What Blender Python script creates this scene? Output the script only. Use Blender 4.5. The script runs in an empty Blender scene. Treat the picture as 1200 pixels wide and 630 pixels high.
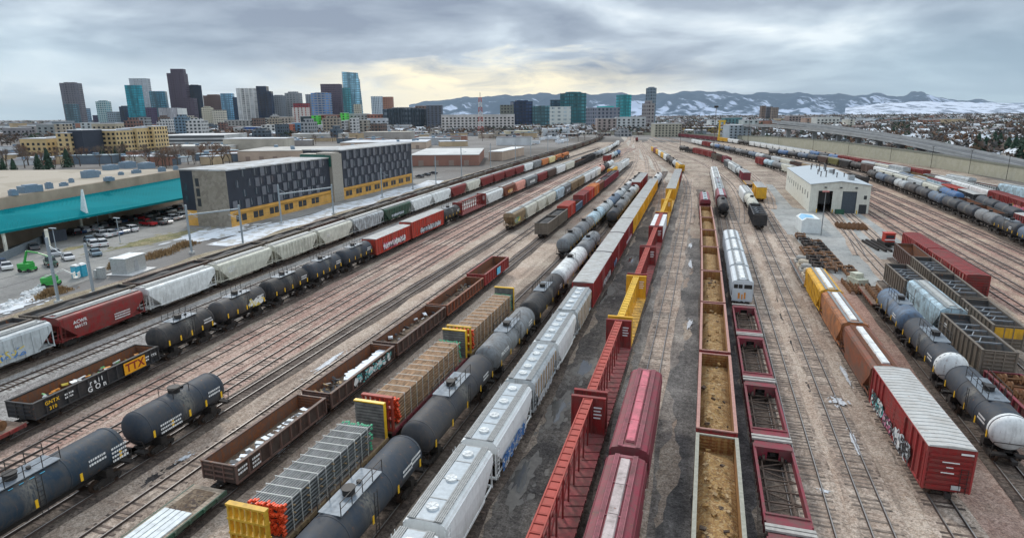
import bpy, math, random
import numpy as np
from mathutils import Vector, Matrix
random.seed(7)
SC = bpy.context.scene
COL = SC.collection
R = math.radians
# ------------------------------------------------------------------ camera
F = 720.0; CX = 600.0; CY = 315.0; CAMH = 28.4
HY = 136.0; SL = -0.008; VPX = 832.0
_a = math.atan(-SL)
PITCH = math.atan((CY-HY)*math.cos(_a)/F)
def _un(px, py):
    x = (px-CX)/F; y = -(py-CY)/F
    xr = x*math.cos(_a)+y*math.sin(_a); yr = -x*math.sin(_a)+y*math.cos(_a)
    return (xr, math.cos(PITCH)+yr*math.sin(PITCH), -math.sin(PITCH)+yr*math.cos(PITCH))
_v = _un(VPX, HY+SL*(VPX-600)); YAW = math.atan2(_v[0], _v[1])
def ray(px, py):
    w = _un(px, py); c, s = math.cos(YAW), math.sin(YAW)
    return Vector((w[0]*c-w[1]*s, w[0]*s+w[1]*c, w[2]))
def P(px, py, z=0.0):
    """where the sight line through a photo pixel meets the height z"""
    r = ray(px, py); t = (z-CAMH)/r[2]
    return Vector((r[0]*t, r[1]*t, z))
def hy(px): return HY+SL*(px-600)
def toworld(x, y, z):   # camera-level frame (x right, y ahead) -> world
    c, s = math.cos(YAW), math.sin(YAW); return Vector((x*c-y*s, x*s+y*c, z))
def depth(X, Y): c, s = math.cos(YAW), math.sin(YAW); return -X*s+Y*c if False else (X*-s+Y*c)
def height_at(X, Y, py):
    """height of a point above (X,Y) that shows at photo row py"""
    lo, hi = -5.0, 600.0
    for _ in range(40):
        m = (lo+hi)/2
        if projy(X, Y, m) > py: lo = m
        else: hi = m
    return lo
def proj(X, Y, Z):
    c, s = math.cos(YAW), math.sin(YAW)
    x = X*c+Y*s; y = -X*s+Y*c; z = Z-CAMH
    cz = y*math.cos(PITCH)-z*math.sin(PITCH); up = y*math.sin(PITCH)+z*math.cos(PITCH)
    if cz < .1: return (-9999, 9999, cz)
    xr, yr = x/cz, up/cz
    u = xr*math.cos(_a)-yr*math.sin(_a); w = xr*math.sin(_a)+yr*math.cos(_a)
    return (CX+u*F, CY-w*F, cz)
def projy(X, Y, Z): return proj(X, Y, Z)[1]
cam = bpy.data.cameras.new('camera'); co = bpy.data.objects.new('camera', cam); COL.objects.link(co)
cam.lens = F/1200*36; cam.sensor_width = 36; cam.sensor_fit = 'HORIZONTAL'
cam.clip_start = 0.5; cam.clip_end = 90000
co.matrix_world = (Matrix.Translation((0, 0, CAMH)) @ Matrix.Rotation(YAW, 4, 'Z')
                   @ Matrix.Rotation(math.pi/2-PITCH, 4, 'X') @ Matrix.Rotation(-_a, 4, 'Z'))
SC.camera = co
SC.view_settings.view_transform = 'Standard'; SC.view_settings.look = 'None'
SC.view_settings.exposure = 0.42; SC.view_settings.gamma = 1
# ------------------------------------------------------------------ sky and sun
SUN_EL = 38.0; SUN_AZ = math.degrees(YAW)+20.0      # direction (counter-clockwise from +y) of the brightest cloud
sd = Vector((-math.sin(R(SUN_AZ))*math.cos(R(SUN_EL)), math.cos(R(SUN_AZ))*math.cos(R(SUN_EL)), math.sin(R(SUN_EL))))
sl = bpy.data.lights.new('sun', 'SUN'); sl.energy = 1.5; sl.angle = R(10); sl.color = (1, .95, .88)
so = bpy.data.objects.new('sun', sl); COL.objects.link(so); so.rotation_euler = sd.to_track_quat('Z', 'Y').to_euler()
W = bpy.data.worlds.new('World'); SC.world = W; W.use_nodes = True
class NT:
    def __init__(s, t): s.t = t; t.nodes.clear()
    def n(s, ty, **k):
        nd = s.t.nodes.new('ShaderNode'+ty)
        ins = k.pop('i', {})
        for a, v in k.items(): setattr(nd, a, v)
        for a, v in ins.items(): s.put(nd.inputs[a], v)
        return nd
    def put(s, sock, v):
        if isinstance(v, bpy.types.NodeSocket): s.t.links.new(v, sock)
        elif isinstance(v, bpy.types.Node): s.t.links.new(v.outputs[0], sock)
        elif isinstance(v, (tuple, list)) and len(v) == 3 and sock.type == 'RGBA': sock.default_value = (*v, 1)
        else: sock.default_value = v
    def m(s, op, a, b=0.0, c=None, clamp=False):
        nd = s.t.nodes.new('ShaderNodeMath'); nd.operation = op; nd.use_clamp = clamp
        s.put(nd.inputs[0], a); s.put(nd.inputs[1], b)
        if c is not None: s.put(nd.inputs[2], c)
        return nd.outputs[0]
    def vm(s, op, a, b):
        nd = s.t.nodes.new('ShaderNodeVectorMath'); nd.operation = op
        s.put(nd.inputs[0], a); s.put(nd.inputs[1], b); return nd.outputs[0]
    def mix(s, f, a, b, mode='MIX'):
        nd = s.t.nodes.new('ShaderNodeMix'); nd.data_type = 'RGBA'; nd.blend_type = mode
        s.put(nd.inputs[0], f); s.put(nd.inputs[6], a); s.put(nd.inputs[7], b); return nd.outputs[2]
    def ramp(s, f, *st, interp='LINEAR'):
        nd = s.t.nodes.new('ShaderNodeValToRGB'); s.put(nd.inputs[0], f); e = nd.color_ramp.elements
        nd.color_ramp.interpolation = interp
        while len(e) < len(st): e.new(0.5)
        for q, (p, c) in zip(e, st):
            q.position = p; q.color = (c, c, c, 1) if isinstance(c, (int, float)) else (*c, 1)
        return nd.outputs[0]
    def noise(s, vec, scale, detail=4, rough=.55, dist=0.0):
        nd = s.n('TexNoise', i={'Scale': scale, 'Detail': detail, 'Roughness': rough, 'Distortion': dist})
        if vec is not None: s.put(nd.inputs['Vector'], vec)
        return nd.outputs[0]
    def sep(s, v): nd = s.n('SeparateXYZ', i={0: v}); return nd.outputs
    def comb(s, x, y, z): nd = s.n('CombineXYZ', i={0: x, 1: y, 2: z}); return nd.outputs[0]
w = NT(W.node_tree)
gen = w.n('TexCoord').outputs['Generated']
sx, sy, sz = w.sep(gen)
sky = w.n('TexSky', sky_type='NISHITA'); sky.sun_disc = False
sky.sun_elevation = R(SUN_EL); sky.sun_rotation = -R(SUN_AZ); sky.altitude = 1600
hz = w.m('MAXIMUM', sz, 0.0)
inv = w.m('DIVIDE', 1.0, w.m('ADD', hz, 0.10))
inv = w.m('DIVIDE', 1.0, w.m('ADD', hz, 0.19)); cu = w.comb(w.m('MULTIPLY', w.m('MULTIPLY', sx, inv), 1.7), w.m('MULTIPLY', w.m('MULTIPLY', sy, inv), 1.7), w.m('ADD', w.m('MULTIPLY', hz, 8.0), 3.7))
n1 = w.noise(cu, 0.5, 7, .52, .3)
n2 = w.noise(cu, 1.5, 6, .55, .45)
dens = w.m('ADD', w.m('MULTIPLY', n1, .82), w.m('MULTIPLY', n2, .18))
cl = w.ramp(dens, (.36, (.82, .86, .87)), (.44, (.52, .585, .64)), (.51, (.33, .38, .445)), (.61, (.19, .225, .29)))
# direction terms: side of the view where the cloud base thins
ax = toworld(1, 0, 0); ay = toworld(0, 1, 0)
lat = w.m('ADD', w.m('MULTIPLY', sx, ax[0]), w.m('MULTIPLY', sy, ax[1]))      # -left .. +right
# blue-grey thinning towards far left and right low sky
blue = w.m('MULTIPLY', w.ramp(w.m('ABSOLUTE', w.m('ADD', lat, .03)), (.28, 0.0), (.56, 1.0)), w.ramp(hz, (0.0, .8), (.16, 0.0)))
cl = w.mix(blue, cl, (.30, .46, .56))
# opening above the horizon, pale yellow
gap = w.m('MULTIPLY', w.ramp(w.m('ABSOLUTE', w.m('ADD', lat, .04)), (.10, 1.0), (.36, 0.0)),
          w.ramp(w.m('ADD', hz, w.m('MULTIPLY', w.m('SUBTRACT', n2, .5), .13)), (.040, 1.0), (.088, 0.0)), clamp=True)
pale = w.m('MULTIPLY', w.m('MULTIPLY', w.ramp(lat, (-.62+1, 1.0), (-.22+1, 0.0)) if False else w.ramp(w.m('MULTIPLY', lat, -1.0), (.15, 0.0), (.32, .75)), w.ramp(hz, (.012, 0.0), (.035, 1.0), (.085, 0.0))), w.ramp(n2, (.38, .5), (.6, 1.0)))
cl = w.mix(pale, cl, (.78, .85, .87))
cl = w.mix(gap, cl, (1.05, .90, .58))
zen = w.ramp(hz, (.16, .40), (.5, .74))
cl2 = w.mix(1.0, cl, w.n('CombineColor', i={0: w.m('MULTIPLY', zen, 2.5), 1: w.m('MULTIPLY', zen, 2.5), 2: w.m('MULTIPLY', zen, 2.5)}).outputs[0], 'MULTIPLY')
b1 = w.n('Background', i={'Color': sky.outputs[0], 'Strength': .10})
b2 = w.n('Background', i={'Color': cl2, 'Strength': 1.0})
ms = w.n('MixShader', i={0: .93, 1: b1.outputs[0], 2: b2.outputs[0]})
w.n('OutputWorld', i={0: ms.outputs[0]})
# ------------------------------------------------------------------ tagging
def tag(o, label=None, cat=None, group=None, kind=None):
    if label: o['label'] = label
    if cat: o['category'] = cat
    if group: o['group'] = group
    if kind: o['kind'] = kind
    return o
def link(name, mesh, mat=None, parent=None, loc=None, rot=0.0):
    o = bpy.data.objects.new(name, mesh); COL.objects.link(o)
    if parent is not None: o.parent = parent
    if loc is not None: o.location = loc
    if rot: o.rotation_euler = (0, 0, rot)
    if mat is not None:
        if mesh.materials and mesh.materials[0] is not None and mesh.materials[0] is not mat:
            o.material_slots[0].link = 'OBJECT'; o.material_slots[0].material = mat
        elif not mesh.materials: mesh.materials.append(mat)
    return o
def empty(name, loc=(0, 0, 0), rot=0.0, label=None, cat=None, group=None, kind=None):
    o = bpy.data.objects.new(name, None); COL.objects.link(o); o.location = loc
    o.rotation_euler = (0, 0, rot); o.empty_display_size = .5
    return tag(o, label, cat, group, kind)
class MB:
    def __init__(s): s.v = []; s.f = []; s.sm = []
    def add(s, vs, fs, smooth=False):
        b = len(s.v); s.v += [tuple(q) for q in vs]; s.f += [tuple(b+i for i in f) for f in fs]; s.sm += [smooth]*len(fs); return s
    def box(s, x0, x1, y0, y1, z0, z1):
        return s.add([(x0,y0,z0),(x1,y0,z0),(x1,y1,z0),(x0,y1,z0),(x0,y0,z1),(x1,y0,z1),(x1,y1,z1),(x0,y1,z1)],
                     [(0,3,2,1),(4,5,6,7),(0,1,5,4),(1,2,6,5),(2,3,7,6),(3,0,4,7)])
    def bar(s, a, b, w=.06, h=None):
        h = h or w; a = Vector(a); b = Vector(b); d = (b-a); 
        if d.length < 1e-6: return s
        d.normalize(); up = Vector((0,0,1)) if abs(d.z) < .95 else Vector((1,0,0))
        x = d.cross(up).normalized()*w/2; y = x.cross(d).normalized()*h/2
        vs = [a-x-y, a+x-y, a+x+y, a-x+y, b-x-y, b+x-y, b+x+y, b-x+y]
        return s.add(vs, [(0,3,2,1),(4,5,6,7),(0,1,5,4),(1,2,6,5),(2,3,7,6),(3,0,4,7)])
    def cyl(s, a, b, r, n=12, r2=None, caps=True, smooth=True):
        r2 = r if r2 is None else r2; a = Vector(a); b = Vector(b); d = (b-a).normalized()
        up = Vector((0,0,1)) if abs(d.z) < .95 else Vector((1,0,0)); x = d.cross(up).normalized(); y = x.cross(d)
        vs = []
        for c, rr in ((a, r), (b, r2)):
            for k in range(n):
                t = 2*math.pi*k/n; vs.append(c+x*rr*math.cos(t)+y*rr*math.sin(t))
        s.add(vs, [(k, (k+1) % n, n+(k+1) % n, n+k) for k in range(n)], smooth)
        if caps:
            s.add(vs[:n], [tuple(range(n-1, -1, -1))]); s.add(vs[n:], [tuple(range(n))])
        return s
    def lathe_y(s, prof, n=24, cx=0, cz=0):   # prof [(y,r)]
        vs = []
        for y, r in prof:
            for k in range(n):
                t = 2*math.pi*k/n; vs.append((cx+r*math.cos(t), y, cz+r*math.sin(t)))
        fs = []
        for i in range(len(prof)-1):
            for k in range(n):
                k2 = (k+1) % n; fs.append((i*n+k, i*n+k2, (i+1)*n+k2, (i+1)*n+k))
        return s.add(vs, fs, True)
    def prism_y(s, poly, y0, y1):   # poly [(x,z)]
        n = len(poly); vs = [(x, y0, z) for x, z in poly]+[(x, y1, z) for x, z in poly]
        return s.add(vs, [(k, (k+1) % n, n+(k+1) % n, n+k) for k in range(n)]+[tuple(range(n-1, -1, -1)), tuple(range(n, 2*n))])
    def prism_x(s, poly, x0, x1):   # poly [(y,z)]
        n = len(poly); vs = [(x0, y, z) for y, z in poly]+[(x1, y, z) for y, z in poly]
        return s.add(vs, [(k, (k+1) % n, n+(k+1) % n, n+k) for k in range(n)]+[tuple(range(n-1, -1, -1)), tuple(range(n, 2*n))])
    def prism_z(s, poly, z0, z1):
        n = len(poly); vs = [(x, y, z0) for x, y in poly]+[(x, y, z1) for x, y in poly]
        return s.add(vs, [(k, (k+1) % n, n+(k+1) % n, n+k) for k in range(n)]+[tuple(range(n-1, -1, -1)), tuple(range(n, 2*n))])
    def mesh(s, name, mat=None):
        me = bpy.data.meshes.new(name); me.from_pydata(s.v, [], s.f)
        me.polygons.foreach_set('use_smooth', s.sm); 
        if mat: me.materials.append(mat)
        me.update(); return me
# ------------------------------------------------------------------ materials
MC = {}
def newmat(name):
    m = bpy.data.materials.new(name); m.use_nodes = True; t = NT(m.node_tree)
    b = t.n('BsdfPrincipled'); o = t.n('OutputMaterial', i={0: b.outputs[0]}); return m, t, b
def plain(name, col, rough=.6, metal=0.0, var=.25, scale=3.0, bump=0.0, spec=.5):
    if name in MC: return MC[name]
    m, t, b = newmat(name); oc = t.n('TexCoord').outputs['Object']
    rnd = t.n('ObjectInfo').outputs['Random']
    v = t.vm('ADD', oc, t.comb(t.m('MULTIPLY', rnd, 91.0), t.m('MULTIPLY', rnd, 47.0), 0.0))
    n = t.noise(v, scale, 5, .6)
    f = t.ramp(n, (.3, 1-var), (.7, 1+var*.6))
    t.put(b.inputs['Base Color'], t.mix(1.0, col, f, 'MULTIPLY'))
    b.inputs['Roughness'].default_value = rough; b.inputs['Metallic'].default_value = metal
    b.inputs['Specular IOR Level'].default_value = spec
    if bump: t.put(b.inputs['Normal'], t.n('Bump', i={'Strength': bump, 'Height': t.noise(v, scale*6, 3)}).outputs[0])
    MC[name] = m; return m
def paint(name, col, rough=.5, dirt=.45, rust=.0, streak=.5, dcol=(.10, .085, .07), spill=None):
    """weathered vehicle paint: dust, vertical streaks, chips of rust; all in the object's own space"""
    if name in MC: return MC[name]
    m, t, b = newmat(name); oc = t.n('TexCoord').outputs['Object']
    rnd = t.n('ObjectInfo').outputs['Random']
    off = t.comb(t.m('MULTIPLY', rnd, 91.0), t.m('MULTIPLY', rnd, 37.0), 0.0)
    v = t.vm('ADD', oc, off)
    vs = t.vm('MULTIPLY', v, (2.2, 2.2, .22))
    n1 = t.noise(v, .8, 6, .65); n2 = t.noise(vs, 1.6, 5, .6); n3 = t.noise(v, 4.5, 6, .7)
    c = t.mix(t.ramp(n3, (.35, 0.0), (.75, .35)), col, tuple(min(1, q*1.25+.02) for q in col))
    c = t.mix(t.m('MULTIPLY', t.ramp(n1, (.38, 0.0), (.64, 1.0)), dirt), c, dcol)
    c = t.mix(t.m('MULTIPLY', t.ramp(n2, (.5, 0.0), (.75, 1.0)), streak*dirt*2.3, clamp=True), c, tuple(q*.8 for q in dcol))
    if spill:
        yy = t.m('ABSOLUTE', t.sep(oc)[1]); c = t.mix(t.m('MULTIPLY', t.ramp(yy, (.15, .95), (1.3, 0.0)), t.ramp(t.noise(vs, 2.6, 6, .7), (.4, 0.0), (.56, 1.0))), c, spill)
    if rust:
        rr = t.m('MULTIPLY', t.ramp(t.m('ADD', t.m('MULTIPLY', n2, .5), t.m('MULTIPLY', n3, .5)), (.62-rust*.25, 0.0), (.68-rust*.2, 1.0)), .9)
        c = t.mix(rr, c, t.mix(n3, (.10, .028, .012), (.34, .12, .04)))
    t.put(b.inputs['Base Color'], c)
    t.put(b.inputs['Roughness'], t.m('ADD', rough, t.m('MULTIPLY', n1, .3)))
    b.inputs['Specular IOR Level'].default_value = .35
    t.put(b.inputs['Normal'], t.n('Bump', i={'Strength': .12, 'Distance': .03, 'Height': n3}).outputs[0])
    MC[name] = m; return m
def facade(name, wall, glass, bw=3.0, fh=3.4, wr=.6, hr=.6, roof=(.5, .5, .5), rough=.25, bands=False):
    """far building skin: rows of panes in the building's own space; the panes are set deeper by bump and glossier"""
    if name in MC: return MC[name]
    m, t, b = newmat(name); tc = t.n('TexCoord').outputs['Object']; x, y, z = t.sep(tc)
    u = t.m('ADD', x, y)
    fx = t.m('FRACT', t.m('DIVIDE', t.m('ADD', u, 1000.0), bw)); fz = t.m('FRACT', t.m('DIVIDE', t.m('ADD', z, .01), fh))
    mx = 1.0 if bands else t.m('LESS_THAN', t.m('ABSOLUTE', t.m('SUBTRACT', fx, .5)), wr/2)
    mz = t.m('LESS_THAN', t.m('ABSOLUTE', t.m('SUBTRACT', fz, .5)), hr/2)
    mk = t.m('MULTIPLY', mx, mz)
    cell = t.comb(t.m('FLOOR', t.m('DIVIDE', t.m('ADD', u, 1000.0), bw)), t.m('FLOOR', t.m('DIVIDE', z, fh)), 0.0)
    wn = t.n('TexWhiteNoise', i={'Vector': cell}).outputs['Value']
    g = t.mix(t.m('MULTIPLY', wn, .5), glass, tuple(min(1, q*1.9+.01) for q in glass)); b.inputs['Specular IOR Level'].default_value = .3
    n = t.noise(tc, .06, 4, .6)
    wc = t.mix(t.ramp(n, (.3, 0.0), (.7, .35)), wall, tuple(q*.7 for q in wall))
    nz = t.sep(t.n('NewGeometry').outputs['Normal'])[2]
    up = t.m('GREATER_THAN', nz, .6)
    vs_ = t.noise(t.vm('MULTIPLY', tc, (.09, .09, .004)), 1.0, 3, .6); g = t.mix(1.0, g, t.ramp(vs_, (.38, .45), (.6, 1.35)), 'MULTIPLY'); c = t.mix(mk, wc, g); c = t.mix(up, c, t.mix(t.ramp(t.noise(tc, .09, 5), (.42, 0.0), (.55, 1.0)), roof, tuple(q*.5 for q in roof)))
    t.put(b.inputs['Base Color'], c)
    t.put(b.inputs['Roughness'], t.m('ADD', .65, t.m('MULTIPLY', mk, rough-.65)))
    MC[name] = m; return m
# ------------------------------------------------------------------ colours
PAL = dict(red=(.26,.014,.014), brightred=(.47,.035,.016), maroon=(.22,.02,.038), white=(.78,.80,.78), cream=(.64,.63,.53),
  grey=(.20,.215,.225), lightgrey=(.52,.56,.57), black=(.014,.016,.02), slate=(.024,.036,.053), darkgrey=(.035,.038,.046),
  bluegrey=(.11,.17,.25), green=(.025,.085,.05), yellow=(.75,.40,.018), rust=(.22,.055,.02), tan=(.34,.24,.13), pink=(.78,.34,.26),
  orange=(.62,.18,.03), burnt=(.46,.16,.045), olive=(.20,.19,.05), blue=(.05,.16,.36), brown=(.10,.05,.038), lightblue=(.46,.62,.70), ochre=(.42,.25,.07),
  coal=(.16,.13,.10), silver=(.60,.64,.66), pinkred=(.50,.12,.15), navy=(.012,.032,.055), paleyellow=(.75,.62,.30))
def pm(c, dirt=.45, rust=0.0, rough=.45, streak=.5):
    return paint('paint_%s_%d_%d' % (c, dirt*100, rust*100), PAL[c], rough, dirt, rust, streak)
M_STEEL = lambda: plain('dark_steel', (.035, .032, .03), .6, .3)
M_UNDER = lambda: plain('grimy_shaded_underframe', (.026, .021, .018), .9, 0)  # grime, with the colour darkened to boost the shade beneath the cars
M_WHEEL = lambda: plain('wheel_steel', (.09, .06, .045), .5, .6)
M_GRATE = lambda: plain('roof_walkway_grating', (.26, .27, .27), .6, .4)
M_ROOFG = lambda: paint('galvanised_roof', (.50, .50, .48), .5, .35, .08, .2, (.25, .2, .15))
M_YEL = lambda: plain('reflective_yellow', (.85, .50, .02), .4, 0, .1)
M_WHT = lambda: plain('stencil_white', (.78, .78, .76), .6, 0, .1)
def mat_for(k):
    return {'STEEL': M_STEEL, 'UNDER': M_UNDER, 'WHEEL': M_WHEEL, 'GRATE': M_GRATE, 'ROOFG': M_ROOFG, 'YEL': M_YEL, 'WHT': M_WHT}[k]()
# ------------------------------------------------------------------ shared running gear (meshes made once)
GEAR = {}
def gear(lod):
    if lod in GEAR: return GEAR[lod]
    if lod < 2:
        fr = MB()
        for s in (-1, 1):
            x = s*.98
            fr.prism_x([(-1.25,.62),(-1.05,.74),(-.45,.86),(.45,.86),(1.05,.74),(1.25,.62),(1.15,.36),(.95,.36),(.75,.5),(.42,.26),(-.42,.26),(-.75,.5),(-.95,.36),(-1.15,.36)], x-.07, x+.07)
            for dy in (-.25, 0, .25): fr.cyl((x, dy, .3), (x, dy, .66), .1, 6)
            for dy in (-.89, .89): fr.cyl((x-.1*s, dy, .46), (x+.16*s, dy, .46), .15, 8)
        fr.box(-.95, .95, -.22, .22, .5, .86)
        ws = MB(); n = 14 if lod == 0 else 9
        for s in (-1, 1):
            ws.cyl((s*.66, 0, .46), (s*.80, 0, .46), .46, n); ws.cyl((s*.62, 0, .46), (s*.66, 0, .46), .50, n)
        ws.cyl((-.9, 0, .46), (.9, 0, .46), .08, 6)
        g = (fr.mesh('truck', M_UNDER()), ws.mesh('wheelset', M_WHEEL()))
    else:
        fr = MB()
        for s in (-1, 1):
            fr.box(s*.98-.07, s*.98+.07, -1.2, 1.2, .35, .8)
            for dy in (-.89, .89): fr.cyl((s*.64, dy, .46), (s*.8, dy, .46), .46, 7)
        g = (fr.mesh('truck', M_UNDER()), None)
    GEAR[lod] = g; return g
def part(name, mb, mat, kids=None, loc=None, label=None):
    return dict(name=name, mesh=mb.mesh(name) if isinstance(mb, MB) else mb, mat=mat, kids=kids or [], loc=loc, label=label)
def trucks(L, lod, off=None):
    off = off or (L/2-2.6)
    fr, ws = gear(lod); out = []
    for s in (-1, 1):
        k = [dict(name='wheelset', mesh=ws, mat='WHEEL', kids=[], loc=(0, d, 0), label=None) for d in (-.89, .89)] if (ws and lod == 0) else []
        if ws and lod == 1:
            k = [dict(name='wheelset', mesh=ws, mat='WHEEL', kids=[], loc=(0, d, 0), label=None) for d in (-.89, .89)]
        out.append(dict(name='truck', mesh=fr, mat='UNDER', kids=k, loc=(0, s*off, 0), label=None))
    if lod < 2:
        for s in (-1, 1):
            c = MB(); c.box(-.1, .1, min(s*(L/2-.75), s*(L/2+.12)), max(s*(L/2-.75), s*(L/2+.12)), .76, .98); c.box(-.2, .2, s*(L/2)-.16, s*(L/2)+.16, .7, 1.02)
            out.append(part('coupler', c, 'STEEL'))
    return out
def ladder(x, y, z0, z1, w=.45, axis='y', t=.035, step=.36):
    m = MB()
    for d in (-w/2, w/2):
        a = (x, y+d, z0) if axis == 'y' else (x+d, y, z0); b = (x, y+d, z1) if axis == 'y' else (x+d, y, z1); m.bar(a, b, t)
    z = z0+.15
    while z < z1:
        a = (x, y-w/2, z) if axis == 'y' else (x-w/2, y, z); b = (x, y+w/2, z) if axis == 'y' else (x+w/2, y, z); m.bar(a, b, t*.8); z += step
    return m
def strokes(seed, w, h, n):
    """spray-painted tag: a crowd of flat curved strokes, in (y,z)"""
    rr = random.Random(seed); out = []
    for _ in range(n):
        y = rr.uniform(-w/2, w/2); z = rr.uniform(-h/2, h/2); a = rr.uniform(0, 6.28); k = rr.uniform(-1.6, 1.6); pts = []
        for i in range(7):
            pts.append((y, z)); y += .17*math.cos(a); z += .17*math.sin(a); a += k*.45
            y = max(-w/2, min(w/2, y)); z = max(-h/2, min(h/2, z))
        out.append(pts)
    return out
def graffiti_parts(x, yc, zc, w, h, cols, seed, n=26, y2=None):
    out = []; s = 1 if x > 0 else -1
    bl = MB(); rr = random.Random(seed)
    for i in range(max(3, int(w/1.0))):       # letter-like bodies
        cy = yc-w/2+(i+.5)*w/max(3, int(w/1.0)); k = 9; r = w/max(3, int(w/1.0))*.62
        vs = [(x, cy+r*math.cos(6.283*j/k)*rr.uniform(.6, 1.15), zc+h/2*math.sin(6.283*j/k)*rr.uniform(.65, 1.1)) for j in range(k)]
        bl.add([(a+s*.004*(i+1), b, c) for a, b, c in vs], [tuple(range(k))])
    out.append(part('graffiti', bl, cols[0]))
    for ci, c in enumerate(cols[1:]):
        g = MB(); d = s*(.045+.012*ci)
        for pts in strokes(seed*7+ci, w, h, n):
            for (a, b), (a2, b2) in zip(pts, pts[1:]):
                q = Vector((a2-a, b2-b)); 
                if q.length < 1e-4: continue
                nn = Vector((-q.y, q.x)).normalized()*.065
                g.add([(x+d, yc+a+nn.x, zc+b+nn.y), (x+d, yc+a-nn.x, zc+b-nn.y), (x+d, yc+a2-nn.x, zc+b2-nn.y), (x+d, yc+a2+nn.x, zc+b2+nn.y)], [(0, 1, 2, 3)])
        out.append(part('graffiti', g, c))
    return out
TXT = {}
def text_mesh(s, size, bold=True):
    k = (s, size)
    if k in TXT: return TXT[k]
    c = bpy.data.curves.new('t', 'FONT'); c.body = s; c.size = size; c.align_x = 'CENTER'; c.align_y = 'CENTER'; c.extrude = .008
    c.offset = size*.02 if bold else 0; c.resolution_u = 2; c.space_character = 1.08
    o = bpy.data.objects.new('t', c); COL.objects.link(o); bpy.context.view_layer.update()
    me = bpy.data.meshes.new_from_object(o.evaluated_get(bpy.context.evaluated_depsgraph_get()))
    bpy.data.objects.remove(o); me.materials.clear(); me.name = 'lettering'; TXT[k] = me; return me
def text_part(s, size, x, y, z, mat, name='lettering', xs=1.0):
    """text on the side of a car; x>0 reads from +x, x<0 from -x"""
    src = text_mesh(s, size); m = MB(); sg = 1 if x > 0 else -1
    m.add([(x+sg*v.co.z, y+sg*v.co.x*xs, z+v.co.y) for v in src.vertices], [tuple(p.vertices) if sg > 0 else tuple(p.vertices) for p in src.polygons])
    return part(name, m, mat)
def marks(x, y, z, rows, w=1.2):
    """reporting marks too small to read: short stencilled dashes"""
    m = MB(); rr = random.Random(int(y*10)+rows)
    for i in range(rows):
        c = 0
        while c < w:
            l = rr.uniform(.08, .2); m.box(min(x, x+.01*(1 if x > 0 else -1)), max(x, x+.01*(1 if x > 0 else -1)), y-w/2+c, y-w/2+c+l, z-i*.34, z-i*.34+.17); c += l+.06
    return part('lettering', m, 'WHT')
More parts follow.
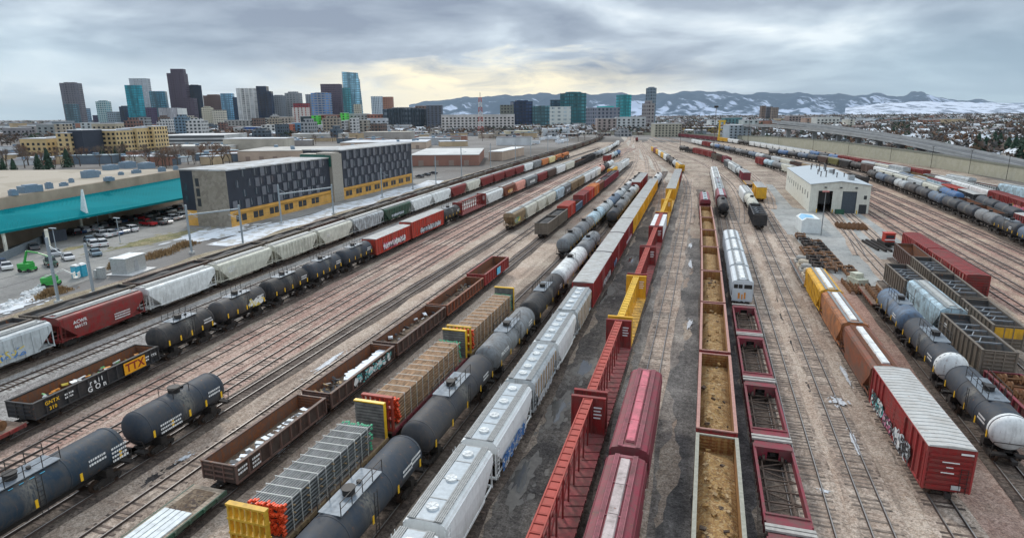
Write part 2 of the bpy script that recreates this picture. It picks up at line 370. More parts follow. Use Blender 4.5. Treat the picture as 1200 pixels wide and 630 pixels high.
# ------------------------------------------------------------------ covered hopper
def hopper(L, lod, ribs=False, hatch='long', bulge=.10, rib_mat='BODY', nh=4):
    Lb = L-1.0; h = Lb/2; zt = 4.15; out = []
    def wid(z): 
        t = (z-1.1)/(4.0-1.1); return (1.42+bulge*math.sin(math.pi*min(1, max(0, t)))) if not ribs else 1.46
    def sec(zb):
        zs = [zb, zb+(3.75-zb)*.33, zb+(3.75-zb)*.66, 3.75] if not ribs else [zb, 3.75]
        r = [(wid(z), z) for z in zs]+[(1.30, 4.02), (.9, zt), (0, zt+.08)]
        return r+[(-x, z) for x, z in reversed(r[:-1])]
    st = [(-h, 3.2), (-h+.02, 3.15), (-h+2.3, 1.1), (h-2.3, 1.1), (h-.02, 3.15), (h, 3.2)]
    b = MB(); vs = []; n = len(sec(1.1))
    for y, zb in st: vs += [(x, y, z) for x, z in sec(zb)]
    fs = []
    for i in range(len(st)-1):
        for k in range(n):
            k2 = (k+1) % n; fs.append((i*n+k, (i+1)*n+k, (i+1)*n+k2, i*n+k2))
    b.add(vs, fs, not ribs and False); b.add(vs[:n], [tuple(range(n))]); b.add(vs[-n:], [tuple(range(n-1, -1, -1))])
    b.box(-.45, .45, -h-.05, h+.05, .8, 1.12)                     # centre sill
    for s in (-1, 1): b.box(s*1.42-.05, s*1.42+.05, -h+1.9, h-1.9, 1.02, 1.2); b.box(-1.42, 1.42, s*h-.09 if s > 0 else -h-.03, s*h+.03 if s > 0 else -h+.09, 1.0, 1.2)
    out.append(part('body', b, 'BODY'))
    if ribs and lod < 3:
        rb = MB(); nr = max(8, int((Lb-1.2)/1.05))
        for i in range(nr+1):
            y = -h+.5+(Lb-1.0)*i/nr; zb = 1.1 if abs(y) < h-2.3 else 1.1+(abs(y)-(h-2.3))/2.3*2.05
            for s in (-1, 1): rb.box(min(s*1.45, s*1.55), max(s*1.45, s*1.55), y-.05, y+.05, zb+.05, 3.78)
        out.append(part('side_ribs', rb, rib_mat))
    elif lod < 2:
        rb = MB()
        for s in (-1, 1):
            rb.box(s*1.40-.05, s*1.40+.05, -h, h, 3.72, 3.84)
            for y in (-h*.33, h*.33): rb.add([(s*(wid(z)+.012), y+d, z) for d in (-.03, .03) for z in (1.2, 1.8, 2.5, 3.2, 3.7)], [(q, q+1, q+6, q+5) for q in range(4)])
        out.append(part('seams', rb, 'BODY'))
    # end posts and ladders
    for s in (-1, 1):
        e = MB(); e.box(-1.4, 1.4, min(s*h, s*(h+.06)), max(s*h, s*(h+.06)), 1.02, 1.16)
        for x in (-1.35, 1.35):
            e.bar((x, s*(h-.02), 1.1), (x, s*(h-.02), 3.7), .1); e.bar((x*.45, s*(h-.1), 1.15), (x*.45, s*(h-.4), 3.2), .1)
            e.bar((x, s*(h-.05), 1.15), (x, s*(h-2.2), 1.15), .1)
        out.append(part('end_frame', e, 'BODY'))
    if lod < 2:
        for s in (-1, 1): out.append(part('ladder', ladder(s*1.5, -s*(h-.28), 1.0, 4.0), 'BODY'))
    # chutes
    ch = MB(); ncb = 3 if L > 14 else 2
    for i in range(ncb):
        y = (i-(ncb-1)/2)*(Lb-4.6)/ncb; a = (Lb-4.6)/ncb/2-.15
        ch.add([(-1.3, y-a, 1.1), (1.3, y-a, 1.1), (1.3, y+a, 1.1), (-1.3, y+a, 1.1), (-.5, y-.4, .42), (.5, y-.4, .42), (.5, y+.4, .42), (-.5, y+.4, .42)],
               [(4, 7, 6, 5), (0, 1, 5, 4), (1, 2, 6, 5), (2, 3, 7, 6), (3, 0, 4, 7)])
    out.append(part('chutes', ch, 'BODY'))
    # roof furniture
    if hatch == 'long':
        n_ = nh if lod < 2 else 1; seg = (Lb-1.4)/n_
        for i in range(n_):
            m = MB(); y0 = -h+.7+seg*i; m.prism_y([(-.36, zt+.04), (-.30, zt+.24), (.30, zt+.24), (.36, zt+.04)], y0+.04, y0+seg-.04); out.append(part('hatch_cover', m, 'HATCH'))
    else:
        for i in range(nh):
            y = -h+1.3+(Lb-2.6)*i/(nh-1); 
            m = MB(); m.cyl((0, y, zt+.02), (0, y, zt+.24), .40, 14 if lod == 0 else 8); 
            if lod == 0:
                for k in range(6): m.bar((0, y, zt+.26), (.40*math.cos(k*1.047), y+.40*math.sin(k*1.047), zt+.24), .05)
            out.append(part('hatch_cover', m, 'HATCH'))
    if hatch == 'round': out.append(part('roof_panel', MB().box(-.60, .60, -h+.1, h-.1, zt-.03, zt+.09), 'ROOFP'))
    g = MB()
    for s in (-1, 1):
        x0, x1 = (.62, 1.16) if hatch == 'round' else (.5, .82)
        if lod == 0:
            for k in range(4): xx = x0+(x1-x0)*(k+.5)/4; g.box(min(s*xx-.05, s*xx+.05), max(s*xx-.05, s*xx+.05), -h, h, zt+.1, zt+.14)
            y = -h
            while y < h: g.box(min(s*x0, s*x1), max(s*x0, s*x1), y, y+.03, zt+.07, zt+.1); y += .5
        else: g.box(min(s*x0, s*x1), max(s*x0, s*x1), -h, h, zt+.09, zt+.13)
        g.box(-x1, x1, s*h-.3 if s > 0 else -h, h if s > 0 else -h+.3, zt+.05, zt+.085)
    if lod < 2:
        for k in (-1, 0, 1): g.box(-x1, x1, k*h*.5-.05, k*h*.5+.05, zt+.085, zt+.115)
    out.append(part('roof_walkway', g, 'GRATE'))
    return out+trucks(L, lod, h-1.55)
# ------------------------------------------------------------------ tank car
def tank(L, lod, plat=True, r=1.5, stripes=True, gap=1.1):
    Lb = L-gap; h = Lb/2; zc = 2.72; n = (30, 18, 11)[lod]; out = []
    b = MB(); hd = [(-h, .02), (-h+.03, .45), (-h+.12, .85), (-h+.27, 1.17), (-h+.42, 1.36), (-h+.58, 1.46), (-h+.78, r)]
    if lod == 2: hd = [(-h, .02), (-h+.12, .85), (-h+.42, 1.36), (-h+.78, r)]
    prof = hd+[(-y, q) for y, q in reversed(hd)]
    b.lathe_y(prof, n, 0, zc); out.append(part('tank_shell', b, 'BODY'))
    if lod < 2:
        for y in (-h+.8, -h*.34, h*.34, h-.8):
            s_ = MB(); s_.lathe_y([(y-.06, r+.004), (y-.05, r+.022), (y+.05, r+.022), (y+.06, r+.004)], n, 0, zc); out.append(part('band', s_, 'BAND'))
    u = MB(); u.box(-.3, .3, -h-.2, h+.2, .82, 1.12)
    for s in (-1, 1):
        u.box(-1.35, 1.35, s*(h-.05)-.25, s*(h-.05)+.25, .95, 1.12); u.box(-1.3, 1.3, s*(h-2.0)-.3, s*(h-2.0)+.3, .95, 1.5)
        for x in (-1.3, 1.3): u.bar((x, s*(h-.05), 1.12), (x, s*(h+.1), 2.1), .05)
        u.bar((-1.3, s*(h+.1), 2.1), (1.3, s*(h+.1), 2.1), .05)
    u.cyl((0, 0, .75), (0, 0, 1.25), .3, 8)
    out.append(part('underframe', u, 'UNDER'))
    top = zc+r
    if lod < 2 and plat:
        p = MB(); pl = min(2.6, h*.42); p.box(-.85, .85, -pl, pl, top-.06, top-.0)
        out.append(part('platform', p, 'PLAT'))
        for s in (-1, 1):
            rl = MB()
            for k in range(5): y = -pl+2*pl*k/4; rl.bar((s*.83, y, top), (s*.83, y, top+.95), .045)
            rl.bar((s*.83, -pl, top+.95), (s*.83, pl, top+.95), .045); rl.bar((s*.83, -pl, top+.5), (s*.83, pl, top+.5), .035)
            out.append(part('railing', rl, 'STEEL'))
        for s in (-1, 1): out.append(part('ladder', ladder(s*1.54, s*.4, 1.1, top, .4), 'STEEL'))
    dm = MB(); dm.cyl((0, -.35 if plat else 0, top-.08), (0, -.35 if plat else 0, top+.42), .42 if plat else .5, 14 if lod < 2 else 7); dm.cyl((0, -.35 if plat else 0, top+.42), (0, -.35 if plat else 0, top+.47), .48 if plat else .55, 14 if lod < 2 else 7)
    if lod < 2: dm.cyl((0, .9, top-.05), (0, .9, top+.2), .16, 8)
    out.append(part('manway', dm, 'STEEL'))
    if not plat and lod < 2:
        rl = MB()
        for s in (-1, 1):
            rl.bar((s*.8, -.9, top-.4), (s*.8, -.9, top+.55), .045); rl.bar((s*.8, .9, top-.4), (s*.8, .9, top+.55), .045); rl.bar((s*.8, -.9, top+.55), (s*.8, .9, top+.55), .045)
            rl.bar((-.8, s*.9, top+.55), (.8, s*.9, top+.55), .045)
        out.append(part('railing', rl, 'STEEL'))
    if lod < 2 and stripes:
        for s in (-1, 1):
            for k in range(5):
                y = -h+1.0+(Lb-2.0)*k/4; a = R(-14); m = MB(); x = s*(r*math.cos(a)+.03); z = zc+r*math.sin(a)
                m.box(x-.02, x+.02, y-.10, y+.10, z-.38, z+.25); out.append(part('reflector', m, 'YEL'))
        for s in (-1, 1): out.append(marks(s*(r*math.cos(R(12))+.03), s*h*.62, zc+.32, 2, 1.4))
    return out+trucks(L, lod)
# ------------------------------------------------------------------ boxcar
def boxcar(L, lod, H=4.25, doors=1, roofmat='ROOFG'):
    Lb = L-.9; h = Lb/2; out = []
    b = MB(); b.box(-1.46, 1.46, -h, h, 1.0, H-.12)
    b.box(-1.3, 1.3, -h+.8, h-.8, .75, 1.0)
    out.append(part('body', b, 'BODY'))
    if lod < 3:
        rb = MB(); n = max(10, int(Lb/1.15)); 
        for i in range(n+1):
            y = -h+.04+(Lb-.08)*i/n
            if abs(y) < 1.6*doors+.1 and lod < 3: continue
            for s in (-1, 1): rb.box(min(s*1.45, s*1.58), max(s*1.45, s*1.58), y-.07, y+.07, 1.02, H-.16)
        for s in (-1, 1): rb.box(min(s*1.45, s*1.57), max(s*1.45, s*1.57), -h, h, H-.24, H-.12); rb.box(min(s*1.45, s*1.56), max(s*1.45, s*1.56), -h, h, .95, 1.1)
        out.append(part('side_posts', rb, 'POST'))
        for s in (-1, 1):
            dn = MB()
            for q in ([0] if doors == 1 else [-.8, .8]):
                y = q*1.6; dn.box(min(s*1.46, s*1.60), max(s*1.46, s*1.60), y-1.5 if doors == 1 else y-1.25, y+1.5 if doors == 1 else y+1.25, 1.05, H-.35)
                if lod < 2:
                    for k in range(6): zz = 1.3+k*.45; dn.box(min(s*1.6, s*1.63), max(s*1.6, s*1.63), y-1.15, y+1.15, zz, zz+.12)
            out.append(part('door', dn, 'BODY'))
    if lod < 2:
        for s in (-1, 1):
            e = MB()
            for k in range(7): zz = 1.25+k*.42; e.box(-1.38, 1.38, min(s*h, s*(h+.1)), max(s*h, s*(h+.1)), zz, zz+.2)
            out.append(part('end_panel', e, 'BODY'))
        for s in (-1, 1):
            out.append(part('ladder', ladder(s*1.6, s*(h-.35), 1.0, H-.6), 'BODY')); out.append(part('ladder', ladder(-s*.95, s*(h+.16), 1.0, H-1.6, axis='x'), 'STEEL'))
    rf = MB(); rf.prism_y([(-1.55, H-.12), (-1.5, H-.05), (0, H+.05), (1.5, H-.05), (1.55, H-.12)], -h-.05, h+.05)
    if lod < 3:
        n = int(Lb/(.62 if lod == 0 else .95))
        for i in range(n+1):
            y = -h+Lb*i/n; rf.add([(-1.5, y-.05, H-.05), (0, y-.05, H+.05), (1.5, y-.05, H-.05), (1.5, y+.05, H-.05), (0, y+.05, H+.05), (-1.5, y+.05, H-.05),
                      (-1.48, y-.03, H), (0, y-.03, H+.1), (1.48, y-.03, H), (1.48, y+.03, H), (0, y+.03, H+.1), (-1.48, y+.03, H)],
                     [(6, 7, 10, 11), (7, 8, 9, 10), (0, 1, 7, 6), (1, 2, 8, 7), (3, 4, 10, 9), (4, 5, 11, 10), (0, 6, 11, 5), (2, 3, 9, 8)])
    out.append(part('roof', rf, roofmat))
    return out+trucks(L, lod)
# ------------------------------------------------------------------ open gondola / coal hopper
def gondola(L, lod, top=2.45, deep=False, braces=False, nrib=None, W=1.5, inner='INNER', ribmat='POST'):
    Lb = L-.9; h = Lb/2; out = []; t = .09; fl = 1.15
    b = MB()
    for s in (-1, 1): b.box(min(s*(W-t), s*W), max(s*(W-t), s*W), -h, h, 1.0, top)
    for s in (-1, 1): b.box(-W+t+.002, W-t-.002, min(s*(h-t), s*h), max(s*(h-t), s*h), 1.0, top-.02)
    out.append(part('body', b, 'BODY'))
    i_ = MB(); i_.box(-W+t+.004, W-t-.004, -h+t+.004, h-t-.004, 1.0, fl)
    for s in (-1, 1): i_.box(min(s*(W-t-.02), s*(W-t-.004)), max(s*(W-t-.02), s*(W-t-.004)), -h+t, h-t, fl, top-.05); i_.box(-W+t+.03, W-t-.03, min(s*(h-t-.02), s*(h-t-.004)), max(s*(h-t-.02), s*(h-t-.004)), fl, top-.05)
    if lod == 0 and not deep:
        k = 0; z = fl+.25
        while z < top-.15:
            for s in (-1, 1): i_.box(-W+t+.03, W-t-.03, min(s*(h-t-.02), s*(h-t-.09)), max(s*(h-t-.02), s*(h-t-.09)), z, z+.1)
            z += .28
    if deep:      # sloping end sheets
        for s in (-1, 1):
            i_.add([(-W+.12, s*(h-.15), top-.55), (W-.12, s*(h-.15), top-.55), (W-.12, s*(h-2.7), fl+.01), (-W+.12, s*(h-2.7), fl+.01)], [(0, 1, 2, 3) if s > 0 else (3, 2, 1, 0)])
    out.append(part('lining', i_, inner))
    rim = MB()
    for s in (-1, 1): rim.box(min(s*(W-.12), s*(W+.16)), max(s*(W-.12), s*(W+.16)), -h-.04, h+.04, top, top+.1)
    for s in (-1, 1): rim.box(-W+.121, W-.121, min(s*(h-.12), s*(h+.05)), max(s*(h-.12), s*(h+.05)), top-.02, top+.08)
    out.append(part('top_rim', rim, 'RIM'))
    if lod < 3:
        rb = MB(); n = nrib or max(9, int(Lb/1.25))
        for i in range(n+1):
            y = -h+.06+(Lb-.12)*i/n
            for s in (-1, 1): rb.add([(s*W, y-.09, 1.0), (s*W, y+.09, 1.0), (s*(W+.15), y+.06, 1.0), (s*(W+.15), y-.06, 1.0), (s*W, y-.09, top), (s*W, y+.09, top), (s*(W+.15), y+.06, top), (s*(W+.15), y-.06, top)],
                                     [(0, 3, 2, 1), (4, 5, 6, 7), (0, 4, 7, 3), (3, 7, 6, 2), (2, 6, 5, 1)])
        for s in (-1, 1): rb.box(min(s*W, s*(W+.11)), max(s*W, s*(W+.11)), -h, h, .95, 1.08)
        if lod < 2:
            z = 1.35
            while z < top-.2:
                for s in (-1, 1): rb.box(-W+.15, W-.15, min(s*h, s*(h+.07)), max(s*h, s*(h+.07)), z, z+.14)
                z += .42
            for s in (-1, 1):
                for x in (-.45, .45): rb.box(x-.05, x+.05, min(s*h, s*(h+.1)), max(s*h, s*(h+.1)), 1.0, top)
        out.append(part('side_ribs', rb, ribmat))
    if braces:
        c = MB()
        for k in (-1.5, -.5, .5, 1.5):
            y = k*Lb/6.2; c.box(-W+t, W-t, y-.07, y+.07, top-.28, top-.12)
            if lod < 2 and k < 1: c.bar((-W*.5, y, top-.2), (W*.1, y+Lb/6.2, top-.3), .1)
        out.append(part('cross_brace', c, 'BRACE'))
    u = MB(); u.box(-.3, .3, -h-.1, h+.1, .72, .998)
    if deep:
        for s in (-1, 1): u.prism_x([(s*(h-4.5), 1.0), (s*(h-3.0), 1.0), (s*(h-3.6), .4), (s*(h-4.2), .4)], -1.1, 1.1)
    out.append(part('underframe', u, 'UNDER'))
    if lod < 2:
        for s in (-1, 1): out.append(part('ladder', ladder(s*(W+.14), s*(h-.4), .9, top), 'BODY'))
    return out+trucks(L, lod)
# ------------------------------------------------------------------ centerbeam flat
def centerbeam(L, lod):
    Lb = L-.7; h = Lb/2; out = []; zt = 4.45; dz = 1.05
    d = MB()
    for s in (-1, 1): d.add([(s*.25, -h, dz+.12), (s*1.5, -h, dz), (s*1.5, h, dz), (s*.25, h, dz+.12), (s*.25, -h, dz-.15), (s*1.5, -h, dz-.2), (s*1.5, h, dz-.2), (s*.25, h, dz-.15)],
                             [(0, 1, 2, 3), (4, 7, 6, 5), (0, 4, 5, 1), (1, 5, 6, 2), (2, 6, 7, 3)] )
    d.box(-.25, .25, -h-.1, h+.1, .72, dz+.1)
    if lod < 2:
        n = int(Lb/1.2)
        for i in range(n+1):
            y = -h+Lb*i/n
            for s in (-1, 1): d.bar((s*.3, y, dz+.14), (s*1.5, y+(.5 if i < n else 0), dz+.03), .07)
            for s in (-1, 1): d.box(min(s*1.5, s*1.56), max(s*1.5, s*1.56), y-.08, y+.08, dz-.18, dz+.04)
    out.append(part('deck', d, 'CBDECK'))
    c = MB()                            # top chord: two rails with wide rungs, read as a ladder from above
    for s in (-1, 1): c.box(min(s*.33, s*.42), max(s*.33, s*.42), -h+.6, h-.6, zt-.12, zt+.02)
    n = int(Lb/(.95 if lod == 0 else 1.1))
    for i in range(n): y = -h+.6+(Lb-1.2)*(i+.5)/n; c.box(-.33, .33, y-(Lb-1.2)/n*.36, y+(Lb-1.2)/n*.36, zt-.07, zt-.045)
    for i in range(n+1): y = -h+.6+(Lb-1.2)*i/n; c.box(-.33, .33, y-.04, y+.04, zt-.12, zt+.005)
    out.append(part('top_chord', c, 'CHORD'))
    p = MB(); n2 = int(Lb/2.0)
    for i in range(n2+1):
        y = -h+.6+(Lb-1.2)*i/n2
        for s in (-1, 1): p.add([(s*.30, y-.09, dz), (s*.42, y-.09, dz), (s*.42, y+.09, dz), (s*.30, y+.09, dz), (s*.32, y-.09, zt-.1), (s*.41, y-.09, zt-.1), (s*.41, y+.09, zt-.1), (s*.32, y+.09, zt-.1)],
                                [(0, 3, 2, 1), (4, 5, 6, 7), (0, 1, 5, 4), (1, 2, 6, 5), (2, 3, 7, 6), (3, 0, 4, 7)])
        if i < n2 and lod < 2: p.bar((0, y, dz+.1), (0, y+(Lb-1.2)/n2, 2.6), .1); 
    p.box(-.05, .05, -h+.6, h-.6, 2.6, 2.75)
    out.append(part('centre_truss', p, 'BODY'))
    for s in (-1, 1):
        bh = MB(); y0, y1 = (h-.45, h-.2) if s > 0 else (-h+.2, -h+.45)
        bh.box(-1.45, 1.45, y0, y1, dz, zt-.05); bh.box(-1.5, 1.5, y0-.06, y1+.06, zt-.05, zt+.08)
        for x in (-1.42, -.72, 0, .72, 1.42): bh.box(x-.06, x+.06, y0-.08, y1+.08, dz, zt-.05)
        out.append(part('bulkhead', bh, 'BODY'))
        if lod == 0: out.append(part('ladder', ladder(s*.95, s*(h-.1), dz, zt, axis='x'), 'STEEL'))
        if lod < 2:
            mk = MB(); yy = (h-.58) if s > 0 else (-h+.58)
            for k in range(4): mk.box(.5, 1.2-.1*(k % 2), min(yy, yy+.02), max(yy, yy+.02), 3.6-k*.32, 3.72-k*.32)
            out.append(part('lettering', mk, 'WHT'))
    return out+trucks(L, lod)
# ------------------------------------------------------------------ flat cars
def flat(L, lod, bulk=None, deckmat='DECK', stakes=False):
    Lb = L-.8; h = Lb/2; out = []
    d = MB(); d.box(-1.4, 1.4, -h, h, .95, 1.1)
    if lod < 2:
        n = int(Lb/.3)
        for i in range(n): y = -h+Lb*i/n; d.box(-1.4, 1.4, y+.015, y+Lb/n-.015, 1.1, 1.13)
    out.append(part('deck', d, deckmat))
    f = MB()
    for s in (-1, 1): f.box(min(s*1.4, s*1.52), max(s*1.4, s*1.52), -h, h, .8, 1.14); f.prism_x([(-h+2.5, .8), (h-2.5, .8), (h-4.2, .5), (-h+4.2, .5)], s*1.2-.06, s*1.2+.06)
    f.box(-.3, .3, -h-.1, h+.1, .7, .95)
    if lod < 2:
        for i in range(int(Lb/1.3)+1):
            y = -h+.2+1.3*i
            if y < h:
                for s in (-1, 1): f.box(min(s*1.52, s*1.6), max(s*1.52, s*1.6), y-.09, y+.09, .82, 1.1)
    out.append(part('side_sill', f, 'BODY'))
    if bulk:
        for s, mt in zip((-1, 1), bulk):
            if not mt: continue
            bh = MB(); y0, y1 = (h-.4, h-.08) if s > 0 else (-h+.08, -h+.4)
            if mt == 'WOOD':
                for k in range(11): bh.box(-1.4, 1.4, y0, y1, 1.14+k*.29, 1.14+k*.29+.22)
                out.append(part('bulkhead', bh, 'WOODM')); c = MB(); c.box(-1.45, 1.45, y0-.03, y1+.03, 4.34, 4.44); c.box(1.4, 1.46, y0-.02, y1+.02, 1.1, 4.34)
                out.append(part('bulkhead_cap', c, 'YEL'))
            else:
                for x in (-1.4, -.93, -.47, 0, .47, .93, 1.4): bh.box(x-.07, x+.07, y0, y1, 1.1, 4.3)
                for z in (1.15, 2.2, 3.25, 4.25): bh.box(-1.5, 1.5, y0-.05, y1+.05, z, z+.14)
                out.append(part('bulkhead', bh, mt))
    return out+trucks(L, lod)
def wellcar(L, lod):
    h = L/2; out = []; W = 1.42
    f = MB()
    for s in (-1, 1):
        f.box(min(s*(W-.08), s*(W+.12)), max(s*(W-.08), s*(W+.12)), -h+.9, h-.9, 1.32, 1.44); f.box(min(s*W, s*(W+.06)), max(s*W, s*(W+.06)), -h+.9, h-.9, .45, 1.32)
        n = int((L-1.8)/.95)
        for i in range(n+1): y = -h+.95+(L-1.9)*i/n; f.box(min(s*(W+.06), s*(W+.13)), max(s*(W+.06), s*(W+.13)), y-.05, y+.05, .45, 1.32)
    out.append(part('side_sill', f, 'BODY'))
    t = MB()
    for s in (-1, 1): t.box(s*.85-.06, s*.85+.06, -h+1.6, h-1.6, .38, .5)
    n = 6
    for i in range(n+1):
        y = -h+1.7+(L-3.4)*i/n; t.bar((-W, y, .45), (W, y, .45), .1)
        if i < n: t.bar((-W*(1 if i % 2 else -1), y, .47), (W*(1 if i % 2 else -1), y+(L-3.4)/n, .47), .07)
    out.append(part('floor_truss', t, 'TRUSS'))
    for s in (-1, 1):
        e = MB(); y0, y1 = (h-1.75, h-1.55) if s > 0 else (-h+1.55, -h+1.75)
        e.box(-W, -.45, y0, y1, .5, 1.55); e.box(.45, W, y0, y1, .5, 1.55); e.box(-.45, .45, y0, y1, 1.2, 1.55); e.box(-W, W, min(s*(h-1.55), s*(h-.5)), max(s*(h-1.55), s*(h-.5)), 1.35, 1.45)
        out.append(part('end_frame', e, 'BODY'))
        pf = MB(); pf.box(-W-.15, W+.15, min(s*(h-.42), s*(h-.12)), max(s*(h-.42), s*(h-.12)), 1.45, 1.6); pf.box(-.28, .28, min(s*(h-.5), s*(h+.05)), max(s*(h-.5), s*(h+.05)), 1.2, 1.4)
        out.append(part('end_platform', pf, 'GREYM'))
    return out+trucks(L+2.6, lod, h-.75)
def loco(L, lod):
    h = L/2-.4; out = []
    b = MB(); b.box(-.85, .85, -h+3.6, h-.9, 1.5, 3.9); b.box(-.8, .8, -h+.6, -h+1.6, 1.5, 2.9); b.prism_y([(-1.0, 3.55), (-.7, 4.1), (.7, 4.1), (1.0, 3.55)], h-6.5, h-1.3)
    out.append(part('hood', b, 'BODY'))
    c = MB(); c.box(-1.45, 1.45, -h+1.6, -h+3.6, 1.5, 3.9); c.prism_y([(-1.5, 3.9), (-1.1, 4.2), (1.1, 4.2), (1.5, 3.9)], -h+1.55, -h+3.65); out.append(part('cab', c, 'BODY'))
    wn = MB()
    for s in (-1, 1): wn.box(min(s*1.45, s*1.47), max(s*1.45, s*1.47), -h+2.0, -h+3.1, 2.9, 3.6)
    for x in (-.95, .95): wn.box(x-.35, x+.35, -h+1.57, -h+1.6, 2.95, 3.6)
    out.append(part('window', wn, 'STEEL'))
    s_ = MB(); s_.box(-1.5, 1.5, -h, h, 1.15, 1.5); s_.box(-1.1, 1.1, -3, 3, .4, 1.15); out.append(part('frame', s_, 'BAND'))
    st = MB()
    for s in (-1, 1): st.box(min(s*.85, s*.87), max(s*.85, s*.87), -h+3.6, h-.9, 1.6, 2.3)
    out.append(part('stripe', st, 'BAND'))
    return out+trucks(L, lod)
KIND = {  # kind -> (object name, category, words, builder, kwargs)
 'hop': ('covered_hopper', 'covered hopper', 'covered hopper', hopper, dict()),
 'hopr': ('covered_hopper', 'covered hopper', 'ribbed covered hopper', hopper, dict(ribs=True)),
 'hopx': ('covered_hopper', 'covered hopper', 'round-hatch covered hopper', hopper, dict(hatch='round', nh=4)),
 'hopxr': ('covered_hopper', 'covered hopper', 'ribbed round-hatch covered hopper', hopper, dict(hatch='round', nh=5, ribs=True, rib_mat='RIBS')),
 'hopn': ('covered_hopper', 'covered hopper', 'short covered hopper', hopper, dict(ribs=True)),
 'tank': ('tank_car', 'tank car', 'tank car', tank, dict()),
 'tankb': ('tank_car', 'tank car', 'tank car', tank, dict(plat=False)),
 'box': ('boxcar', 'boxcar', 'boxcar', boxcar, dict()),
 'boxh': ('boxcar', 'boxcar', 'tall boxcar', boxcar, dict(H=4.75)),
 'boxs': ('boxcar', 'boxcar', 'plain-roofed boxcar', boxcar, dict(roofmat='BODY')),
 'gon': ('gondola_car', 'gondola car', 'gondola', gondola, dict(top=2.45)),
 'gonb': ('gondola_car', 'gondola car', 'gondola', gondola, dict(top=2.75)),
 'coal': ('coal_car', 'coal car', 'high-sided coal car', gondola, dict(top=3.6, deep=True)),
 'coalb': ('coal_car', 'coal car', 'open coal car with cross braces', gondola, dict(top=3.7, deep=True, braces=True)),
 'cb': ('centerbeam_flatcar', 'flatcar', 'centre-beam flatcar', centerbeam, dict()),
 'flat': ('flatcar', 'flatcar', 'flatcar', flat, dict()),
 'well': ('well_car', 'well car', 'empty well car', wellcar, dict()),
 'loco': ('locomotive', 'locomotive', 'diesel locomotive', loco, dict()),
}
PROTO = {}
def proto(kind, L, lod, **kw):
    k = (kind, round(L*2)/2, lod, tuple(sorted(kw.items())))
    if k not in PROTO:
        d = dict(KIND[kind][4]); d.update(kw); PROTO[k] = KIND[kind][3](k[1], lod, **d)
    return PROTO[k]
def place_parts(parts, parent, mats):
    for p in parts:
        mk = p['mat']; mt = mats.get(mk) or (mk if isinstance(mk, bpy.types.Material) else None)
        if mt is None:
            try: mt = mat_for(mk)
            except KeyError: mt = M_STEEL() if mk != 'BAND' else mats.get('BODY')
        if not p['mesh'].materials: p['mesh'].materials.append(mt)
        o = bpy.data.objects.new(p['name'], p['mesh']); COL.objects.link(o); o.parent = parent
        if p['loc']: o.location = p['loc']
        if p['mesh'].materials[0] is not mt: o.material_slots[0].link = 'OBJECT'; o.material_slots[0].material = mt
        if p['label']: o['label'] = p['label']
        if p['kids']: place_parts(p['kids'], o, mats)
RAILZ = .26
# ------------------------------------------------------------------ lines of track
class Line:
    """smooth line x(y) through surveyed points, straight beyond its ends"""
    def __init__(s, pts, deg=2):
        s.p = np.array(sorted([(p[0], p[1]) for p in pts], key=lambda q: q[1])); s.y0, s.y1 = s.p[0, 1], s.p[-1, 1]
        s.c = np.polyfit(s.p[:, 1]/100, s.p[:, 0], deg)
        s.d = np.polyder(s.c)
    def x(s, y):
        yc = min(max(y, s.y0), s.y1); v = np.polyval(s.c, yc/100); g = np.polyval(s.d, yc/100)/100
        return float(v+g*(y-yc))
    def ang(s, y):
        g = (s.x(y+.5)-s.x(y-.5)); return -math.atan(g)
def pline(z, pts, deg=2): return Line([P(x, y, z) for x, y in pts], deg)
def shifted(l, dx):
    k = Line([(q[0]+dx, q[1]) for q in l.p], len(l.c)-1); return k
def m_ground(name, base, dark, light, sc=.35, stain=.5, stretch=.12, oil=(.035, .03, .027), grit=.75, oils=(.55, .7)):
    if name in MC: return MC[name]
    m, t, b = newmat(name); oc = t.n('TexCoord').outputs['Object']
    v = t.vm('MULTIPLY', oc, (1, stretch, 1))
    n1 = t.noise(v, sc*.35, 7, .62); n2 = t.noise(oc, sc*.22, 6, .6); n3 = t.noise(oc, 5.5, 6, .85); n4 = t.noise(v, sc*1.6, 6, .6)
    c = t.mix(t.ramp(n1, (.36, 0.0), (.62, 1.0)), base, dark); c = t.mix(t.ramp(n2, (.42, 0.0), (.68, .9)), c, light)
    c = t.mix(t.m('MULTIPLY', t.ramp(n4, (oils[0], 0.0), (oils[1], 1.0)), stain), c, oil)
    c = t.mix(grit, c, t.ramp(n3, (.34, .02), (.47, .40), (.53, .58), (.66, 1.0)), 'OVERLAY')
    vo = t.n('TexVoronoi', i={'Vector': oc, 'Scale': 3.2}).outputs['Color']
    c = t.mix(.55*grit, c, t.ramp(t.sep(vo)[0], (0, .1), (1, .9)), 'SOFT_LIGHT')
    t.put(b.inputs['Base Color'], c); b.inputs['Roughness'].default_value = .9; b.inputs['Specular IOR Level'].default_value = .2
    t.put(b.inputs['Normal'], t.n('Bump', i={'Strength': .8, 'Distance': .15, 'Height': n3}).outputs[0])
    MC[name] = m; return m
G_PINK = m_ground('pink_ballast', (.45, .285, .23), (.33, .215, .175), (.53, .43, .35), stain=.25)
G_TAN = m_ground('tan_gravel', (.47, .36, .28), (.32, .245, .195), (.55, .465, .38), stain=.35)
G_GREY = m_ground('grey_ballast', (.36, .34, .315), (.25, .23, .22), (.50, .48, .45), stain=.25)
G_DARK = m_ground('dark_oily_gravel', (.135, .12, .108), (.08, .072, .067), (.25, .22, .19), stain=.5, sc=.8)
G_MID = m_ground('trodden_gravel', (.36, .28, .22), (.23, .18, .145), (.46, .39, .31), stain=.4)
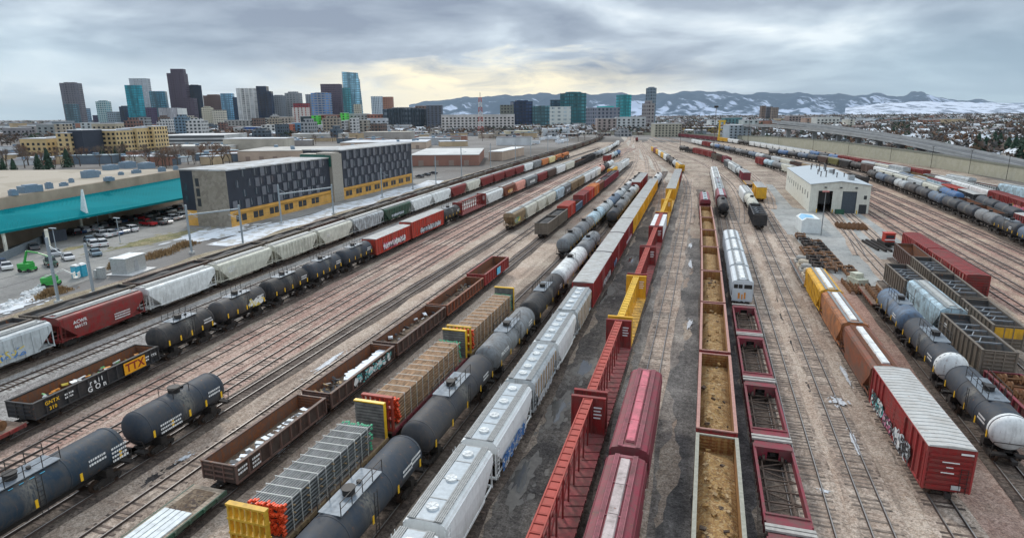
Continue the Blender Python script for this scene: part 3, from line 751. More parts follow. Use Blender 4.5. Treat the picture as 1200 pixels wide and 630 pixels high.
M_RAIL, _t, _b = newmat('rail_steel'); _nz = _t.sep(_t.n('NewGeometry').outputs['Normal'])[2]; _up = _t.m('GREATER_THAN', _nz, .5)
_t.put(_b.inputs['Base Color'], _t.mix(_up, (.055, .036, .028), (.30, .285, .27))); _t.put(_b.inputs['Roughness'], _t.m('SUBTRACT', .85, _t.m('MULTIPLY', _up, .45))); _t.put(_b.inputs['Metallic'], _t.m('MULTIPLY', _up, .4))
M_TIE = plain('weathered_sleeper_wood', (.135, .10, .08), .9, 0, .8, 1.6)
M_TIEL = plain('bleached_sleeper_wood', (.22, .175, .14), .9, 0, .7, 1.6)
G_BED = m_ground('track_bed_ballast', (.43, .33, .26), (.28, .215, .172), (.53, .44, .36), sc=.9, stain=.55, stretch=.2)
G_BEDD = m_ground('oily_shaded_track_bed', (.13, .10, .082), (.075, .06, .052), (.22, .18, .145), sc=.9, stain=.55, stretch=.2)  # oil-stained, and coloured darker still to deepen the shade under standing trains
TN = 0
def sheet(name, poly, mat, z, label=None):
    m = MB(); m.add([(p[0], p[1], z) for p in poly], [tuple(range(len(poly)))]); me = m.mesh(name, mat)
    if me.polygons and me.polygons[0].normal.z < 0: me.flip_normals()
    o = link(name, me); tag(o, label, 'ground' if label else None, kind='structure'); return o
def track(line, y0, y1, bed=None, tie_to=230, label=None, ties=M_TIE, bw=1.65):
    global TN; TN += 1; zb = .012+.004*(TN % 9)
    ys = [y0]; 
    while ys[-1] < y1: ys.append(min(y1, ys[-1]+(6 if ys[-1] < 250 else 20)))
    root = empty('railway_track', (line.x(y0), y0, 0), kind='structure'); root['label'] = label or 'standard gauge railway track of the yard'; root['category'] = 'railway track'
    ox, oy = line.x(y0), y0
    def at(y, dx): a = line.ang(y); return (line.x(y)+dx*math.cos(a)-ox, y+dx*math.sin(a)-oy)
    if bed is None: bed = G_BED
    if bed:
        m = MB(); vs = []
        rr = random.Random(TN)
        for y in ys:
            wv = bw+rr.uniform(-.25, .3)
            for dx, z in ((-wv, zb), (-1.35, .07+zb*.7), (1.35, .07+zb*.7), (wv, zb)): x, yy = at(y, dx); vs.append((x, yy, z))
        fs = []
        for i in range(len(ys)-1):
            for k in range(3): fs.append((i*4+k, i*4+k+1, (i+1)*4+k+1, (i+1)*4+k))
        m.add(vs, fs); link('ballast_bed', m.mesh('ballast_bed', bed), parent=root)
    for s in (-1, 1):
        m = MB(); vs = []
        for y in ys:
            for dx, z in ((-.075, .05), (-.038, RAILZ), (.038, RAILZ), (.075, .05)): x, yy = at(y, s*.7175+dx); vs.append((x, yy, z))
        fs = [(i*4+k, (i+1)*4+k, (i+1)*4+k+1, i*4+k+1) for i in range(len(ys)-1) for k in range(3)]
        m.add(vs, fs); link('rail', m.mesh('rail', M_RAIL), parent=root)
    if tie_to > y0:
        m = MB(); y = y0; rr = random.Random(TN+50)
        while y < min(y1, tie_to):
            w_ = 1.3+rr.uniform(-.09, .09); a = line.ang(y)+rr.uniform(-.02, .02); cx_, cy_ = line.x(y)-ox, y-oy
            c, s_ = math.cos(a), math.sin(a); zt = .10+zb*.5+rr.uniform(-.05, .015); hw = .115
            vs = [(cx_+dx*c-dy*s_, cy_+dx*s_+dy*c, z) for z in (.01, zt) for dx, dy in ((-w_, -hw), (w_, -hw), (w_, hw), (-w_, hw))]
            m.add(vs, [(4, 5, 6, 7), (0, 1, 5, 4), (1, 2, 6, 5), (2, 3, 7, 6), (3, 0, 4, 7)]); y += .55
        link('sleepers', m.mesh('sleepers', ties), parent=root)['kind'] = 'stuff'
    return root
# ------------------------------------------------------------------ trains
ORD = 'first second third fourth fifth sixth seventh eighth ninth tenth eleventh twelfth thirteenth fourteenth fifteenth sixteenth seventeenth eighteenth nineteenth twentieth'.split()
def ordn(i):
    if i < 20: return ORD[i]
    n = i+1; return '%d%s' % (n, {1: 'st', 2: 'nd', 3: 'rd'}.get(n % 10 if n % 100 not in (11, 12, 13) else 0, 'th'))
CNAME = dict(brightred='bright red', lightgrey='light grey', darkgrey='dark grey', bluegrey='blue-grey', slate='slate grey', lightblue='pale blue', pinkred='pink-red',
             ochre='ochre-lined', coal='grey-brown', silver='silver grey', paleyellow='pale yellow', navy='navy blue', rust='rusty orange')
DECKW = plain('deck_planks', (.22, .15, .11), .85, 0, .5, 2.0)
WOODG = plain('grey_wood_planks', (.17, .16, .145), .85, 0, .5, 1.5)
LIN_D = paint('lining_dark_steel', (.05, .055, .06), .7, .6, .25, .5)
LIN_R = paint('lining_rusty', (.15, .07, .042), .8, .5, .6, .7)
LIN_O = paint('lining_ochre', (.36, .20, .06), .8, .35, .6, .7)
LIN_G = paint('lining_grey', (.13, .14, .15), .7, .4, .1, .5)
COALM = plain('coal', (.018, .018, .019), .75, 0, .6, 2.0, .6)
MC['hatch_white'] = paint('hatch_white', (.80, .82, .80), .45, .3, 0.02, .3)
def mats_for(kind, col, o):
    d = {'BODY': pm(col, min(.9, o.get('dirt', .42)+(.16 if PAL[col][0] < .5 else -.10)), o.get('rust', .12 if kind in ('gon', 'gonb', 'coal', 'coalb') else .04))}
    d['RIM'] = o.get('rim') or d['BODY']; d['INNER'] = o.get('inner') or (LIN_D if kind.startswith('coal') else LIN_R)
    d['ROOFP'] = plain('roof_panel_grey', (.40, .45, .48), .5, 0, .2); d['BRACE'] = plain('brace_grey', (.25, .27, .29), .6, .2); d['HATCH'] = o.get('hatch') or (d['BODY'] if col in ('maroon', 'pinkred') else MC['hatch_white'] if kind in ('hopx', 'hopxr', 'hopn') else plain('hatch_grey', (.42, .43, .41), .6, 0, .25))
    d['CHORD'] = o.get('chord') or d['BODY']; d['PLAT'] = plain('platform_grey', (.20, .23, .26), .6, .3); d['TRUSS'] = plain('truss_rusty', (.11, .075, .055), .8)
    d['GREYM'] = plain('platform_concrete_grey', (.40, .38, .35), .8); d['DECK'] = o.get('deck') or DECKW; d['WOODM'] = WOODG
    
    if kind.startswith('tank'): d['BODY'] = paint('tankpaint_%s_%d' % (col, o.get('dirt', .42)*100), PAL[col], .5, min(.8, o.get('dirt', .42)+.12), .05, .7, spill=(.02, .02, .02) if PAL[col][0] > .15 else (.16, .15, .13))
    d['BAND'] = d['BODY']; d['POST'] = paint('post_'+col, tuple(min(1, q*1.35+.012) for q in PAL[col]), .5, .4, .12); d['CBDECK'] = paint('cbdeck_'+col, tuple(q*.9+.06 for q in PAL[col]), .8, .6, .1)  # POST: body paint lightened so ribs stand out where soft light shades little
    if col in ('maroon', 'pinkred') and kind.startswith('hop'): d['GRATE'] = paint('maroon_walkway', (.34, .11, .13), .7, .5, .05)
    if col == 'rust' or col == 'orange': d['GRATE'] = paint('rusty_walkway', (.17, .07, .04), .8, .5, .4)
    if kind == 'loco': d['BAND'] = pm('black')
    d['RIBS'] = o.get('ribm') or d['BODY']
    if kind in ('gon', 'gonb') and col not in ('black', 'red'): d['BODY'] = paint('dark_'+col, tuple(q*.4 for q in PAL[col]), .6, .5, .2)
    if o.get('roof'): d['ROOFG'] = o['roof']
    return d
CARS = []
def heap(L, W, z0, hm, seed, mat, name, res=.45):
    rr = random.Random(seed); ny = max(4, int(L/res)); nx = max(3, int(W/res)); m = MB(); vs = []; hs = {}
    bumps = [(rr.uniform(-W/2, W/2), rr.uniform(-L/2, L/2), rr.uniform(.5, 1.6), rr.uniform(.2, 1)) for _ in range(int(L*1.2))]
    for j in range(ny+1):
        for i in range(nx+1):
            x = -W/2+W*i/nx; y = -L/2+L*j/ny
            e = min(1, (W/2-abs(x))/.5, (L/2-abs(y))/1.2)
            hgt = sum(a*math.exp(-((x-bx)**2+(y-by)**2)/(r*r)) for bx, by, r, a in bumps)*.45
            vs.append((x, y, z0+max(0, e)*min(hm, hm*(.3+.7*hgt))+rr.uniform(-.05, .05)*(1 if e > 0 else 0)))
    for j in range(ny):
        for i in range(nx): a = j*(nx+1)+i; m.add([], []); m.f.append((a, a+1, a+nx+2, a+nx+1)); m.sm.append(False)
    m.v = vs; return m.mesh(name, mat)
def put(kind, col, line, ya, yb, label, group=None, o=None, lod=None):
    o = o or {}; yc = (ya+yb)/2; L = (yb-ya)/math.cos(line.ang(yc)); 
    d = math.hypot(line.x(yc), yc)
    if lod is None: lod = 0 if d < 78 else 1 if d < 185 else 2
    kw = dict(o.get('kw', {}))
    nm, cat, words, fn, _ = KIND[kind]
    root = empty(nm, (line.x(yc), yc, RAILZ), line.ang(yc), label, cat, group)
    ml = mats_for(kind, col, o)
    place_parts(proto(kind, L, lod, **kw), root, ml)
    for ex in o.get('extra', []): place_parts(ex(round(L*2)/2), root, ml)
    if kind == 'coal' and o.get('load', True):
        hp = 'coal%d' % (hash(round(L)) % 3)
        if (hp, round(L)) not in MC: MC[(hp, round(L))] = heap(L-1.6, 2.6, 3.1, .55, int(L), COALM, 'coal_load', .8)
        c = link('coal_load', MC[(hp, round(L))], None, None, (line.x(yc), yc, RAILZ+.1), line.ang(yc))
        tag(c, 'black coal heaped in the '+o.get('short', 'coal car'), 'coal', 'coal loads', 'stuff')
    CARS.append((root, L)); return root
def lab16(s):
    ws = s.split(); return ' '.join(ws[:16])
def train(desc, line, ys, cars, group=None, near_from=0):
    """cars listed from the end nearest the camera; ys are the coupler positions"""
    for i, c in enumerate(cars):
        kind, col = c[0], c[1]; o = c[2] if len(c) > 2 else {}
        words = o.get('words') or KIND[kind][2]
        lb = o.get('label') or '%s %s, %s car back in the %s' % (CNAME.get(col, col), words, ordn(i+near_from), desc)
        put(kind, col, line, ys[i], ys[i+1], lb, group or 'cars of the '+desc, o)
def yj(z, pts): return [P(x, y, z)[1] for x, y in pts]
def even(a, b, n): return [a+(b-a)*i/n for i in range(n+1)]
def smooth_ys(ys, deg=2):
    k = np.arange(len(ys)); c = np.polyfit(k, ys, deg); s = np.polyval(c, k); s[0] = ys[0]; s[-1] = ys[-1]; return list((s+np.array(ys))/2)
# ---- lines
zA = [(51.3,369.5),(141.7,338.5),(216,314),(275.6,294),(353,268.6),(432,243),(464,234.7),(487.7,227),(504,221),(524,215),(541,210),(570,200.3),(600,190.6)]
LA = Line([(-80.3, 25)]+[tuple(P(x, y, 3.6)[:2]) for x, y in zA]+[(-103.5, 400), (-107, 500), (-113, 606), (-124, 740), (-139, 860)], 4)
jB = [(65,374.5),(163,338),(240,310.5),(307.6,289),(359.7,271.5),(404,258.4),(442,245.7),(475,234.5),(500.6,226.7),(523.5,219.5),(543,214),(560.5,208.8),(576,204),(589.5,200),(601.6,196.3),(612.4,193.3),(622.5,190),(632.7,187),(641.5,184.7),(648,182.5),(656,180),(664.4,177.5)]
LB = pline(4.5, jB, 2)
jC = [(178,391),(246.4,360),(305,334.6),(355,313),(396,297),(434,282),(468,264),(508,248),(533,240),(566,228.4),(586,220.5),(602,215),(615.8,210.5),(628,205),(639.4,200.7),(649,196.7),(659,192.6),(668,188.6)]
LC = Line([(-59.5, 30)]+[tuple(P(x, y, 4.2)[:2]) for x, y in jC]+[(-75.1, 496), (-84, 614)], 3)
jD = [(591,250),(610,242.5),(624,235),(636,229),(646.6,223),(656,217.5),(666,214),(674,209.4),(683,205.4),(690.4,201.3),(695,198.7),(700.7,195),(707,193),(711,190),(716,187)]
LD = Line([(-44.6, 35), (-44.4, 44)]+[tuple(P(x, y, 4.5)[:2]) for x, y in jD], 2)
LX = Line([(-34.1, 33), (-34.5, 46), (-34.1, 60), (-34.6, 75), (-35.2, 92), (-36.6, 106), (-36.6, 138), (-37.1, 163), (-37.7, 187), (-37.7, 211), (-38.2, 287), (-41.5, 330), (-43.4, 363)], 2)
LZ = Line([(-26.2, 27), (-26.2, 43), (-26.7, 62), (-27.0, 81), (-26.7, 118), (-26.1, 148), (-26.6, 181), (-27.1, 226)], 1)
LG = Line([(-21.0, 40), (-21.1, 57), (-21.6, 74), (-21.7, 92), (-21.9, 113), (-22.1, 130), (-22.6, 173), (-23.2, 200), (-24.0, 224)], 2)
LH = Line([(-15.2, 29), (-15.2, 39), (-15.4, 51), (-15.6, 61), (-15.8, 85), (-16.7, 106), (-16.9, 144), (-18.2, 198), (-18.7, 239), (-19.2, 275)], 1)
LI = Line([(-8.5, 49), (-8.8, 71), (-9.0, 92), (-9.2, 114), (-9.9, 155), (-10.5, 184), (-11, 208), (-11.5, 264), (-11.9, 305)], 1)
LJ = Line([(-4.1, 41), (-4.3, 57), (-4.9, 150), (-6.2, 250)], 2)
LK = Line([(2.3, 49), (2.2, 68), (2.1, 87), (1.9, 106), (1.6, 126), (1.3, 145), (1.1, 164), (.6, 184), (-.3, 206)], 2)
LL = Line([(6.5, 39), (6.7, 51), (6.6, 64), (6.7, 78), (6.5, 91), (6.4, 105), (6.3, 117), (6.1, 138), (4.8, 184), (4.7, 206), (4.6, 237), (4.1, 273), (3.5, 310)], 2)
L1 = Line([(9.8, 41.5), (9.2, 57.6), (9.1, 100), (8.6, 160), (7.4, 230), (4.5, 300)], 2)
L2 = Line([(13.5, 42.6), (13.3, 58.8), (13.3, 120), (13.7, 175), (13.0, 209), (12.5, 240)], 2)
LM = Line([(18.2, 47), (18.4, 63), (18.1, 77), (18.0, 92), (17.7, 106), (17.9, 221), (17.3, 251), (15.5, 297), (13.5, 334), (9.7, 365)], 3)
LN = Line([(24.8, 54), (25.7, 68), (25.9, 83), (25.6, 96)], 1)
LO = Line([(30.6, 73), (31.1, 87), (31.3, 102), (31.1, 114)], 1)
LP = Line([(35.0, 82), (35.8, 95), (36.6, 109), (37, 121), (37.3, 134)], 1)
LQ = Line([(40.3, 107), (41.3, 127), (41.0, 144)], 1)
LR = Line([(68.1, 173), (68.4, 186), (68.5, 199), (68.6, 212), (69.1, 226), (69.6, 242), (69.8, 258), (69.6, 275), (68.5, 310)], 2)
LX2 = Line([(73.1, 187), (74.8, 210), (75.2, 229), (75.7, 253), (75.5, 276), (73.5, 307)], 2)
jV = [(901,174),(935,178),(965,183),(990,188),(1008,191),(1030,195.5),(1047,199),(1062,203.5),(1083,208),(1100,213),(1122,219.5),(1140,226),(1158,232),(1175,238),(1192,245)]
LV = pline(4.3, jV, 3)
LW1 = pline(4.5, [(1013,188),(1035,192),(1055,196),(1085,202),(1106,207),(1135,215),(1162,222),(1200,234)], 2)
LT = pline(4.5, [(812,158),(862,163),(874,164.5),(900,168),(930,173),(962,180),(988,184),(1060,192),(1100,200),(1142,208),(1165,212.5),(1188,217),(1200,221)], 3)
LU = pline(4.3, [(812,163),(848,171),(882,178),(909,184),(925,187),(945,190),(970,197),(1008,207)], 2)
LS0 = pline(4.0, [(795,171),(812,173),(830,178),(855,186)], 2)
LS2 = pline(4.5, [(898,186),(913,190),(930,194)], 1)
LS4 = Line([(13.6, 160), (13.7, 184), (13.2, 209), (12.7, 229)], 2)
LI2 = pline(4.5, [(765,171),(770,174),(775,177),(781,180),(787,183.5),(793,188),(799,193)], 2)
LE2 = Line([(-42.4, 290), (-42.6, 311), (-43.8, 363)], 1)
LDE = Line([(-59.6, 387), (-59.9, 405), (-60.3, 435)], 1)
# ---- ground sheets
def quad(x0, x1, y0, y1): return [(x0, y0), (x1, y0), (x1, y1), (x0, y1)]
def rag(f, seed, amp=.35):
    r_ = random.Random(seed); ph = [r_.uniform(0, 6.28) for _ in range(5)]
    return lambda y: f(y)+amp*(.9*math.sin(y*.21+ph[0])+.6*math.sin(y*.53+ph[1])+.45*math.sin(y*1.27+ph[2])+.35*math.sin(y*2.9+ph[3]))+r_.uniform(-.22, .22)*amp
def ribbon(lf, rf, ys): return [(lf(y), y) for y in ys]+[(rf(y), y) for y in reversed(ys)]
yr = list(range(5, 701, 25))
m_far = m_ground('plain_of_suburb', (.16, .14, .12), (.09, .08, .07), (.32, .31, .30), sc=.02, stain=.5, stretch=1, oil=(.05, .055, .045), grit=.15)
sheet('ground', quad(-60000, 60000, -3000, 80000), m_far, -.06, 'brown and grey plain running out to the horizon')
sheet('yard_ground', ribbon(lambda y: LA.x(y)-16, lambda y: min(120, 64+y*.25) if y < 400 else 164-(y-400)*.3, yr), G_MID, -.03, 'trodden gravel ground under the whole railway yard')
sheet('left_yard_ballast', ribbon(lambda y: LC.x(y)+2.2, lambda y: LZ.x(y)-3.4, [float(q) for q in range(6, 420, 12)]), G_TAN, 0.0, 'tan stained ballast between the left yard tracks')
sheet('pink_yard_ballast', ribbon(rag(lambda y: LC.x(y)+2.2+.6*math.sin(y*.13), 50), rag(lambda y: LC.x(y)+13.5+.9*math.sin(y*.07), 51), [q*1.0 for q in range(6, 420, 2)]), G_PINK, 0.004, 'pink ballast beside the left tank car train')
sheet('grey_mainline_ballast', ribbon(lambda y: LB.x(y)+2.0, lambda y: LC.x(y)-1.9+.3*math.sin(y*.3), [float(q) for q in range(6, 380, 8)]), G_GREY, 0.004, 'clean grey ballast between hoppers and tank cars')
sheet('oily_lane', ribbon(rag(lambda y: LH.x(y)+1.9+.25*math.sin(y*.4), 10), rag(lambda y: LI.x(y)-1.2+.3*math.sin(y*.23), 11), [q*1.0 for q in range(6, 200, 1)]), G_DARK, 0.004, 'dark oily lane between white hoppers and centre-beam flatcars')
sheet('middle_lane', ribbon(rag(lambda y: LI.x(y)+1.6, 20), rag(lambda y: LK.x(y)-3.6+.5*math.sin(y*.11), 21), [q*1.0 for q in range(6, 250, 1)]), m_ground('middle_gravel', (.24, .21, .185), (.14, .12, .108), (.38, .34, .295), stain=.5, sc=.9), 0.008, 'grey brown gravel around the maroon hopper track')
sheet('dark_lane', ribbon(rag(lambda y: LK.x(y)-3.7+.6*math.sin(y*.17), 30), rag(lambda y: LK.x(y)-.9+.3*math.sin(y*.31), 31), [q*1.0 for q in range(6, 150, 1)]), m_ground('dark_grey_lane', (.15, .14, .13), (.09, .084, .08), (.26, .24, .22), stain=.4, sc=.9), 0.012, 'dark gravel lane left of the ochre gondolas')
sheet('dark_strip', ribbon(rag(lambda y: LK.x(y)+1.3, 40), rag(lambda y: LL.x(y)-1.3, 41), [q*1.0 for q in range(6, 140, 1)]), m_ground('dark_strip_gravel', (.11, .10, .10), (.075, .07, .07), (.20, .18, .165), stain=.3, sc=.9), 0.012, 'dark gravel strip between ochre gondolas and well cars')
sheet('right_yard_ballast', ribbon(lambda y: LL.x(y)+1.5, lambda y: LM.x(y)+.5, [float(q) for q in range(6, 300, 12)]), G_TAN, 0.0, 'tan ballast under the two empty right tracks')
G_PINK2 = m_ground('pink_brown_earth', (.42, .26, .205), (.30, .19, .155), (.42, .32, .25), stain=.35)
sheet('right_pink_ballast', ribbon(rag(lambda y: LM.x(y)-.6+.7*math.sin(y*.12), 60), rag(lambda y: LN.x(y)+2.5, 61), [q*1.0 for q in range(6, 118, 2)]), G_PINK2, 0.004, 'pink earth between red boxcar and blue tank cars')
sheet('far_right_ballast', ribbon(lambda y: 43.5, lambda y: LR.x(y)+2, [float(q) for q in range(60, 330, 15)]), m_ground('striped_pink_ballast', (.42, .29, .225), (.29, .205, .16), (.52, .42, .31), sc=.6, stain=.4), 0.004, 'pink and tan ballast under the empty right tracks')
G_CONC = m_ground('concrete_pad', (.34, .335, .315), (.27, .28, .27), (.44, .44, .42), sc=.5, stain=.55, stretch=.5, oil=(.12, .12, .12), grit=.2)
sheet('concrete_pad', [(20.6, 175), (21.2, 150), (22.6, 135), (23.2, 120), (26.5, 98), (29.0, 96), (29.2, 117), (33, 119), (33.6, 136), (43.6, 140), (43.6, 204), (30, 204), (21.5, 215)], G_CONC, 0.016, 'stained concrete pad in front of the white workshop')
sheet('shop_road', [(18.5, 160), (22, 160), (26.5, 200), (26.5, 275), (22.0, 280), (19.6, 200)], G_CONC, 0.02, 'grey road past the left side of the workshop')
# ---- tracks
track(LA, 12, 900, G_BEDD, 200, 'main line track carrying the coal train')
track(shifted(LA, -5.8), 12, 800, G_GREY, 200, 'light rail track next to the coal train'); track(shifted(LA, -10.2), 12, 800, G_GREY, 200, 'light rail track below the catenary masts')
track(LB, 12, 560, G_BEDD, 150, 'track carrying the leftmost hopper train')
LBC = Line([(-71.1, 41.8), (-72.4, 62), (-73.8, 81), (-75.5, 120), (-78, 200), (-80.5, 300), (-84, 420)], 2)
track(LBC, 12, 560, G_GREY, 230, 'empty track on clean grey ballast')
track(LC, 8, 700, G_BEDD, 230, 'track carrying the red and black gondola and tank cars')
for i, (dx, ex) in enumerate(((4.4, 1), (8.6, 2), (12.3, 3))):
    track(Line([(LC.x(y)+dx, y) for y in (8, 60, 120, 200, 300, 420)], 2), 8, 560, G_PINK, 240, 'empty left yard track, %s right of the tank car train' % ORD[i])
track(LD, 8, 430, G_BEDD, 250, 'track carrying the two near dark tank cars')
track(Line([((LD.x(y)+LX.x(y))/2, y) for y in (8, 60, 120, 200, 300)], 2), 8, 380, None, 250, 'empty track between dark tank cars and brown gondolas')
track(LX, 8, 400, G_BEDD, 250, 'track carrying the brown gondolas')
track(LZ, 8, 270, G_BEDD, 200, 'track under the pipe flatcars'); track(LG, 8, 300, G_BEDD, 230, 'track under the large grey tank cars')
track(LH, 8, 330, G_BEDD, 160, 'track under the white hoppers'); track(LI, 8, 330, G_BEDD, 120, 'track under the centre-beam flatcars')
track(LJ, 8, 290, None, 260, 'track behind the maroon hoppers', ties=M_TIEL); track(LK, 8, 250, G_BEDD, 60, 'track under the ochre gondolas')
track(LL, 8, 330, G_BEDD, 260, 'track under the well cars'); track(L1, 8, 330, None, 260, 'first empty track right of the well cars', ties=M_TIEL)
track(L2, 8, 250, None, 260, 'second empty track right of the well cars', ties=M_TIEL); track(LM, 8, 385, None, 260, 'track under the red boxcar')
track(LN, 8, 112, G_BEDD, 112, 'track under the blue and black tank cars'); track(LO, 8, 118, G_BEDD, 110); track(LP, 40, 138, G_BEDD, 138); track(LQ, 40, 147, G_BEDD, 147)
for i, x in enumerate((46.0, 50.4, 54.6, 59.0, 63.4)):
    l = Line([(x, 40), (x+.2, 150), (x+.6, 220), (x-.8-.5*i, 300), (x-9-1.5*i, 420)], 3); track(l, 40, 460, G_PINK2, 270, 'empty right yard track, %s from the workshop' % ORD[i])
for l, a, b, nm in ((LR, 100, 360, 'long tank car string'), (LX2, 120, 330, 'cream hoppers'), (LV, 120, 520, 'mixed cars'), (LW1, 150, 400, 'white hoppers'), (LT, 180, 850, 'string along the retaining wall'), (LU, 260, 700, 'blue tank cars')):
    track(l, a, b, G_BEDD, 0, 'far right track carrying the '+nm)
# workshop spur tracks set in the concrete
track(Line([(31.5, 110), (33.6, 150), (35.2, 200)], 1), 112, 199, None, 0, 'spur track set in concrete to the left workshop door')
track(Line([(38.5, 150), (40.5, 200)], 1), 150, 199, None, 0, 'spur track set in concrete to the right workshop door')
# curved leads into the throat
def curve(px, label):
    pts = [P(x, y) for x, y in px]; l = Line(pts, min(3, len(pts)-1)); ys = sorted(p[1] for p in pts); track(l, ys[0], ys[-1], None, 0, label)
for n_, px in enumerate([[(806,262),(806,232),(803,210),(792,192),(775,178),(757,166)], [(870,262),(860,225),(845,205),(820,190),(790,178),(760,164)], [(884,262),(876,232),(862,205),(838,190),(800,176),(762,162)],
     [(905,245),(890,215),(868,196),(838,183),(800,171),(765,160)], [(1015,300),(960,240),(915,203),(880,188),(830,174),(775,161)], [(1000,250),(940,215),(900,196),(860,182),(810,168),(768,158)],
     [(770,262),(775,225),(772,200),(762,182),(750,165)], [(745,250),(757,220),(758,195),(752,175),(745,162)], [(640,270),(700,215),(728,190),(738,172),(741,160)], [(590,262),(660,213),(705,187),(728,170),(738,159)], [(700,250),(738,205),(746,185),(744,163)]]):
    curve(px, 'curved lead track into the yard throat, %s of the fan' % ORD[n_])
def tri_path(pts, w, name, mat, z, label):
    m = MB(); vs = []
    for i, p in enumerate(pts):
        q = pts[min(i+1, len(pts)-1)]; o_ = pts[max(i-1, 0)]; d = Vector((q[0]-o_[0], q[1]-o_[1])).normalized(); n_ = Vector((-d.y, d.x))*w/2
        vs += [(p[0]+n_.x, p[1]+n_.y, z), (p[0]-n_.x, p[1]-n_.y, z)]
    m.add(vs, [(i*2, i*2+1, i*2+3, i*2+2) for i in range(len(pts)-1)]); me = m.mesh(name, mat); 
    if me.polygons[0].normal.z < 0: me.flip_normals()
    return tag(link(name, me), label, 'road', kind='structure')
tri_path([P(x, y) for x, y in ((800,222),(775,200),(745,176),(738,168),(730,160))], 7, 'dirt_road', m_ground('pale_dirt', (.40, .36, .30), (.32, .28, .24), (.5, .46, .4), stain=.2), .03, 'pale dirt road climbing into the yard throat')
G1 = lambda n: plain('spray_%s' % n, dict(w=(.75,.76,.74), k=(.03,.03,.035), b=(.08,.25,.6), t=(.12,.55,.55), y=(.8,.62,.1), p=(.7,.2,.35), s=(.5,.55,.58), c=(.10,.50,.72), g=(.15,.4,.15), o=(.75,.3,.05))[n], .5, 0, .15)
def graf(x, y, z, w, h, cols, seed, n=22): return lambda L: graffiti_parts(x, y, z, w, h, [G1(c) for c in cols], seed, n)
def txt(s, size, x, y, z, mat='WHT'): return lambda L: [text_part(s, size, x, y, z, mat)]
def dash(x, y, z, r, w=1.2): return lambda L: [marks(x, y, z, r, w)]
GRP = 'cars standing on the yard tracks'
# --- A coal train
ysA = [20+16.4*i for i in range(52)]
for i in range(51):
    ya, yb = ysA[i], ysA[i+1]
    put('coal', 'coal' if i % 3 else 'brown', LA, ya, yb, 'grey-brown coal car, %s car back in the long coal train' % ordn(i), 'cars of the long coal train', dict(dirt=.5, short='%s car of the long coal train' % ordn(i)), lod=None if i < 9 else 2)
# --- B hoppers on the far side main line
yB = yj(4.5, jB); yB = [yB[0]-15.2]+smooth_ys(yB, 3)
def rt(s1, s2, y=-6.0, z=3.0): return [lambda L: [text_part(s1, .62, 1.56, -L/2+3.2, 3.05, 'WHT'), text_part(s2, .55, 1.56, -L/2+3.2, 2.45, 'WHT')], ]
cB = [('hopr', 'lightgrey', dict(label='pale grey ribbed covered hopper with blue and yellow tag, nearest of the left hopper train', extra=[graf(1.6, 1.5, 2.0, 3.4, .9, 'sby', 5, 8)])),
 ('hop', 'red', dict(label='dark red covered hopper with white reporting marks in the left hopper train', extra=rt('ACWR', '460173')+[dash(1.6, 2.5, 2.2, 3, 2.5)])),
 ('hop', 'white', dict(label='pale blue-white covered hopper just behind the red one at left', extra=rt('SHLX', '45715'))), ('hop', 'cream', dict(extra=rt('NDYX', '80421'))), ('hopr', 'cream', dict(dirt=.5)), ('hop', 'cream', dict(extra=[dash(1.6, -4, 2.7, 2)])),
 ('hopr', 'lightgrey', dict(dirt=.8, rust=.2, label='weathered ribbed grey hopper streaked with rust, left of the green hopper')), ('hopr', 'green', dict(label='dark green ribbed covered hopper in the left hopper train', extra=[graf(1.62, -1, 1.9, 8, .9, 'sk', 8, 10)])),
 ('hop', 'white'), ('hop', 'white'), ('hopr', 'red'), ('hop', 'cream'), ('hopr', 'red'), ('hopr', 'red'), ('hopr', 'red'), ('hopr', 'red'), ('hop', 'white'), ('hop', 'grey'), ('hop', 'orange', dict(dirt=.5)), ('hop', 'paleyellow'),
 ('loco', 'orange', dict(label='orange and black diesel locomotive, nearer of the coupled pair')), ('loco', 'orange', dict(label='orange and black diesel locomotive, farther of the coupled pair'))]
train('left hopper train', LB, yB, cB)
# --- C
yC = yj(4.2, jC); yC = smooth_ys(yC[:6], 1)+yC[6:]
yg = [20.5, 36.0, yC[0]]
TTX = [lambda L: [part('sign_panel', MB().box(1.66, 1.70, L*.16-.0, L*.16+2.9, 1.12, 2.42), plain('sign_yellow', (.85, .38, .01), .5, 0, .15)), text_part('TTX', 1.25, 1.715, L*.16+1.45, 1.76, plain('sign_red', (.28, .02, .015), .5))],
       lambda L: [text_part('r a i l', .66, 1.68, -.9, 2.05, 'WHT'), text_part('G O n', .8, 1.68, -.9, 1.42, 'WHT'), text_part('GNTX', .5, 1.68, -L*.36, 2.1, 'YEL'), text_part('310', .5, 1.68, -L*.36, 1.5, 'YEL'), text_part('TTX', .4, 1.68, L*.42, 1.9, 'WHT'), marks(1.61, -L*.25, 2.0, 2, .8), marks(1.61, L*.36, 1.9, 2, .6)]]
put('flat', 'red', LC, yg[0], yg[1], 'low red flatcar with wheels aboard at the left edge', 'cars of the left tank car train', dict())
put('gon', 'black', LC, yg[1], yg[2], 'black open gondola with a yellow TTX panel and mixed scrap inside', 'cars of the left tank car train', dict(dirt=.3, rust=.05, kw=dict(top=2.55, nrib=13), inner=LIN_R, extra=TTX))
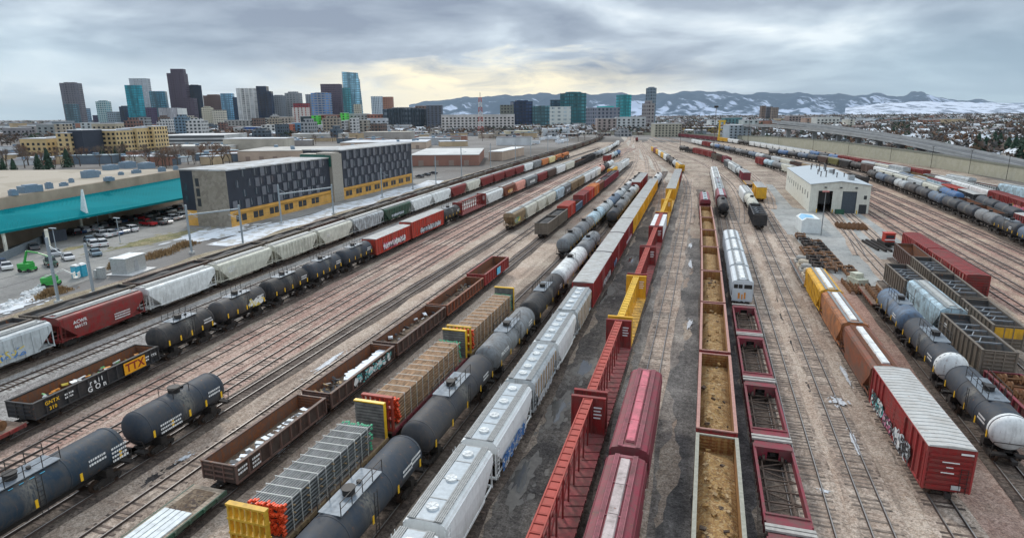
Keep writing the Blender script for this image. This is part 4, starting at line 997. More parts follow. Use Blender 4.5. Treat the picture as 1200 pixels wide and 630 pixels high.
cC = [('tank', 'black', dict(label='black tank car coupled right behind the black TTX gondola', dirt=.25)), ('tank', 'darkgrey', dict(label='brownish black tank car with graffiti, second of the left tank cars', dirt=.6, extra=[graf(1.52, 2, 2.6, 3.2, 1.2, 'wy', 3, 8)])), ('tank', 'black', dict(dirt=.35)), ('tank', 'slate', dict(dirt=.3)), ('tank', 'slate', dict(dirt=.3)),
 ('box', 'brightred', dict(label='bright red boxcar with white and pink graffiti behind the left tank cars', extra=[graf(1.62, 0, 2.0, 11, 1.5, 'wpk', 11, 26)])), ('boxh', 'brightred', dict(label='taller bright red boxcar with pale graffiti along its foot', extra=[graf(1.63, 1, 1.8, 13, 1.3, 'swk', 12, 30)])), ('tank', 'black'), ('cb', 'red', dict(label='red centre-beam car between the black tank car and a white hopper')), ('hopr', 'white'),
 ('hopr', 'rust', dict(extra=[graf(1.62, 0, 2.2, 6, 1.3, 'oyw', 14, 12)])), ('hop', 'pink', dict(label='salmon pink covered hopper in the left tank car train')), ('hopr', 'grey', dict(extra=[graf(1.62, 0, 2.4, 8, 1.4, 'wk', 15, 14)])), ('hopr', 'red'), ('hopr', 'brown'), ('hop', 'white'), ('hop', 'cream')]
train('left tank car train', LC, yC, cC, near_from=2)
tail = ['gonb black', 'gonb black', 'coal black', 'coal black', 'tank grey', 'tank lightgrey', 'hop white', 'hop cream', 'hop white', 'tank white', 'tank lightgrey', 'tank white', 'tank white', 'hop white', 'hop white']
y0 = yC[-1]
for i, s in enumerate(tail):
    k, c = s.split(); put(k, c, LC, y0+18.6*i, y0+18.6*(i+1), '%s %s, %s car back in the left tank car train' % (CNAME.get(c, c), KIND[k][2], ordn(19+i)), 'cars of the left tank car train', dict(load=False))
# --- W near-left tank cars, D behind them on the same track
WCAP = [lambda L: [part('lettering', MB().box(1.53, 1.545, -L*.41, -L*.41+1.9, 2.3, 2.75), 'WHT')]]
put('tank', 'navy', LD, 17.5, 34.2, 'large dark blue tank car with railed platform at the lower left', 'dark tank cars at lower left', dict(dirt=.35, extra=[lambda L: [marks(1.53, L*.4, 3.0, 4, 1.3), marks(1.53, -L*.40, 2.6, 2, 1.6)], lambda L: [part('paint_chip', MB().box(.9+.02*k, .96+.02*k, -1.2+.7*k, -.9+.72*k, 3.98, 4.0), G1('c')) for k in range(4)]]))
put('tank', 'slate', LD, 34.4, 45.2, 'shorter blue-grey tank car with yellow reflectors at lower left', 'dark tank cars at lower left', dict(dirt=.25, kw=dict(plat=False), extra=[lambda L: [marks(1.53, -L*.2, 2.6, 3, 2.2)]]))
yD = smooth_ys(yj(4.5, jD), 2)
train('cream hopper string', LD, yD, [('hopr', 'tan', dict(rust=.2, label='rusty tan ribbed hopper with yellow and blue graffiti leading the cream hoppers', extra=[graf(1.62, -3, 2.2, 5.5, 1.5, 'ybg', 21, 16)])), ('hop', 'cream'), ('hop', 'cream'), ('hop', 'cream'), ('hop', 'lightblue'), ('hopr', 'grey', dict(extra=[graf(1.62, 0, 2.4, 6, 1.2, 'sk', 22, 10)])), ('hopr', 'tan'), ('hopr', 'tan'),
  ('hop', 'white'), ('hop', 'white'), ('hop', 'white'), ('tank', 'pink'), ('tank', 'black'), ('tank', 'white')])
# --- X brown gondolas and E on the same track
yX = yj(2.5, [(254,550),(367,464.5),(455.5,405),(513,360),(557,326),(581,303)])
put('flat', 'green', LX, yX[0]-15.2, yX[0]-.3, 'green-edged flatcar with white boards on its deck at bottom', 'cars of the brown gondola string', dict(deck=plain('tan_deck', (.36, .29, .22), .85, 0, .5, 1.0)))
cX = [('gon', 'brown', dict(rust=.35, label='nearest brown gondola with snow-dusted scrap and a rusty ribbed inside', extra=[lambda L: [marks(1.66, -L*.30, 2.0, 3, .8), marks(1.66, -L*.42, 2.0, 2, .9)]])),
      ('gon', 'brown', dict(rust=.4, dirt=.6, label='brown gondola with graffiti and brush inside, second of the brown gondolas', extra=[graf(1.66, 1.5, 1.8, 8, 1.1, 'wtk', 31, 26)])),
      ('gon', 'brown', dict(rust=.3, label='brown gondola holding debris, third of the brown gondolas')), ('gon', 'rust', dict(rust=.4, label='black gondola with a rusty red inside, just before the red gondola')),
      ('gonb', 'red', dict(label='red open gondola with a bright blue graffiti square', inner=LIN_R, extra=[lambda L: [part('graffiti', MB().box(1.67, 1.69, -.5, 1.5, 1.2, 2.4), G1('c'))]]))]
train('brown gondola string', LX, yX, cX, near_from=1)
jE = [(631.7,263.4),(645,254),(658,245),(666,238),(676,232),(686,226),(692,222),(698,218),(705,213.5),(715,207),(727,200)]
yE = yj(3.6, jE); yE = smooth_ys(yE[:-1], 2)+[yE[-1]]
train('coal and boxcar string', LX, yE, [('coal', 'coal', dict(label='tan coal car with an empty end, first of the coal and boxcar string', short='first car of the coal and boxcar string')), ('coal', 'coal', dict(short='second car of the coal and boxcar string')), ('boxs', 'brightred'), ('gonb', 'bluegrey'), ('boxs', 'red', dict(roof=None)), ('boxs', 'brightred'), ('boxs', 'orange', dict(dirt=.5)), ('hopr', 'rust'), ('coal', 'maroon', dict(short='ninth car of the coal and boxcar string')), ('coal', 'maroon', dict(short='tenth car of the coal and boxcar string'))])
train('yellow and white pair', LE2, [286, 303, 322, 341, 360], [('hop', 'yellow'), ('boxh', 'white'), ('hop', 'white'), ('hop', 'white')])
train('short string by the throat', LDE, even(382, 450, 4), [('box', 'red'), ('tank', 'white'), ('tank', 'lightblue'), ('tank', 'blue')])
# --- Z bulkhead flats with pipes, F1 tanks beyond
yZ = yj(4.4, [(282,603),(440,470),(533,386),(584.5,336.4)])
BY = plain('bulkhead_yellow', (.62, .36, .03), .6, 0, .3, 2); BR = plain('bulkhead_red', (.36, .05, .03), .6, 0, .3, 2)
for i, (b_, lb, c) in enumerate((((BY, 'WOOD'), 'bulkhead flatcar with a yellow frame, carrying the nearest pipe load', 'tan'), ((BR, 'WOOD'), 'bulkhead flatcar with a red frame, carrying the middle pipe load', 'maroon'), ((BY, 'WOOD'), 'bulkhead flatcar with an orange frame, carrying the farthest pipe load', 'tan'))):
    put('flat', c, LZ, yZ[i], yZ[i+1], lb, 'bulkhead flatcars with pipe loads', dict(kw=dict(bulk=b_)))
yF = smooth_ys(yj(4.3, [(658,281),(679.6,266),(693,254),(705,242),(714.7,233.7),(722,225.6),(729.5,220),(735,215)]), 1)
train('long grey tank string', LZ, yF, [('tankb', 'grey', dict(words='tank car with a dark end')), ('tankb', 'grey'), ('tankb', 'lightblue'), ('tankb', 'lightgrey'), ('tankb', 'bluegrey'), ('tankb', 'lightgrey'), ('tankb', 'grey')])
train('far end tanks', LZ, even(yF[-1], yF[-1]+48, 3), [('tankb', 'white'), ('tankb', 'black'), ('tankb', 'black')])
# --- G big tanks
yG = yj(4.3, [(482,503),(568,412),(615,357),(652,319),(681,288),(697,270)])
PRO = lambda L: [text_part('PROCOR', .62, 1.5, -L*.33, 3.15, 'WHT')]
cG = [('tank', 'slate', dict(label='large blue-grey tank car at the bottom beside the pipe load', dirt=.25, extra=[lambda L: [marks(1.5, L*.37, 3.2, 2, 1.4)]])), ('tank', 'darkgrey', dict(label='dark slate tank car beside the red bulkhead, second in its string', dirt=.35)), ('tank', 'grey', dict(label='grey tank car lettered PROCOR with a black end', extra=[PRO])),
      ('tank', 'black', dict(label='long black tank car just before the white tank car')), ('tank', 'white', dict(label='large white tank car between dark tank cars near the centre', dirt=.3, kw=dict(plat=False))), ('tank', 'grey', dict(label='dark grey tank car at the far end of the white tank car'))]
train('near tank string', LG, [yG[0]-17.6]+yG, cG)
yF2 = yj(4.3, [(712.7,248),(727,238.5),(735,229),(740,221.6),(744.4,216)])
train('short tank string', LG, yF2, [('tankb', 'slate'), ('tankb', 'grey'), ('tankb', 'grey', dict(rust=.4)), ('tankb', 'lightgrey')])
train('red boxcar pair', LG, [yF2[-1]+1, yF2[-1]+20, yF2[-1]+39], [('boxh', 'red'), ('boxh', 'red')])
# --- H white hoppers and boxcars
yH = yj(4.5, [(492,613.5),(559,519),(608,446),(638,401),(663.5,364),(684,335),(705.4,298),(723,275),(735,258)])
STR = plain('tan_panels', (.50, .36, .22), .6, 0, .3)
cH = [('hopx', 'white', dict(dirt=.25, kw=dict(nh=3), label='white covered hopper cut by the bottom edge, nearest of its string')), ('hopx', 'white', dict(dirt=.25, kw=dict(nh=3), label='white covered hopper with three round hatches on a grey roof')),
      ('hopx', 'white', dict(dirt=.2, kw=dict(nh=4), label='white hopper with blue graffiti along its foot', extra=[graf(1.60, -1.0, 1.8, 6.5, 1.2, 'bwb', 41, 34)])), ('hopxr', 'lightgrey', dict(dirt=.5, ribm=STR, label='pale hopper with tan striped side panels, nearer of the two', extra=[graf(1.6, -1.0, 1.6, 6, .9, 'sw', 43, 18)])),
      ('hopx', 'white', dict(dirt=.3, kw=dict(nh=5), label='white covered hopper between the two with tan striped sides')), ('hopxr', 'lightgrey', dict(dirt=.5, ribm=STR, label='pale hopper with tan striped side panels, next to the red boxcars')),
      ('boxh', 'red', dict(label='red boxcar with pale ribbed roof, first behind the white hoppers', extra=[graf(1.63, 4, 1.8, 9, 1.2, 'wsk', 44, 28)])), ('boxh', 'red', dict(label='red boxcar with blue graffiti, second behind the white hoppers', extra=[graf(1.63, -5, 1.9, 4, 1.4, 'bwk', 45, 16)])), ('boxh', 'red', dict(label='red boxcar in front of the yellow boxcars, third behind the hoppers', extra=[graf(1.63, 0, 1.7, 10, .9, 'wp', 46, 20)]))]
train('white hopper string', LH, [yH[0]-11.5]+yH, cH)
train('yellow boxcar string', LH, even(yH[-1], 239, 5), [('boxh', 'yellow')]*5)
train('grey tank pair', LH, [240, 257.5, 275], [('tankb', 'lightgrey'), ('tankb', 'white')])
# --- I centerbeams
CB = lambda c: pm(c, .25, .05)
yI = [27.5]+yj(4.6, [(691,463),(726,374),(747,323),(760.5,289.4)])+[136, 157, 182, 208]
red_ch = paint('chord_faded_red', (.42, .075, .055), .6, .25, .05, .3); 
for i, (c, lb) in enumerate((('red', 'empty red centre-beam flatcar at the bottom, seen like a ladder from above'), ('red', 'empty red centre-beam flatcar just before the yellow one'), ('yellow', 'empty yellow centre-beam flatcar between red ones'), ('red', 'red centre-beam flatcar right behind the first yellow one'),
      ('red', 'red centre-beam flatcar just before the white wrapped lumber'), ('maroon', 'dark red centre-beam flatcar carrying white wrapped lumber'), ('yellow', 'yellow centre-beam flatcar behind the white wrapped lumber'), ('yellow', 'yellow centre-beam flatcar before the grey-roofed boxcars'))):
    put('cb', c, LI, yI[i], yI[i+1], lb, 'centre-beam flatcars', dict(dirt=.35, rust=.1, chord=red_ch if c != 'yellow' else paint('chord_yellow', (.74, .46, .05), .6, .25, .05, .3)))
train('boxcars beyond the centre beams', LI, even(208, 286, 4), [('boxh', 'yellow'), ('boxh', 'yellow'), ('boxh', 'red'), ('boxh', 'red')])
train('curved yellow string', LI2, list(reversed(even(508, 318, 10))) if False else even(318, 505, 10), [('hop', 'yellow'), ('tank', 'lightgrey'), ('tank', 'black'), ('tank', 'black'), ('hop', 'white'), ('hop', 'yellow'), ('hop', 'white'), ('hop', 'yellow'), ('hop', 'maroon'), ('hop', 'yellow')])
# --- J maroon hoppers
HP = lambda c: paint('hatch_'+c, dict(p=(.62, .16, .20), w=(.55, .46, .44))[c], .6, .5, .05, .4)
put('hop', 'maroon', LJ, 25.5, 41.2, 'maroon covered hopper with a whitish hatch strip at the bottom', 'maroon hoppers', dict(dirt=.35, hatch=HP('w'), rust=.1))
put('hop', 'maroon', LJ, 41.2, 57.4, 'maroon covered hopper with a pink hatch strip, farther one', 'maroon hoppers', dict(dirt=.35, hatch=HP('p'), rust=.1))
# --- K ochre gondolas
yK = [30.0]+[P(x, y, 2.5)[1] for x, y in [(840,512),(837.5,416),(835.5,357),(833,319.5),(831,291),(829.5,271),(829,256),(828,243)]]
RIM = {0: plain('rim_grey_green', (.32, .31, .25), .7), 1: plain('rim_faded_pink', (.42, .22, .18), .7)}
for i in range(8):
    put('gonb', 'tan' if i == 0 else 'red', LK, yK[i], yK[i+1], 'rust-lined gondola with brown debris, %s of the row left of the well cars' % ordn(i), 'rust-lined gondolas', dict(dirt=.5, rust=.2, inner=LIN_O, rim=RIM[0 if i == 0 else 1], kw=dict(top=2.55)))
def tri(cols): return dict(kw=dict(nh=3), hatch=cols)
put('hopx', 'maroon', LK, 186, 206, 'white and maroon covered hopper with a green roof band behind the gondolas', 'round-roofed hoppers at the centre', dict(hatch=pm('green')))
yK2 = [P(x, y, 4.3)[1] for x, y in [(845,240),(844,227),(842,214),(839.4,203.5),(837,195.4)]]
train('narrow string at the centre', LL, [180]+even(198, 310, 6), [('tankb', 'black', dict(label='black tank car facing the camera left of the two empty tracks')), ('hopx', 'maroon', dict(hatch=pm('white'))), ('hopx', 'white', dict(hatch=pm('green'))), ('hopx', 'white', dict(hatch=pm('maroon'))), ('hop', 'white'), ('hop', 'white'), ('hop', 'white')])
# --- L silver hoppers, well cars
yL = [P(x, y, 4.2)[1] for x, y in [(872,331),(868,312),(864,294),(860,281),(857.8,270)]]
ENDW = lambda L: [part('end_opening', MB().box(x-.28, x+.28, -L/2+.42, -L/2+.46, 2.9, 3.5), 'STEEL') for x in (-.95, -.3, .5, 1.05)]
ENDP = lambda L: [part('end_sheet', MB().box(-1.42, 1.42, -L/2+.46, -L/2+.6, .9, 4.0), 'BODY'), part('graffiti', MB().box(-.6, -.3, -L/2+.44, -L/2+.46, 1.3, 2.2).box(-.1, .1, -L/2+.44, -L/2+.46, 1.2, 2.0).box(.25, .5, -L/2+.44, -L/2+.46, 1.3, 2.3), G1('o'))]
for i in range(4):
    put('hopn', 'silver', LL, yL[i], yL[i+1], 'short silver hopper with white hatch strip, %s of four beside the gondolas' % ordn(i), 'short silver hoppers', dict(dirt=.2, kw=dict(nh=3), extra=[ENDW, ENDP] if i == 0 else []))
yW = [27.5]+[P(x, y, 1.3)[1] for x, y in [(918,627),(903,520),(889,449),(881,396),(871.5,360)]]
for i in range(5):
    put('well', 'maroon', LL, yW[i], yW[i+1], 'empty red well car with a trussed floor, %s from the bottom' % ordn(i), 'empty well cars', dict(dirt=.45, rust=.15))
# --- M
yM = yj(4.6, [(1115,531),(1047,431),(1005,378.5),(977,339.5),(955,311.5)])
HW = MC['hatch_white']
BNUM = lambda L: [part('end_sign', MB().box(.55, 1.35, -L/2+.33, -L/2+.36, 4.08, 4.22), 'WHT'), part('end_plate', MB().box(.25, .85, -L/2+.28, -L/2+.31, 1.25, 1.6), plain('plate_grey', (.45, .45, .44))), part('lettering', MB().box(-.55, .55, -L/2+.31, -L/2+.33, 3.35, 3.43).box(-.25, .2, -L/2+.31, -L/2+.33, 2.95, 3.02).box(-.55, .3, -L/2+.31, -L/2+.33, 2.5, 2.58), 'WHT')]
put('boxh', 'red', LM, yM[0], yM[1], 'red boxcar with a silver ribbed roof and graffiti on its left side', 'cars of the right boxcar string', dict(dirt=.25, kw=dict(H=4.6, doors=2), extra=[BNUM, graf(-1.65, 4.6, 1.9, 3.6, 1.5, 'twk', 51, 26), graf(-1.65, 1.2, 1.75, 2.6, 1.2, 'wpk', 52, 18), graf(-1.65, -2.6, 1.9, 4.2, 1.7, 'wsk', 53, 34)]))
SIDE_Y = lambda L: [part('graffiti', MB(), 'WHT')]
put('hop', 'rust', LM, yM[1], yM[2], 'rust-red covered hopper with white hatches, next to the red boxcar', 'cars of the right boxcar string', dict(dirt=.55, rust=.4, hatch=HW))
put('hop', 'burnt', LM, yM[2], yM[3], 'orange-brown hopper streaked with white and rust, beside the yellow hopper', 'cars of the right boxcar string', dict(dirt=.6, rust=.5, hatch=HW))
put('hopr', 'yellow', LM, yM[3], yM[4], 'yellow ribbed covered hopper with a white hatch strip on the right', 'cars of the right boxcar string', dict(dirt=.45, rust=.35, hatch=HW))
put('flat', 'grey', LM, yM[4], yM[4]+19, 'flatcar loaded with machinery behind the yellow hopper', 'cars of the right boxcar string', dict())
put('boxh', 'yellow', LM, 218, 236, 'yellow boxcar with a pale roof left of the workshop', 'cars of the curved string left of the workshop', {})
train('curved string left of workshop', LM, even(262, 362, 6), [('flat', 'yellow'), ('box', 'maroon'), ('tank', 'lightgrey'), ('hop', 'lightgrey'), ('hopr', 'white'), ('hopr', 'grey')])
train('short string before the yellow boxcar', LS4, [163, 185, 207, 229], [('coalb', 'black', dict(label='black high-sided car facing the camera left of the concrete pad', words='car')), ('tankb', 'cream'), ('hop', 'white')])
# --- N
yN = yj(4.3, [(1193,500),(1128,423),(1074.5,369),(1038.8,337)])
CG = 1.7
def cap(col):
    def f(L):
        h = (L-CG)/2; pr = [(-h-.012, .02), (-h+.018, .46), (-h+.108, .86), (-h+.258, 1.18), (-h+.408, 1.372), (-h+.568, 1.475), (-h+.78, 1.514), (-h+1.15, 1.516)]
        return [part('end_cap', MB().lathe_y(pr, 30, 0, 2.72), pm(col, .3, .15), label='white rust-stained tank end')]
    return f
put('tank', 'slate', LN, yN[0], yN[1], 'dark blue tank car with a white end at the right edge', 'right tank cars', dict(dirt=.3, kw=dict(gap=CG), extra=[cap('white')]))
put('tank', 'slate', LN, yN[1], yN[2], 'dark blue tank car with a white end in the middle of three', 'right tank cars', dict(dirt=.3, kw=dict(gap=CG), extra=[cap('white')]))
put('tank', 'bluegrey', LN, yN[2], yN[3]+.5, 'lighter blue-grey tank car at the far end of three', 'right tank cars', dict(dirt=.3))
put('flat', 'rust', LN, yN[3]+1, yN[3]+12, 'short rusty flatcar with wheels behind the blue-grey tank car', 'right tank cars', dict())
# --- O P Q
yO = yj(3.8, [(1172,415),(1121,369),(1077,332),(1048,310)])
put('gon', 'maroon', LO, yO[0]-15, yO[0]-.6, 'low dark red scrap gondola piled with wheels at the right edge', 'right coal cars', dict(kw=dict(top=1.9)))
put('coalb', 'coal', LO, yO[0], yO[1], 'brown open coal car with grey cross braces, nearest of the right side', 'right coal cars', dict(dirt=.5, extra=[lambda L: [marks(-1.62, L*.32, 2.9, 2, .8)], lambda L: [part('end_panel', MB().box(-1.56, -1.50, L/2-.44, L/2-.4, 1.1, 3.6), G1('t'))]]))
put('hop', 'lightblue', LO, yO[1], yO[2], 'pale green-white covered hopper between two open coal cars', 'right coal cars', dict(dirt=.55, rust=.1))
put('coalb', 'coal', LO, yO[2], yO[3], 'brown open coal car with cross braces behind the pale hopper', 'right coal cars', dict(dirt=.5))
yP = yj(3.8, [(1183,386),(1142,351),(1106,321.6),(1080,302),(1058,285.5)])
YEND = lambda L: [part('end_panel', MB().box(-1.40, 1.40, -L/2+.37, -L/2+.44, 2.3, 3.55), pm('yellow', .4, .3), label='bright yellow upper end panel')]
put('coalb', 'coal', LP, yP[0], yP[1], 'open coal car with a yellow end panel at the right', 'right coal cars', dict(dirt=.5, extra=[YEND, lambda L: [marks(-1.62, L*.25, 2.9, 2, 1)]]))
put('coalb', 'coal', LP, yP[1], yP[2], 'open coal car with cross braces, second behind the yellow-ended one', 'right coal cars', dict(dirt=.5)); put('coalb', 'coal', LP, yP[2], yP[3], 'open coal car beside the red ribbed car, third in its row', 'right coal cars', dict(dirt=.5))
put('coal', 'brown', LP, yP[3], yP[4], 'dark maroon empty high gondola farthest in its row by the pad', 'right coal cars', dict(load=False, inner=LIN_R, rust=.1))
yQ = yj(4.4, [(1146.7,323.5),(1101,292),(1066,272.6)])
RIBC = lambda L: [part('side_opening', MB().box(-1.47, -1.465, -L/2+2+k*(L-4)/11, -L/2+2+k*(L-4)/11+.5, 1.4, 4.0), plain('rib_rust_pink', (.45, .22, .18), .8)) for k in range(11)]
put('boxs', 'red', LQ, yQ[0], yQ[1], 'dark red car with pale vertical ribs, nearer of two at the pad edge', 'red cars beside the pad', dict(extra=[RIBC])); put('boxs', 'red', LQ, yQ[1], yQ[2], 'faded red boxcar with a red roof, farther of two at the pad edge', 'red cars beside the pad', dict(dirt=.3))
# --- far right strings
R_ = ['bluegrey', 'slate', 'grey', 'slate', 'slate', 'bluegrey', 'slate', 'darkgrey', 'lightgrey', 'slate', 'bluegrey', 'black']
yR = even(147, 307, 12); 
train('long tank string at right', LR, yR, [('tank', c) for c in R_])
train('cream hopper string behind it', LX2, even(187, 307, 7), [('gonb', 'black'), ('gonb', 'darkgrey'), ('tank', 'blue'), ('hop', 'cream'), ('hop', 'lightgrey'), ('hop', 'cream'), ('hop', 'cream')])
put('boxh', 'red', Line([(72.8, 150), (72.8, 180)], 1), 158, 176, 'red boxcar with graffiti cut by the right edge', 'far right cars', dict(extra=[graf(-1.65, 5, 2, 4, 1, 'swk', 61, 10)]))
V_ = [('tank', 'slate'), ('tank', 'slate'), ('box', 'black', dict(extra=[graf(-1.65, 0, 2.2, 11, 1.6, 'wk', 62, 20)])), ('boxs', 'brightred', dict(extra=[graf(-1.65, 0, 1.7, 9, 1, 'sk', 63, 14)])), ('boxh', 'lightblue', dict(roof=pm('maroon'))), ('hop', 'tan'), ('tank', 'bluegrey'), ('hop', 'white'), ('hop', 'white'), ('boxs', 'brown'), ('tank', 'black'),
      ('hopr', 'black'), ('hopr', 'olive'), ('hopr', 'brown'), ('tank', 'slate'), ('tank', 'bluegrey'), ('tank', 'slate'), ('tank', 'blue'), ('tank', 'slate')]
train('mixed string at far right', LV, even(186, 485, 19), V_)
train('white hopper row at right', LW1, even(197, 365, 10), [('boxs', 'red', dict(extra=[graf(-1.65, 0, 2.2, 9, 1.4, 'poy', 64, 16)])), ('boxs', 'red'), ('hop', 'white'), ('hop', 'white'), ('hop', 'white'), ('gonb', 'olive'), ('gonb', 'olive'), ('boxh', 'lightgrey'), ('hop', 'cream'), ('hop', 'lightgrey')])
T_ = [('hopr', 'rust'), ('hop', 'lightblue'), ('gonb', 'lightgrey'), ('hop', 'lightgrey'), ('gonb', 'lightgrey')]+[('boxs', 'red')]*6+[('tank', 'blue'), ('tank', 'slate'), ('tank', 'blue')]+[('hopx', 'white')]*9+[('tank', 'black'), ('tank', 'black'), ('hop', 'white'), ('hop', 'white'), ('boxs', 'yellow'), ('boxs', 'yellow')]+[('boxs', 'maroon')]*8
train('string along the retaining wall', LT, even(222, 222+16.9*len(T_), len(T_)), T_)
U_ = [('coal', 'black', dict(load=False)), ('gonb', 'black'), ('gonb', 'bluegrey'), ('hop', 'tan'), ('coal', 'brown', dict(load=False)), ('hop', 'cream'), ('hop', 'lightgrey'), ('tank', 'slate'), ('tank', 'lightgrey'), ('tank', 'bluegrey'), ('tank', 'slate'), ('tank', 'grey'), ('tank', 'slate'), ('tank', 'bluegrey'), ('tank', 'slate'), ('tank', 'blue'), ('tank', 'lightgrey'), ('boxs', 'red'), ('boxs', 'red'), ('hop', 'white'), ('hop', 'white'), ('hop', 'white')]
train('blue tank string at right', LU, even(272, 272+17.6*len(U_), len(U_)), U_)
train('maroon and brown string', LS0, even(374, 520, 8), [('boxs', 'maroon'), ('coal', 'brown', dict(load=False)), ('coal', 'coal', dict(load=False)), ('boxs', 'red'), ('boxs', 'red'), ('boxs', 'red'), ('gonb', 'black'), ('tank', 'black')])
train('cars behind the workshop', LS2, even(320, 386, 4), [('hop', 'cream'), ('tank', 'grey'), ('tank', 'lightblue'), ('boxs', 'red')])
put('loco', 'red', Line([(-75, 700), (-80, 760)], 1), 690, 712, 'small red locomotive alone at the far end of the yard', None, {})
# ------------------------------------------------------------------ loads
TUBE = plain('grey_steel_pipe', (.19, .20, .20), .45, .5, .5, 1.0); TUBB = plain('brown_pole', (.40, .25, .14), .6, .2, .6, 1.0)
CAPO = plain('orange_thread_protector', (.85, .10, .03), .45, 0, .1); CAPG = plain('green_thread_protector', (.05, .34, .18), .45, 0, .1); CAPD = plain('dark_pipe_mouth', (.02, .02, .02), .9)
STRAP = plain('white_strap', (.62, .62, .58), .7, 0, .1); DUN = plain('wood_block', (.40, .28, .15), .85, 0, .3)
def pipe_load(line, ya, yb, nx, nz, pr, matp, c0, c1, desc, blocks):
    yc = (ya+yb)/2; L = yb-ya; ang = line.ang(yc); root_loc = Vector((line.x(yc), yc, RAILZ+1.14)); rr = random.Random(int(ya))
    pm_ = MB().cyl((0, -L/2, 0), (0, L/2, 0), pr*.84, 9).mesh('pipe', matp)
    cm = {}
    def capm(mt, s):
        k = (mt.name, s)
        if k not in cm: 
            m = MB(); m.cyl((0, 0, 0), (0, s*.28, 0), pr*1.08, 10, caps=False); m.cyl((0, s*.28, 0), (0, s*.28, 0.001), pr*1.08, 10) if False else None
            n = 10; vs = []
            for r_ in (pr*1.08, pr*.55):
                vs += [(r_*math.cos(6.2832*k_/n), s*.28, r_*math.sin(6.2832*k_/n)) for k_ in range(n)]
            m.add(vs, [(q, (q+1) % n, n+(q+1) % n, n+q) if s < 0 else (q, n+q, n+(q+1) % n, (q+1) % n) for q in range(n)])
            cm[k] = m.mesh('end_cap', mt)
        return cm[k]
    dm = MB().cyl((0, 0, 0), (0, -.02, 0), pr*.54, 9).mesh('pipe_mouth', CAPD)
    W_ = 2*pr*nx*1.03
    for j in range(nz):
        z = pr+.1+j*(2*pr*1.0+.085); jit = rr.uniform(-.05, .05)
        for i in range(nx):
            x = -W_/2+pr*1.03+i*2*pr*1.03; dy = rr.uniform(-.22, .22)
            hid = 0 < j < nz-1 and 2 < i < nx-2 and False
            p = root_loc+Matrix.Rotation(ang, 3, 'Z') @ Vector((x, dy, z))
            o = link('pipe', pm_, None, None, p, ang); tag(o, 'pipe in the %s row down, %s from the left, of the %s pipe load' % (ordn(nz-1-j), ordn(i), desc), 'pipe', 'pipes of the %s load' % desc)
            link('end_cap', capm(c0, -1), None, o, (0, -L/2, 0)); link('pipe_mouth', dm, None, o, (0, -L/2-.2, 0))
            if j == nz-1 or i == nx-1: link('end_cap', capm(c1, 1), None, o, (0, L/2, 0))
    H_ = nz*(2*pr+.085)+.1; st = 11
    for k in range(st):
        y = -L/2+L*(k+.6)/(st+.2); m = MB(); t = .035
        for x in (-W_/2-.04, W_/2+.04): m.bar((x, y, 0), (x, y+.05, H_+.02), t, .055)
        m.bar((-W_/2-.04, y, H_+.03), (W_/2+.04, y+.12, H_+.03), .06, t)
        o = link('strap', m.mesh('strap', STRAP), None, None, root_loc, ang); tag(o, 'pale strap across the %s pipe load, %s from its near end' % (desc, ordn(k)), 'strap', 'straps of the %s load' % desc)
    for k in range(7):
        y = -L/2+L*(k+.5)/7
        for j in range(nz): 
            if (k+j) % blocks: continue
            z = .05+j*(2*pr+.085); m = MB().box(-W_/2-.10, W_/2+.14, y-.05, y+.05, z, z+.07)
            if j: o = link('wood_block', m.mesh('wood_block', DUN), None, None, root_loc, ang); tag(o, 'wooden spacer bar in the %s pipe load' % desc, 'wooden spacer', 'spacers of the %s load' % desc)
pipe_load(LZ, yZ[0]+2.5, yZ[1]-3.0, 13, 8, .102, TUBE, CAPO, CAPG, 'nearest', 2)
pipe_load(LZ, yZ[1]+2.3, yZ[2]-2.4, 12, 8, .108, TUBB, CAPO, CAPG, 'middle', 2)
pipe_load(LZ, yZ[2]+2.2, yZ[3]-1.6, 12, 8, .108, TUBB, CAPO, CAPG, 'farthest', 3)
# scrap in gondolas
def m_scrap(name, cols, sc=3.0):
    if name in MC: return MC[name]
    m, t, b = newmat(name); oc = t.n('TexCoord').outputs['Object']
    vo = t.n('TexVoronoi', i={'Vector': t.vm('ADD', oc, t.n('TexNoise', i={'Vector': oc, 'Scale': 2.0}).outputs[1]), 'Scale': sc}).outputs['Color']
    f = t.sep(vo)[0]; n = t.noise(oc, 1.2, 5)
    c = t.ramp(f, *[(i/(len(cols)-.99), c_) for i, c_ in enumerate(cols)], interp='CONSTANT')
    t.put(b.inputs['Base Color'], t.mix(t.ramp(n, (.4, 0.0), (.7, .7)), c, cols[0])); b.inputs['Roughness'].default_value = .9
    t.put(b.inputs['Normal'], t.n('Bump', i={'Strength': .8, 'Distance': .1, 'Height': f}).outputs[0]); MC[name] = m; return m
SC_O = m_scrap('ochre_debris', [(.30, .17, .06), (.38, .23, .08), (.20, .11, .045), (.42, .30, .15), (.34, .20, .07)], 7)
SC_B = m_scrap('brown_debris', [(.12, .08, .05), (.2, .15, .1), (.07, .05, .04), (.3, .27, .22)], 5)
SNOWM = plain('snow', (.78, .82, .86), .7, 0, .1, 1.0, .3)
BOARDM = plain('whitewashed_board', (.68, .72, .72), .7, 0, .25, 2)
def load_heap(line, ya, yb, hm, seed, mat, label, z0=1.2, W_=2.7, short=.7, top=None):
    yc = (ya+yb)/2; me = heap(yb-ya-short-1, W_, z0, hm, seed, mat, 'scrap_heap', .35)
    o = link('scrap_heap', me, None, None, (line.x(yc), yc, RAILZ), line.ang(yc)); return tag(o, label, 'scrap heap', None, 'stuff')
for i in range(8): load_heap(LK, yK[i], yK[i+1], .75, 70+i, SC_O, 'brown debris lying in the %s rust-lined gondola' % ordn(i))
